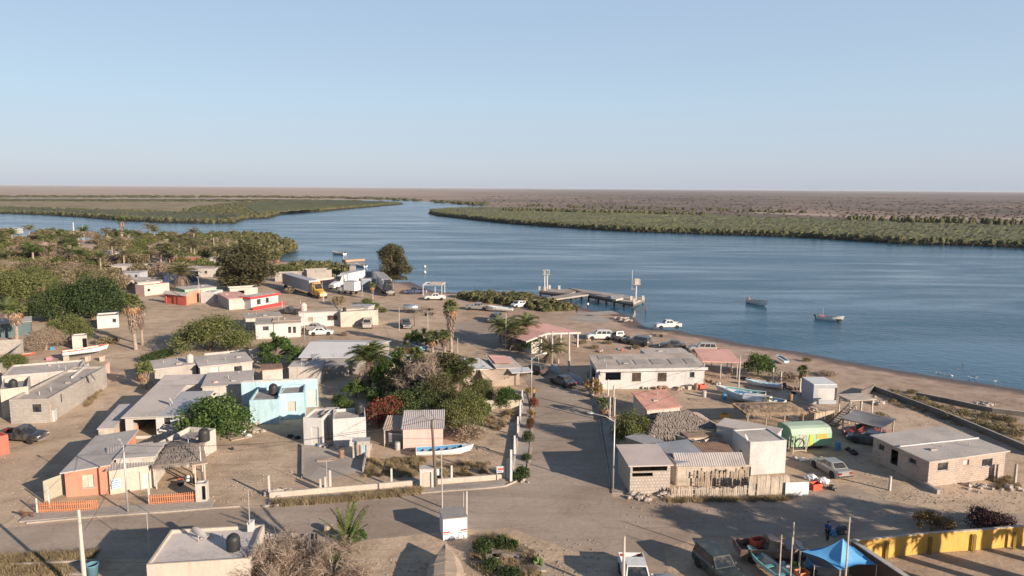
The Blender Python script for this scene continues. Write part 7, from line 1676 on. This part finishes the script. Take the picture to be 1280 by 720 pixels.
# fences
picket_fence([(48,642),(84,640.5),(122,638)], .95, orangew, 'orange picket fence before the orange house'); picket_fence([(187,632),(215,630),(244,628)], .95, orangew, 'short orange picket fence before the thatched shelter')
picket_fence([(840,621.5),(888,620.5),(934,620)], .9, woodp, 'ragged pale picket fence before the ribbed roof shack', .17, .11, .22, seed=4)
picket_fence([(936,620),(985,619)], 1.85, woodp, 'tall rough board fence before the tall white house', .16, .17, .10, seed=5, name='board_fence')
picket_fence([(868,608),(934,606)], 1.5, wood, 'inner grey board fence behind the picket fence', .2, .13, .18, seed=6, name='board_fence')
picket_fence([(320,742),(328,700),(331,684)], 1.6, woodp, 'upright board fence between the near flat roof and the brush', .22, .18, .06, seed=7, name='board_fence'); picket_fence([(333,690),(370,690),(396,690)], 1.5, tin, 'corrugated strip fence behind the near brush', .2, .17, .04, seed=8, name='board_fence')
picket_fence([(1000,527),(1018,532),(1041,528)], 1.5, tantarp, 'tan screen fence beside the wooden stair', .24, .24, .02, seed=9, name='screen_fence')
whb = low_wall([(981,620),(1010,619)], 1.3, .12, whitecloth, 'white sheeting panel at the end of the board fence')
# plywood, tarps, laundry
m = MB(); m.box(-.9, .9, -.03, .03, 0, 1.9); tag(m.build('plywood_sheet', M('grey_plywood', (.33, .31, .24), var=.15), None, (*G(68,622), 0), 1.15), 'grey green plywood sheet leaning by the orange house', 'plywood')
# meter box, booth, box sign
mb_ = building('meter_box', 'grey white meter box with a tall dark niche at the end of the orange fence', G(245,629), G(259,628), .9, 1.75, whitewash, ('parapet', .1), white, {'f': [('open', .52, .32, .25, 1.3)]}, cat='meter box')
bo = building('booth', 'white booth with a wide grey panel in the roadside wall', G(525,611), G(542,610.5), .8, 1.85, white, ('slab', .05), whitewash, {'f': [('door:c', .14, .92, .05, 1.55)]}, cat='booth')
sg = T('box_sign', 'white box with two red stripes standing at the roadside', 'sign box', (*G(554,676), 0), ang(G(554,676), G(585,672.5))); b = MB(); b.box(0, 1.95, 0, 1.9, .02, 1.78); b.build('body', M('sign_white', (.66, .66, .66), rough=.5, var=.05), sg)
b = MB(); b.box(-.04, 1.99, -.04, 1.94, 1.78, 1.86); b.build('lid', roofd, sg)
for x0, x1, z0_, z1_, m_ in ((.02, .55, .62, .74, 'r'), (1.42, 1.93, .68, .80, 'r'), (.02, .75, .50, .55, 'r'), (1.2, 1.93, .54, .59, 'r'), (.86, .90, .86, .98, 'g'), (.92, .97, .84, .88, 'g'), (.74, .84, .62, .66, 'g'), (.88, 1.0, .62, .66, 'g'), (1.04, 1.12, .62, .66, 'g')):
    b = MB(); b.box(x0, x1, -.012, -.002, z0_, z1_); b.build('red_stripe' if m_ == 'r' else 'lettering_mark', MATS['bright_red_paint'] if m_ == 'r' else greytarp, sg)
sn = T('fence_sign', 'small white sign with a red and blue picture on the yard corner fence', 'sign', (*G(626,600), 0), .15); b = MB(); b.box(-.42, .42, -.02, .02, .75, 1.4); b.build('board', white, sn); b = MB(); b.box(-.3, .25, -.03, -.022, 1.02, 1.2); b.build('red_picture', MATS['bright_red_paint'], sn); b = MB(); b.box(-.35, .1, -.03, -.022, .86, .95); b.build('blue_picture', blueb, sn); b = MB(); b.beam((-.35, .03, 0), (-.35, .03, 1.4), .05); b.beam((.35, .03, 0), (.35, .03, 1.4), .05); b.build('stake', metalg, sn)
b = MB(); b.box(-.16, .16, -.02, .02, 1.1, 1.75); tag(b.build('pole_notice', palb, None, (*G(547,608), 0), .1), 'small blue white notice on the wooden utility pole', 'notice')
sp_ = MB(); sp_.box(0, .75, -.02, 0, .55, 1.5); tag(sp_.build('poster', M('poster_blue_white', (.45, .52, .60)), None, (h1b.location.x + .2, h1b.location.y - .05, 0), h1b.rotation_euler.z), 'blue and white poster on the cream porch wall', 'poster')
for i in range(4): b = MB(); b.box(.08, .66 - .1 * (i % 2), -.03, -.021, .68 + .2 * i, .74 + .2 * i); O('print_line', b.mesh('print_line', blueb), bpy.data.objects['poster'])
bn = T('water_butt', 'teal blue bin behind the thick foreground pole', 'bin', (*G(116,722), 0)); b = MB(); b.lathe((0, 0, 0), [(.34, 0), (.42, .95), (.46, .98), (.46, 1.04), (.40, 1.04), (.36, .3)], 16); b.build('body', M('teal_plastic', (.10, .22, .27), rough=.5), bn, smooth=True)
# big sign boards shading the street are the hut itself; wooden frame and stair by the beach
fr = T('wooden_platform', 'raised wooden platform with slender legs near the beach wall', 'platform', (*G(1062,523), 0), ang(G(1062,523), G(1082,522))); L_ = 3.0
for x, y in ((0, 0), (L_, 0), (0, 2.2), (L_, 2.2), (L_/2, 0)): b = MB(); b.box(x - .07, x + .07, y - .07, y + .07, 0, 2.3); b.build('leg', whitewash, fr)
b = MB(); b.box(-.3, L_ + .3, -.3, 2.5, 2.3, 2.4); b.build('deck', woodp, fr)
stp = T('wooden_stair', 'slanting wooden stair beside the tan screen', 'stair', (*G(1038,533), 0), ang(G(1038,533), G(1066,526))); b = MB()
for s_ in (-.45, .45): b.beam((0, s_, .1), (4.0, s_, 2.1), .08, .16)
b.build('stringer', woodd, stp)
for i in range(11): b = MB(); b.box(.15 + .36 * i, .45 + .36 * i, -.5, .5, .22 + .18 * i, .26 + .18 * i); b.build('step', woodp, stp)
for x in (1.6, 2.8, 4.0): b = MB(); b.box(x - .05, x + .05, -.5, -.4, 0, x * .5); b.build('leg', woodp, stp)
canopy(G(934,536), G(1003,534), 3.6, 1.9, thatchb, 'low brown palm thatch shelter in front of the beached boats', 'thatch', 2.3, pm=wood, posts=(4, 2))
canopy(G(1053,540), G(1100,552), 3.5, 1.7, greytarp, 'low dark awning at the left side of the workshop', 'cloth', 1.9, pm=woodp)
# ladder frame, trailer junk by green trailer
lf = T('iron_frame', 'pale rusty frame with rolled hose left of the mint green trailer', 'frame', (*G(991,567), 0), .2)
for p, q in (((0,0,0),(0,0,1.9)),((1.5,0,0),(1.5,0,1.9)),((0,0,1.9),(1.5,0,1.9)),((0,0,.3),(1.5,0,.3)),((1.5,0,0),(2.2,.4,1.8)),((0,.8,0),(0,.8,1.7)),((0,0,1.7),(0,.8,1.7))): b = MB(); b.beam(p, q, .07); b.build('bar', woodp, lf)
b = MB(); b.tube([(.75 + .55 * math.cos(t * .52), .05, 1.0 + .6 * math.sin(t * .52)) for t in range(13)], .09, 6); b.build('hose', metald, lf)
# blue canopy
bc = T('blue_canopy', 'bright blue tent canopy stretched over the boat yard at the bottom', 'canopy', (*G(1055,745), 0)); o2 = Vector((*G(1055,745), 0)); C_ = [Vector((*GH(u, v, z_), z_)) - o2 for u, v, z_ in ((1001,689,2.2),(1050,713,1.9),(1096,706,2.1),(1062,680,2.5))]; pk_ = Vector((*GH(1055,671,3.5), 3.5)) - o2; pk_ = (C_[0] + C_[1] + C_[2] + C_[3]) / 4; pk_.z = 3.6; vs = []; fs = []; n = 8
for k in range(4):
    A1, B1 = C_[k], C_[(k+1) % 4]; base_ = len(vs)
    for i in range(n + 1):
        t = i / n
        for j in range(n + 1):
            s_ = j / n; e = A1.lerp(B1, s_); c_ = (A1 + B1) / 2; e = e.lerp((A1+B1+pk_)/3, .30 * math.sin(math.pi * s_) * t); p = pk_.lerp(e, t); p.z -= .55 * math.sin(math.pi * t) * (.6 + .4 * math.sin(math.pi * s_)); vs.append(tuple(p))
    fs += [(base_ + i*(n+1)+j, base_ + (i+1)*(n+1)+j, base_ + (i+1)*(n+1)+j+1, base_ + i*(n+1)+j+1) for i in range(n) for j in range(n)]
b = MB(); b.add(vs, fs); b.build('cloth', bluetarp, bc, smooth=True)
for c_ in C_: b = MB(); b.tube([(c_.x, c_.y, 0), tuple(c_)], .04, 6); b.build('corner_pole', woodp, bc)
gtp = T('grey_tarp', 'dark grey tarp slung below the blue canopy', 'tarp', (*G(1020,735), 0)); o3 = Vector((*G(1020,735), 0)); q = [Vector((*GH(u, v, z_), z_)) - o3 for u, v, z_ in ((1000,686,1.9),(1018,708,1.6),(1052,711,1.9),(1030,688,2.2))]; n = 8
b = MB(); b.add([tuple(q[0].lerp(q[1], i/n).lerp(q[3].lerp(q[2], i/n), j/n) - Vector((0, 0, .35 * math.sin(math.pi*i/n) * math.sin(math.pi*j/n)))) for j in range(n+1) for i in range(n+1)], [(j*(n+1)+i, j*(n+1)+i+1, (j+1)*(n+1)+i+1, (j+1)*(n+1)+i) for j in range(n) for i in range(n)]); b.build('cloth', greytarp, gtp, smooth=True)
for c_ in q[:3]: b = MB(); b.tube([(c_.x, c_.y, 0), tuple(c_)], .035, 6); b.build('prop', woodp, gtp)
def crate(u, v, s_, m_, lab, z=0, rz=.3, nm='crate'):
    x, y = G(u, v); r_ = T(nm, lab, 'crate', (x, y, z), rz); b = MB(); w_ = s_; d_ = s_ * .7; h_ = s_ * .6
    b.box(-w_/2, w_/2, -d_/2, d_/2, 0, .05)
    for q_ in ((-w_/2, w_/2, -d_/2, -d_/2 + .03), (-w_/2, w_/2, d_/2 - .03, d_/2), (-w_/2, -w_/2 + .03, -d_/2 + .03, d_/2 - .03), (w_/2 - .03, w_/2, -d_/2 + .03, d_/2 - .03)): b.box(*q_, .05, h_)
    b.build('box', m_, r_); b = MB(); b.box(-w_/2 - .02, w_/2 + .02, -d_/2 - .02, -d_/2, h_ - .06, h_); b.box(-w_/2 - .02, w_/2 + .02, d_/2, d_/2 + .02, h_ - .06, h_); b.build('rim', m_, r_); return r_
crate(946,693,1.0,redb,'red crate in the bed of the brown pickup', z=.68); crate(1002,722,.9,orangew,'orange brown crate under the grey tarp'); crate(958,559,.9,rust,'rusty crate by the tall white house rear'); crate(1019,611,1.0,redb,'red cart box beside the white tarps'); crate(906,523,1.0,yellowp,'yellow box in the yard by the palapa')
crate(877,485,.9,redb,'red crate before the right end of the long white house'); crate(862,486,.9,whitewash,'white crate before the long white house'); crate(62,450,.8,M('pink_plastic',(.50,.20,.25)),'pink box on the ground before the large white boat'); crate(66,437,.7,blueb,'blue box under the bare brown tree'); crate(168,537,.9,orangew,'orange box in the dark carport')
def bag(u, v, s_, m_, lab, z=0, nm='bag'):
    b = MB(); ball = 'buoy' in lab; s_ *= .8 if ball else .72; b.blob((0, 0, s_ * .32), (s_ * .6, s_ * .45, s_ * .4), 9, 6, .03 if ball else .22)
    if not ball: b.blob((s_ * .4, s_ * .2, s_ * .2), (s_ * .4, s_ * .3, s_ * .25), 8, 5, .3); b.blob((-s_ * .2, -s_ * .4, s_ * .18), (s_ * .35, s_ * .35, s_ * .22), 8, 5, .3)
    tag(b.build(nm, m_, None, (*G(u, v), z), R.random() * 6, smooth=ball), lab, nm)
L_lime = M('lime_plastic', (.20, .42, .06), rough=.6)
for a in [(985,712,.7,whitecloth,'white bag among the green bottles at the bottom'),(992,706,.6,L_lime,'bright green bag in the boat yard'),(998,714,.6,L_lime,'second green bag lower in the boat yard'),(978,706,.6,whitecloth,'white bag beside the boat at the bottom'),(1008,708,.7,tantarp,'tan sack under the grey tarp'),(1014,716,.7,rust,'brown sack in the shade of the tarp'),
    (1040,668,1.0,blueb,'dark blue sack beside the person in blue'),(1052,666,1.2,pblk,'black bag pile behind the blue canopy'),(1030,604,1.1,whitecloth,'white sack heap beside the silver sedan'),(1014,600,1.2,whitecloth,'larger white sheeted heap by the board fence'),(1040,612,.9,pblk,'dark bag beside the red cart'),(304,541,1.0,whitecloth,'white sack heap in front of the blue house'),(311,546,.7,whitecloth,'small white sack by the blue house yard'),
    (290,562,.5,blackpl,'black bucket lying in the dirt yard'),(400,558,.6,blueb,'small blue bundle by the white house corner'),(422,560,.8,rubble,'brown sack by the recessed wall'),(772,437,.6,blueb,'blue ball shaped buoy behind the long house'),(777.5,438.5,.6,redb,'red ball shaped buoy behind the long house'),(1004,576,.7,whitecloth,'white bag on the sand beside the silver sedan'),(994,574,.7,tr_g,'grey drum beside the iron frame')]:
    bag(*a)
tyre_m = MB(); tyre_m.lathe((0, 0, 0), [(.18, 0), (.33, 0), (.37, .1), (.33, .2), (.18, .2), (.17, .1)], 14); tyre_m = tyre_m.mesh('tyre', rubber)
for u, v, lab in [(363,546,'old tyre lying in the shade of the blue house'),(372,548,'old tyre nearer the white house'),(738,496,'old tyre round the golden tree pot'),(999,487,'old tyre by the beach palm'),(992,492,'old tyre left of the cube hut'),(1004,494,'old tyre against the cube hut')]: tag(O('tyre', tyre_m, None, (*G(u, v), 0)), lab, 'tyre')
for a in [(345,617,2.4,'pile of stones at the open end of the roadside wall'),(313,531,2.2,'rubble under the leafy tree by the blue house'),(412,556,2.6,'rubble heap by the recessed grey wall'),(800,622,2.6,'rubble along the foot of the breeze block hut'),(830,620,1.8,'loose stones right of the breeze block hut'),(1225,612,3,'stones in front of the workshop'),(1262,612,2.4,'stones by the leaning post'),(1235,507,3,'rocks tumbled on the lower beach wall'),
    (775,398,4,'dark rocks at the boat ramp'),(783,401,3,'second patch of rocks at the boat ramp'),(995,618,2,'white lumps at the board fence foot'),(1080,497,3,'broken concrete at the end of the beach wall'),(655,603,1.2,'broken kerb stones at the corner'),(395,366,3,'pinkish bricks near the truck yard'),(560,720,1.2,'stones by the covered boat'),(875,612,1.4,'stones at the picket fence'),(735,352,1,'x')][:-1]:
    rubble_pile(*a[:3], a[3], seed=int(a[0]))
for u, v, w_, d_, lab in [(636,692,2.6,1.5,'grey concrete slab behind the dark shrubs'),(662,712,2.4,.9,'concrete slab beside the cactus'),(617,697,1.2,.6,'broken slab piece left of the big slab')]:
    b = MB(); b.box(-w_/2, w_/2, -d_/2, d_/2, 0, .16); tag(b.build('concrete_slab', pave, None, (*G(u, v), 0), .1), lab, 'concrete slab')
ct = T('prickly_pear', 'small prickly pear cactus on the roadside slab', 'cactus', (*G(673,708), 0)); 
for i in range(8): b = MB(); a_ = i * .9; b.T = Matrix.Translation((.25 * math.cos(a_), .2 * math.sin(a_), .25 + .22 * (i % 3))) @ Matrix.Rotation(a_, 4, 'Z') @ Matrix.Rotation(.4, 4, 'X'); b.blob((0, 0, 0), (.17, .05, .22), 8, 5, .02); b.build('pad', M('cactus_green', (.10, .16, .05)), ct)
b = MB(); b.lathe((0, 0, 0), [(.42, 0), (.40, .55), (.30, .6)], 12); tag(b.build('stump', wood, None, (*G(410,664), 0)), 'tan stump at the road edge beside the brush', 'stump')
b = MB(); b.lathe((0, 0, 0), [(.30, 0), (.38, .5), (.40, .55), (.33, .55)], 12); tag(b.build('plant_pot', whitewash, None, (*G(739,494.5), 0)), 'white plant pot of the golden tree', 'plant pot')
for u, v, lab in [(904,472,'plastic chair on the pink roofed terrace'),(911,474,'second plastic chair on the terrace')]:
    t = T('chair', lab, 'chair', (*G(u, v), 0), R.random() * 6); b = MB(); b.box(-.22, .22, -.22, .22, .43, .46); b.build('seat', whitewash, t); b = MB(); b.box(-.22, .22, .19, .22, .46, .9); b.build('backrest', whitewash, t)
    for x in (-.2, .2):
        for y in (-.2, .2): b = MB(); b.box(x - .02, x + .02, y - .02, y + .02, 0, .43); b.build('leg', whitewash, t)

# motorcycle under the thatched shelter
mc = T('motorcycle', 'white and red motorcycle parked under the thatched shelter', 'motorcycle', (*G(235,606), 0), .5)
for x in (-.62, .62):
    w_ = MB(); w_.T = Matrix.Translation((x, 0, .31)) @ Matrix.Rotation(math.pi / 2, 4, 'X'); w_.lathe((0, 0, -.06), [(.22, 0), (.31, .02), (.31, .10), (.22, .12)], 14); o_w = w_.build('wheel', rubber, mc); w_ = MB(); w_.T = Matrix.Translation((x, 0, .31)) @ Matrix.Rotation(math.pi / 2, 4, 'X'); w_.lathe((0, 0, -.03), [(.03, 0), (.22, .01), (.22, .05), (.03, .06)], 10); w_.build('rim', chrome, o_w)
w_ = MB(); w_.tube([(-.55, 0, .55), (-.1, 0, .45), (.2, 0, .5), (.45, 0, .95), (.62, 0, .33)], .045, 6); w_.tube([(-.62, 0, .33), (-.1, 0, .38), (.2, 0, .5)], .04, 6); w_.build('frame', metald, mc)
w_ = MB(); w_.blob((.12, 0, .80), (.26, .13, .14), 10, 6, 0); w_.build('fuel_tank', bw_, mc); w_ = MB(); w_.blob((-.32, 0, .80), (.36, .12, .07), 10, 5, 0); w_.build('seat', blackpl, mc); w_ = MB(); w_.blob((0, 0, .45), (.2, .13, .16), 8, 5, .1); w_.build('engine', metalg, mc)
w_ = MB(); w_.beam((.42, -.36, 1.05), (.42, .36, 1.05), .04); w_.build('handlebar', metald, mc); w_ = MB(); w_.blob((-.72, 0, .72), (.18, .1, .06), 8, 5, 0); w_.build('mudguard', redb, mc)
# drums, planks, pallets and net heaps about the yards
drum_m = MB(); drum_m.lathe((0, 0, 0), [(.28, 0), (.29, .28), (.305, .30), (.29, .32), (.29, .56), (.305, .58), (.29, .60), (.28, .86), (.25, .87)], 14)
for u, v, m_, l in [(905,500,blueb,'blue drum at the bow of the beached boats'),(988,500,rust,'rusty drum by the small beach palm'),(1012,711,blueb,'blue drum under the blue canopy edge'),(870,487,rust,'rusty drum at the wall of the long white house'),(812,425,metalg,'grey drum among the boat trailers'),(497,562,metalg,'grey drum beside the pink cabin'),(246,545,rust,'rusty drum by the leafy tree trunk'),(1047,562,blueb,'blue drum right of the mint green trailer'),
    (880,496,whitewash,'white drum in the sandy yard'),(427,572,rust,'rusty drum by the white front block'),(118,440,blueb,'small blue drum behind the large white boat'),(955,508,rust,'rusty drum beside the beached boats')]:
    tag(O('drum', drum_m.mesh('drum', m_), None, (*G(u, v), 0)), l, 'drum')
def planks(u, v, n, L_, az, lab, m_=wood):
    t = T('plank_stack', lab, 'plank stack', (*G(u, v), 0), az); rg = random.Random(int(u * 7 + v))
    pm_ = MB(); pm_.box(-L_/2, L_/2, -.09, .09, 0, .04); pm_ = pm_.mesh('plank', m_)
    for i in range(n): O('plank', pm_, t, (rg.uniform(-.15, .15), (i % 4) * .22 - .33, .045 * (i // 4) + .002), 0, None, (0, 0, rg.uniform(-.12, .12)))
for a in [(820,455,10,2.6,.2,'stack of planks behind the market shelter'),(1000,545,9,2.4,.5,'boards lying behind the mint green trailer'),(872,500,8,2.2,-.3,'loose boards in the sandy yard'),(300,548,9,2.0,.6,'boards heaped by the leafy tree'),(610,560,7,2.2,.1,'planks in the corner yard'),(1050,585,6,2.0,1.0,'boards beside the silver sedan'),(905,712,8,2.4,.4,'boards on the ground between suv and boat'),(408,575,6,1.8,.2,'boards on the paved yard'),(150,445,8,2.4,.1,'boards in the lane by the large white boat'),(1080,520,7,2.2,.2,'planks beside the raised platform'),(540,420,6,2,.3,'planks left of the plaza palm')]: planks(*a)
def heap(u, v, w_, m_, lab, nm='net_heap', cat='net'):
    rg = random.Random(int(u + v * 3)); b = MB()
    for i in range(10): b.blob((rg.uniform(-.5, .5) * w_, rg.uniform(-.3, .3) * w_, rg.uniform(.05, .22)), (w_ * rg.uniform(.12, .24), w_ * rg.uniform(.10, .2), rg.uniform(.12, .26)), 8, 5, .3, rg)
    tag(b.build(nm, m_, None, (*G(u, v), 0), rg.random() * 3), lab, cat)
for a in [(948,500,1.8,L_dark,'dark green net heap beside the pale beached boat'),(985,505,2.0,blackpl,'black heap of gear left of the cube hut'),(996,512,2.2,greytarp,'grey covered heap in front of the cube hut'),(1015,512,1.8,tantarp,'tan canvas heap under the cube hut front'),(968,700,1.6,blackpl,'dark gear heap between the boat and the brown pickup'),(1003,700,1.6,rust,'brown gear heap at the brown pickup nose'),(1020,722,1.8,blackpl,'dark gear heap under the canopy'),
    (851,487,1.6,tantarp,'tan heap against the long white house'),(825,486,1.8,rust,'brown heap before the grilled windows'),(805,485,1.5,whitewash,'pale heap below the left grilled window'),(520,562,1.5,tantarp,'rope and net heap behind the stranded boat'),(868,536,1.5,rust,'rusty scrap heap right of the palapa'),(955,540,2,rust,'brown scrap heap behind the tall white house'),(935,545,1.6,thatchb,'heap of palm leaves near the rear white block'),(830,432,1.8,rust,'scrap heap at the trailers by the beach'),(790,436,1.6,greytarp,'grey scrap heap beyond the market shelter'),(735,425,1.4,tantarp,'tan heap left of the white suv'),(322,540,1.6,rubble,'stone coloured heap at the blue house corner'),(160,556,1.4,greytarp,'grey heap before the dark carport'),(1066,566,1.4,blackpl,'black heap in the workshop shade'),(885,478,1.3,rust,'rust brown heap under the pink terrace'),(896,481,1.2,whitewash,'pale heap at the pink terrace edge'),(930,474,1.6,blackpl,'black heap under the dark beach tree'),(962,480,1.6,woodd,'dark heap left of the beach post'),(988,486,1.8,woodd,'dark brown heap between the beach palm and the boats'),(852,446,1.5,rust,'rusty heap behind the right end of the long house'),(905,447,1.4,woodd,'dark heap on the sand behind the terrace roof'),(1062,500,1.6,rubble,'stone heap under the raised platform'),(1098,505,1.8,rubble,'stone heap at the bend of the dark beach wall'),(700,440,1.4,thatchb,'palm leaf heap by the market shelter'),(820,448,1.5,L_dark,'green net heap behind the long white house'),(750,440,1.3,tantarp,'tan net heap near the coloured buoys')]: heap(*a)
cable((*GH(766,522,6.8), 6.8), (*GH(690,420,5.2), 5.2), .8, 'cable along the street from the corner lamp to the thick white post'); cable((*GH(250,350,7.0), 7.0), (*GH(381,384,6.6), 6.6), .8, 'cable between the two lamp posts of the upper lane')
for qa, qb, lb in (((543,524,6.2),(453,351,4.6),'cable from the wooden pole towards the lorry lamp post'),((381,384,6.5),(499,375,4.5),'cable from the sedan lamp post to the plaza pole'),((664,440,5.8),(766,522,6.6),'cable over the street between the two street lamps'),((923,447,4.5),(766,522,6.6),'cable from the terrace pole to the corner street lamp'),((664,440,5.8),(632,388,6.2),'cable from the street lamp to the plaza pole by the palms')):
    cable((*GH(*qa), qa[2]), (*GH(*qb), qb[2]), .7, lb)
cable((*GH(157,557,6.0), 6.0), (*GH(105,663,6.4), 6.4), .6, 'cable from the left lamp post to the thick foreground pole')

# ================================================================ PEOPLE, DOG, BIRDS
person(G(1034,676), 1.6, 'person in a blue shirt standing behind the blue canopy', M('blue_shirt', (.03, .08, .30)), M('dark_trousers', (.03, .03, .04)))
person(G(667.5,500), -1.2, 'person in a tan shirt on the pavement by the street lamp', M('tan_shirt', (.30, .24, .12)), M('dark_trousers', (.03, .03, .04)))
person(G(721,391.5), 1.2, 'person in dark clothes at the top of the boat ramp', M('black_shirt', (.02, .02, .022)), M('dark_trousers', (.03, .03, .04)))
person(G(735,385,-.6), 2.0, 'person in a white shirt wading beside the jetty', M('white_shirt', (.55, .55, .55)), M('dark_trousers', (.03, .03, .04)), z=-.85)
person(G(792.5,397,-.4), .6, 'person in white bending at the tip of the ramp', MATS['white_shirt'], MATS['white_shirt'], 'walk', z=-.4)
person(G(734,479), 2.6, 'person in pink behind the blue low wall', M('pink_shirt', (.45, .22, .22)), M('dark_trousers', (.03, .03, .04)))
person(G(914,469), .4, 'person in white seated area of the pink terrace', MATS['white_shirt'], MATS['tan_shirt'])
dog(G(36,648), 3.3, 'reddish brown dog walking at the street corner', M('dog_brown', (.13, .06, .035)), .95)
pst = MB(); pst.tube([(0, 0, -1), (0, 0, 1.1)], .16, 7); tag(pst.build('mooring_post', woodd, None, (*G(807,389,WZ), WZ)), 'dark mooring post in the shallows beyond the jetty', 'mooring post')
wb = M('white_feathers', (.62, .61, .58)); gb = M('grey_feathers', (.13, .12, .11))
for i in range(11): bird(1170 + i * 2.0, 466.5 + i * .35, 'small white bird in the row at the waterline', wb, sc=.36)
for u, v in [(1190,471.5),(1212,473.5),(1219.5,473),(1243,478)]: bird(u, v, 'larger white bird standing right of the row', wb, sc=.75)
bird(1203.5, 455, 'dark bird swimming off the beach', gb, sc=.8); bird(807, 387, 'grey pelican perched on the mooring post', gb, z=.5, sc=1)

# ================================================================ WEEDS, GRASS AND STONES (nobody could count them)
def tuft(seed, n, h, m_, spread=.3):
    rg = random.Random(seed); b = MB()
    for i in range(n):
        a = rg.random() * 6.283; r_ = spread * rg.random(); x, y = r_ * math.cos(a), r_ * math.sin(a); l = h * rg.uniform(.5, 1.1); dx, dy = rg.gauss(0, .35) * l, rg.gauss(0, .35) * l
        b.tri((x - .02, y, 0), (x + .02, y, 0), (x + dx, y + dy, l))
    return bpy.data.objects.new('tuft', b.mesh('tuft', m_))
GR = [tuft(i, 46, .34, L_grass) for i in range(3)] 
def spots(polys, n, s0, s1, seed):
    rg = np.random.RandomState(seed); out = []
    for poly, k in polys:
        P = np.array(poly, float); u0, v0 = P.min(0); u1, v1 = P.max(0); c_ = 0
        while c_ < k:
            u, v = rg.uniform(u0, u1), rg.uniform(v0, v1)
            if sdist(np.array([u]), np.array([v]), P)[0] < 0: x, y = G(u, v); s_ = rg.uniform(s0, s1); out.append((x, y, 0, s_, s_, rg.rand() * 6)); c_ += 1
    return out
scatter('dry_grass', spots([([(340,629),(430,621),(530,611.5),(530,616.5),(430,627),(340,633)], 420), ([(-20,697),(60,694),(118,690),(120,698),(60,703),(-20,707)], 260), ([(-20,712),(60,708),(100,716),(60,724),(-20,724)], 200), ([(455,596),(458,575),(530,572),(530,596)], 230), ([(545,598),(545,580),(610,576),(610,594)], 90),
    ([(590,690),(600,668),(640,672),(680,700),(680,722),(600,722)], 150), ([(1100,500),(1280,560),(1280,528),(1150,498)], 240), ([(596,525),(640,512),(650,520),(620,540)], 90), ([(112,497),(122,480),(128,490),(105,512)], 80), ([(1240,600),(1262,597),(1275,610),(1250,612)], 70), ([(835,625),(985,622),(985,626),(835,628)], 120)], 0, .7, 1.5, 3), GR)
# pebbles and litter over the bare ground
PB = []
for i in range(3):
    b = MB(); b.blob((0, 0, .05), (.14, .11, .08), 6, 4, .3, random.Random(i)); PB.append(bpy.data.objects.new('pebble', b.mesh('pebble', [rubble, thatchb, concrete][i])))
scatter('loose_stones', spots([([(264,634),(264,560),(380,556),(380,598),(337,620)], 240), ([(460,566),(640,520),(650,540),(636,597),(540,604),(460,600)], 200), ([(0,720),(0,560),(60,600),(40,650),(0,660)], 60), ([(780,625),(1280,612),(1280,650),(780,660)], 420), ([(1050,560),(1280,610),(1280,640),(1100,620)], 260), ([(560,690),(740,670),(770,720),(560,720)], 240),
    ([(770,500),(1000,500),(1000,540),(770,540)], 300), ([(900,440),(1280,500),(1280,560),(1000,500)], 500), ([(480,395),(700,400),(640,430),(500,430)], 160), ([(110,440),(180,440),(160,540),(90,540)], 160), ([(715,400),(900,425),(900,450),(700,450)], 300), ([(440,700),(560,690),(540,720),(440,720)], 60)], 0, .18, .62, 8), PB)
hz = MB(); hz.box(-24000, 24000, -400, 30000, -6, 32)
hm = bpy.data.materials.new('haze'); hm.use_nodes = True; ht = hm.node_tree; ht.nodes.clear()
pv = ht.nodes.new('ShaderNodeVolumePrincipled'); pv.inputs['Color'].default_value = (.72, .77, .86, 1); pv.inputs['Density'].default_value = 4.5e-5
ho = ht.nodes.new('ShaderNodeOutputMaterial'); ht.links.new(pv.outputs[0], ho.inputs['Volume'])
tag(hz.build('haze', hm), kind='stuff')
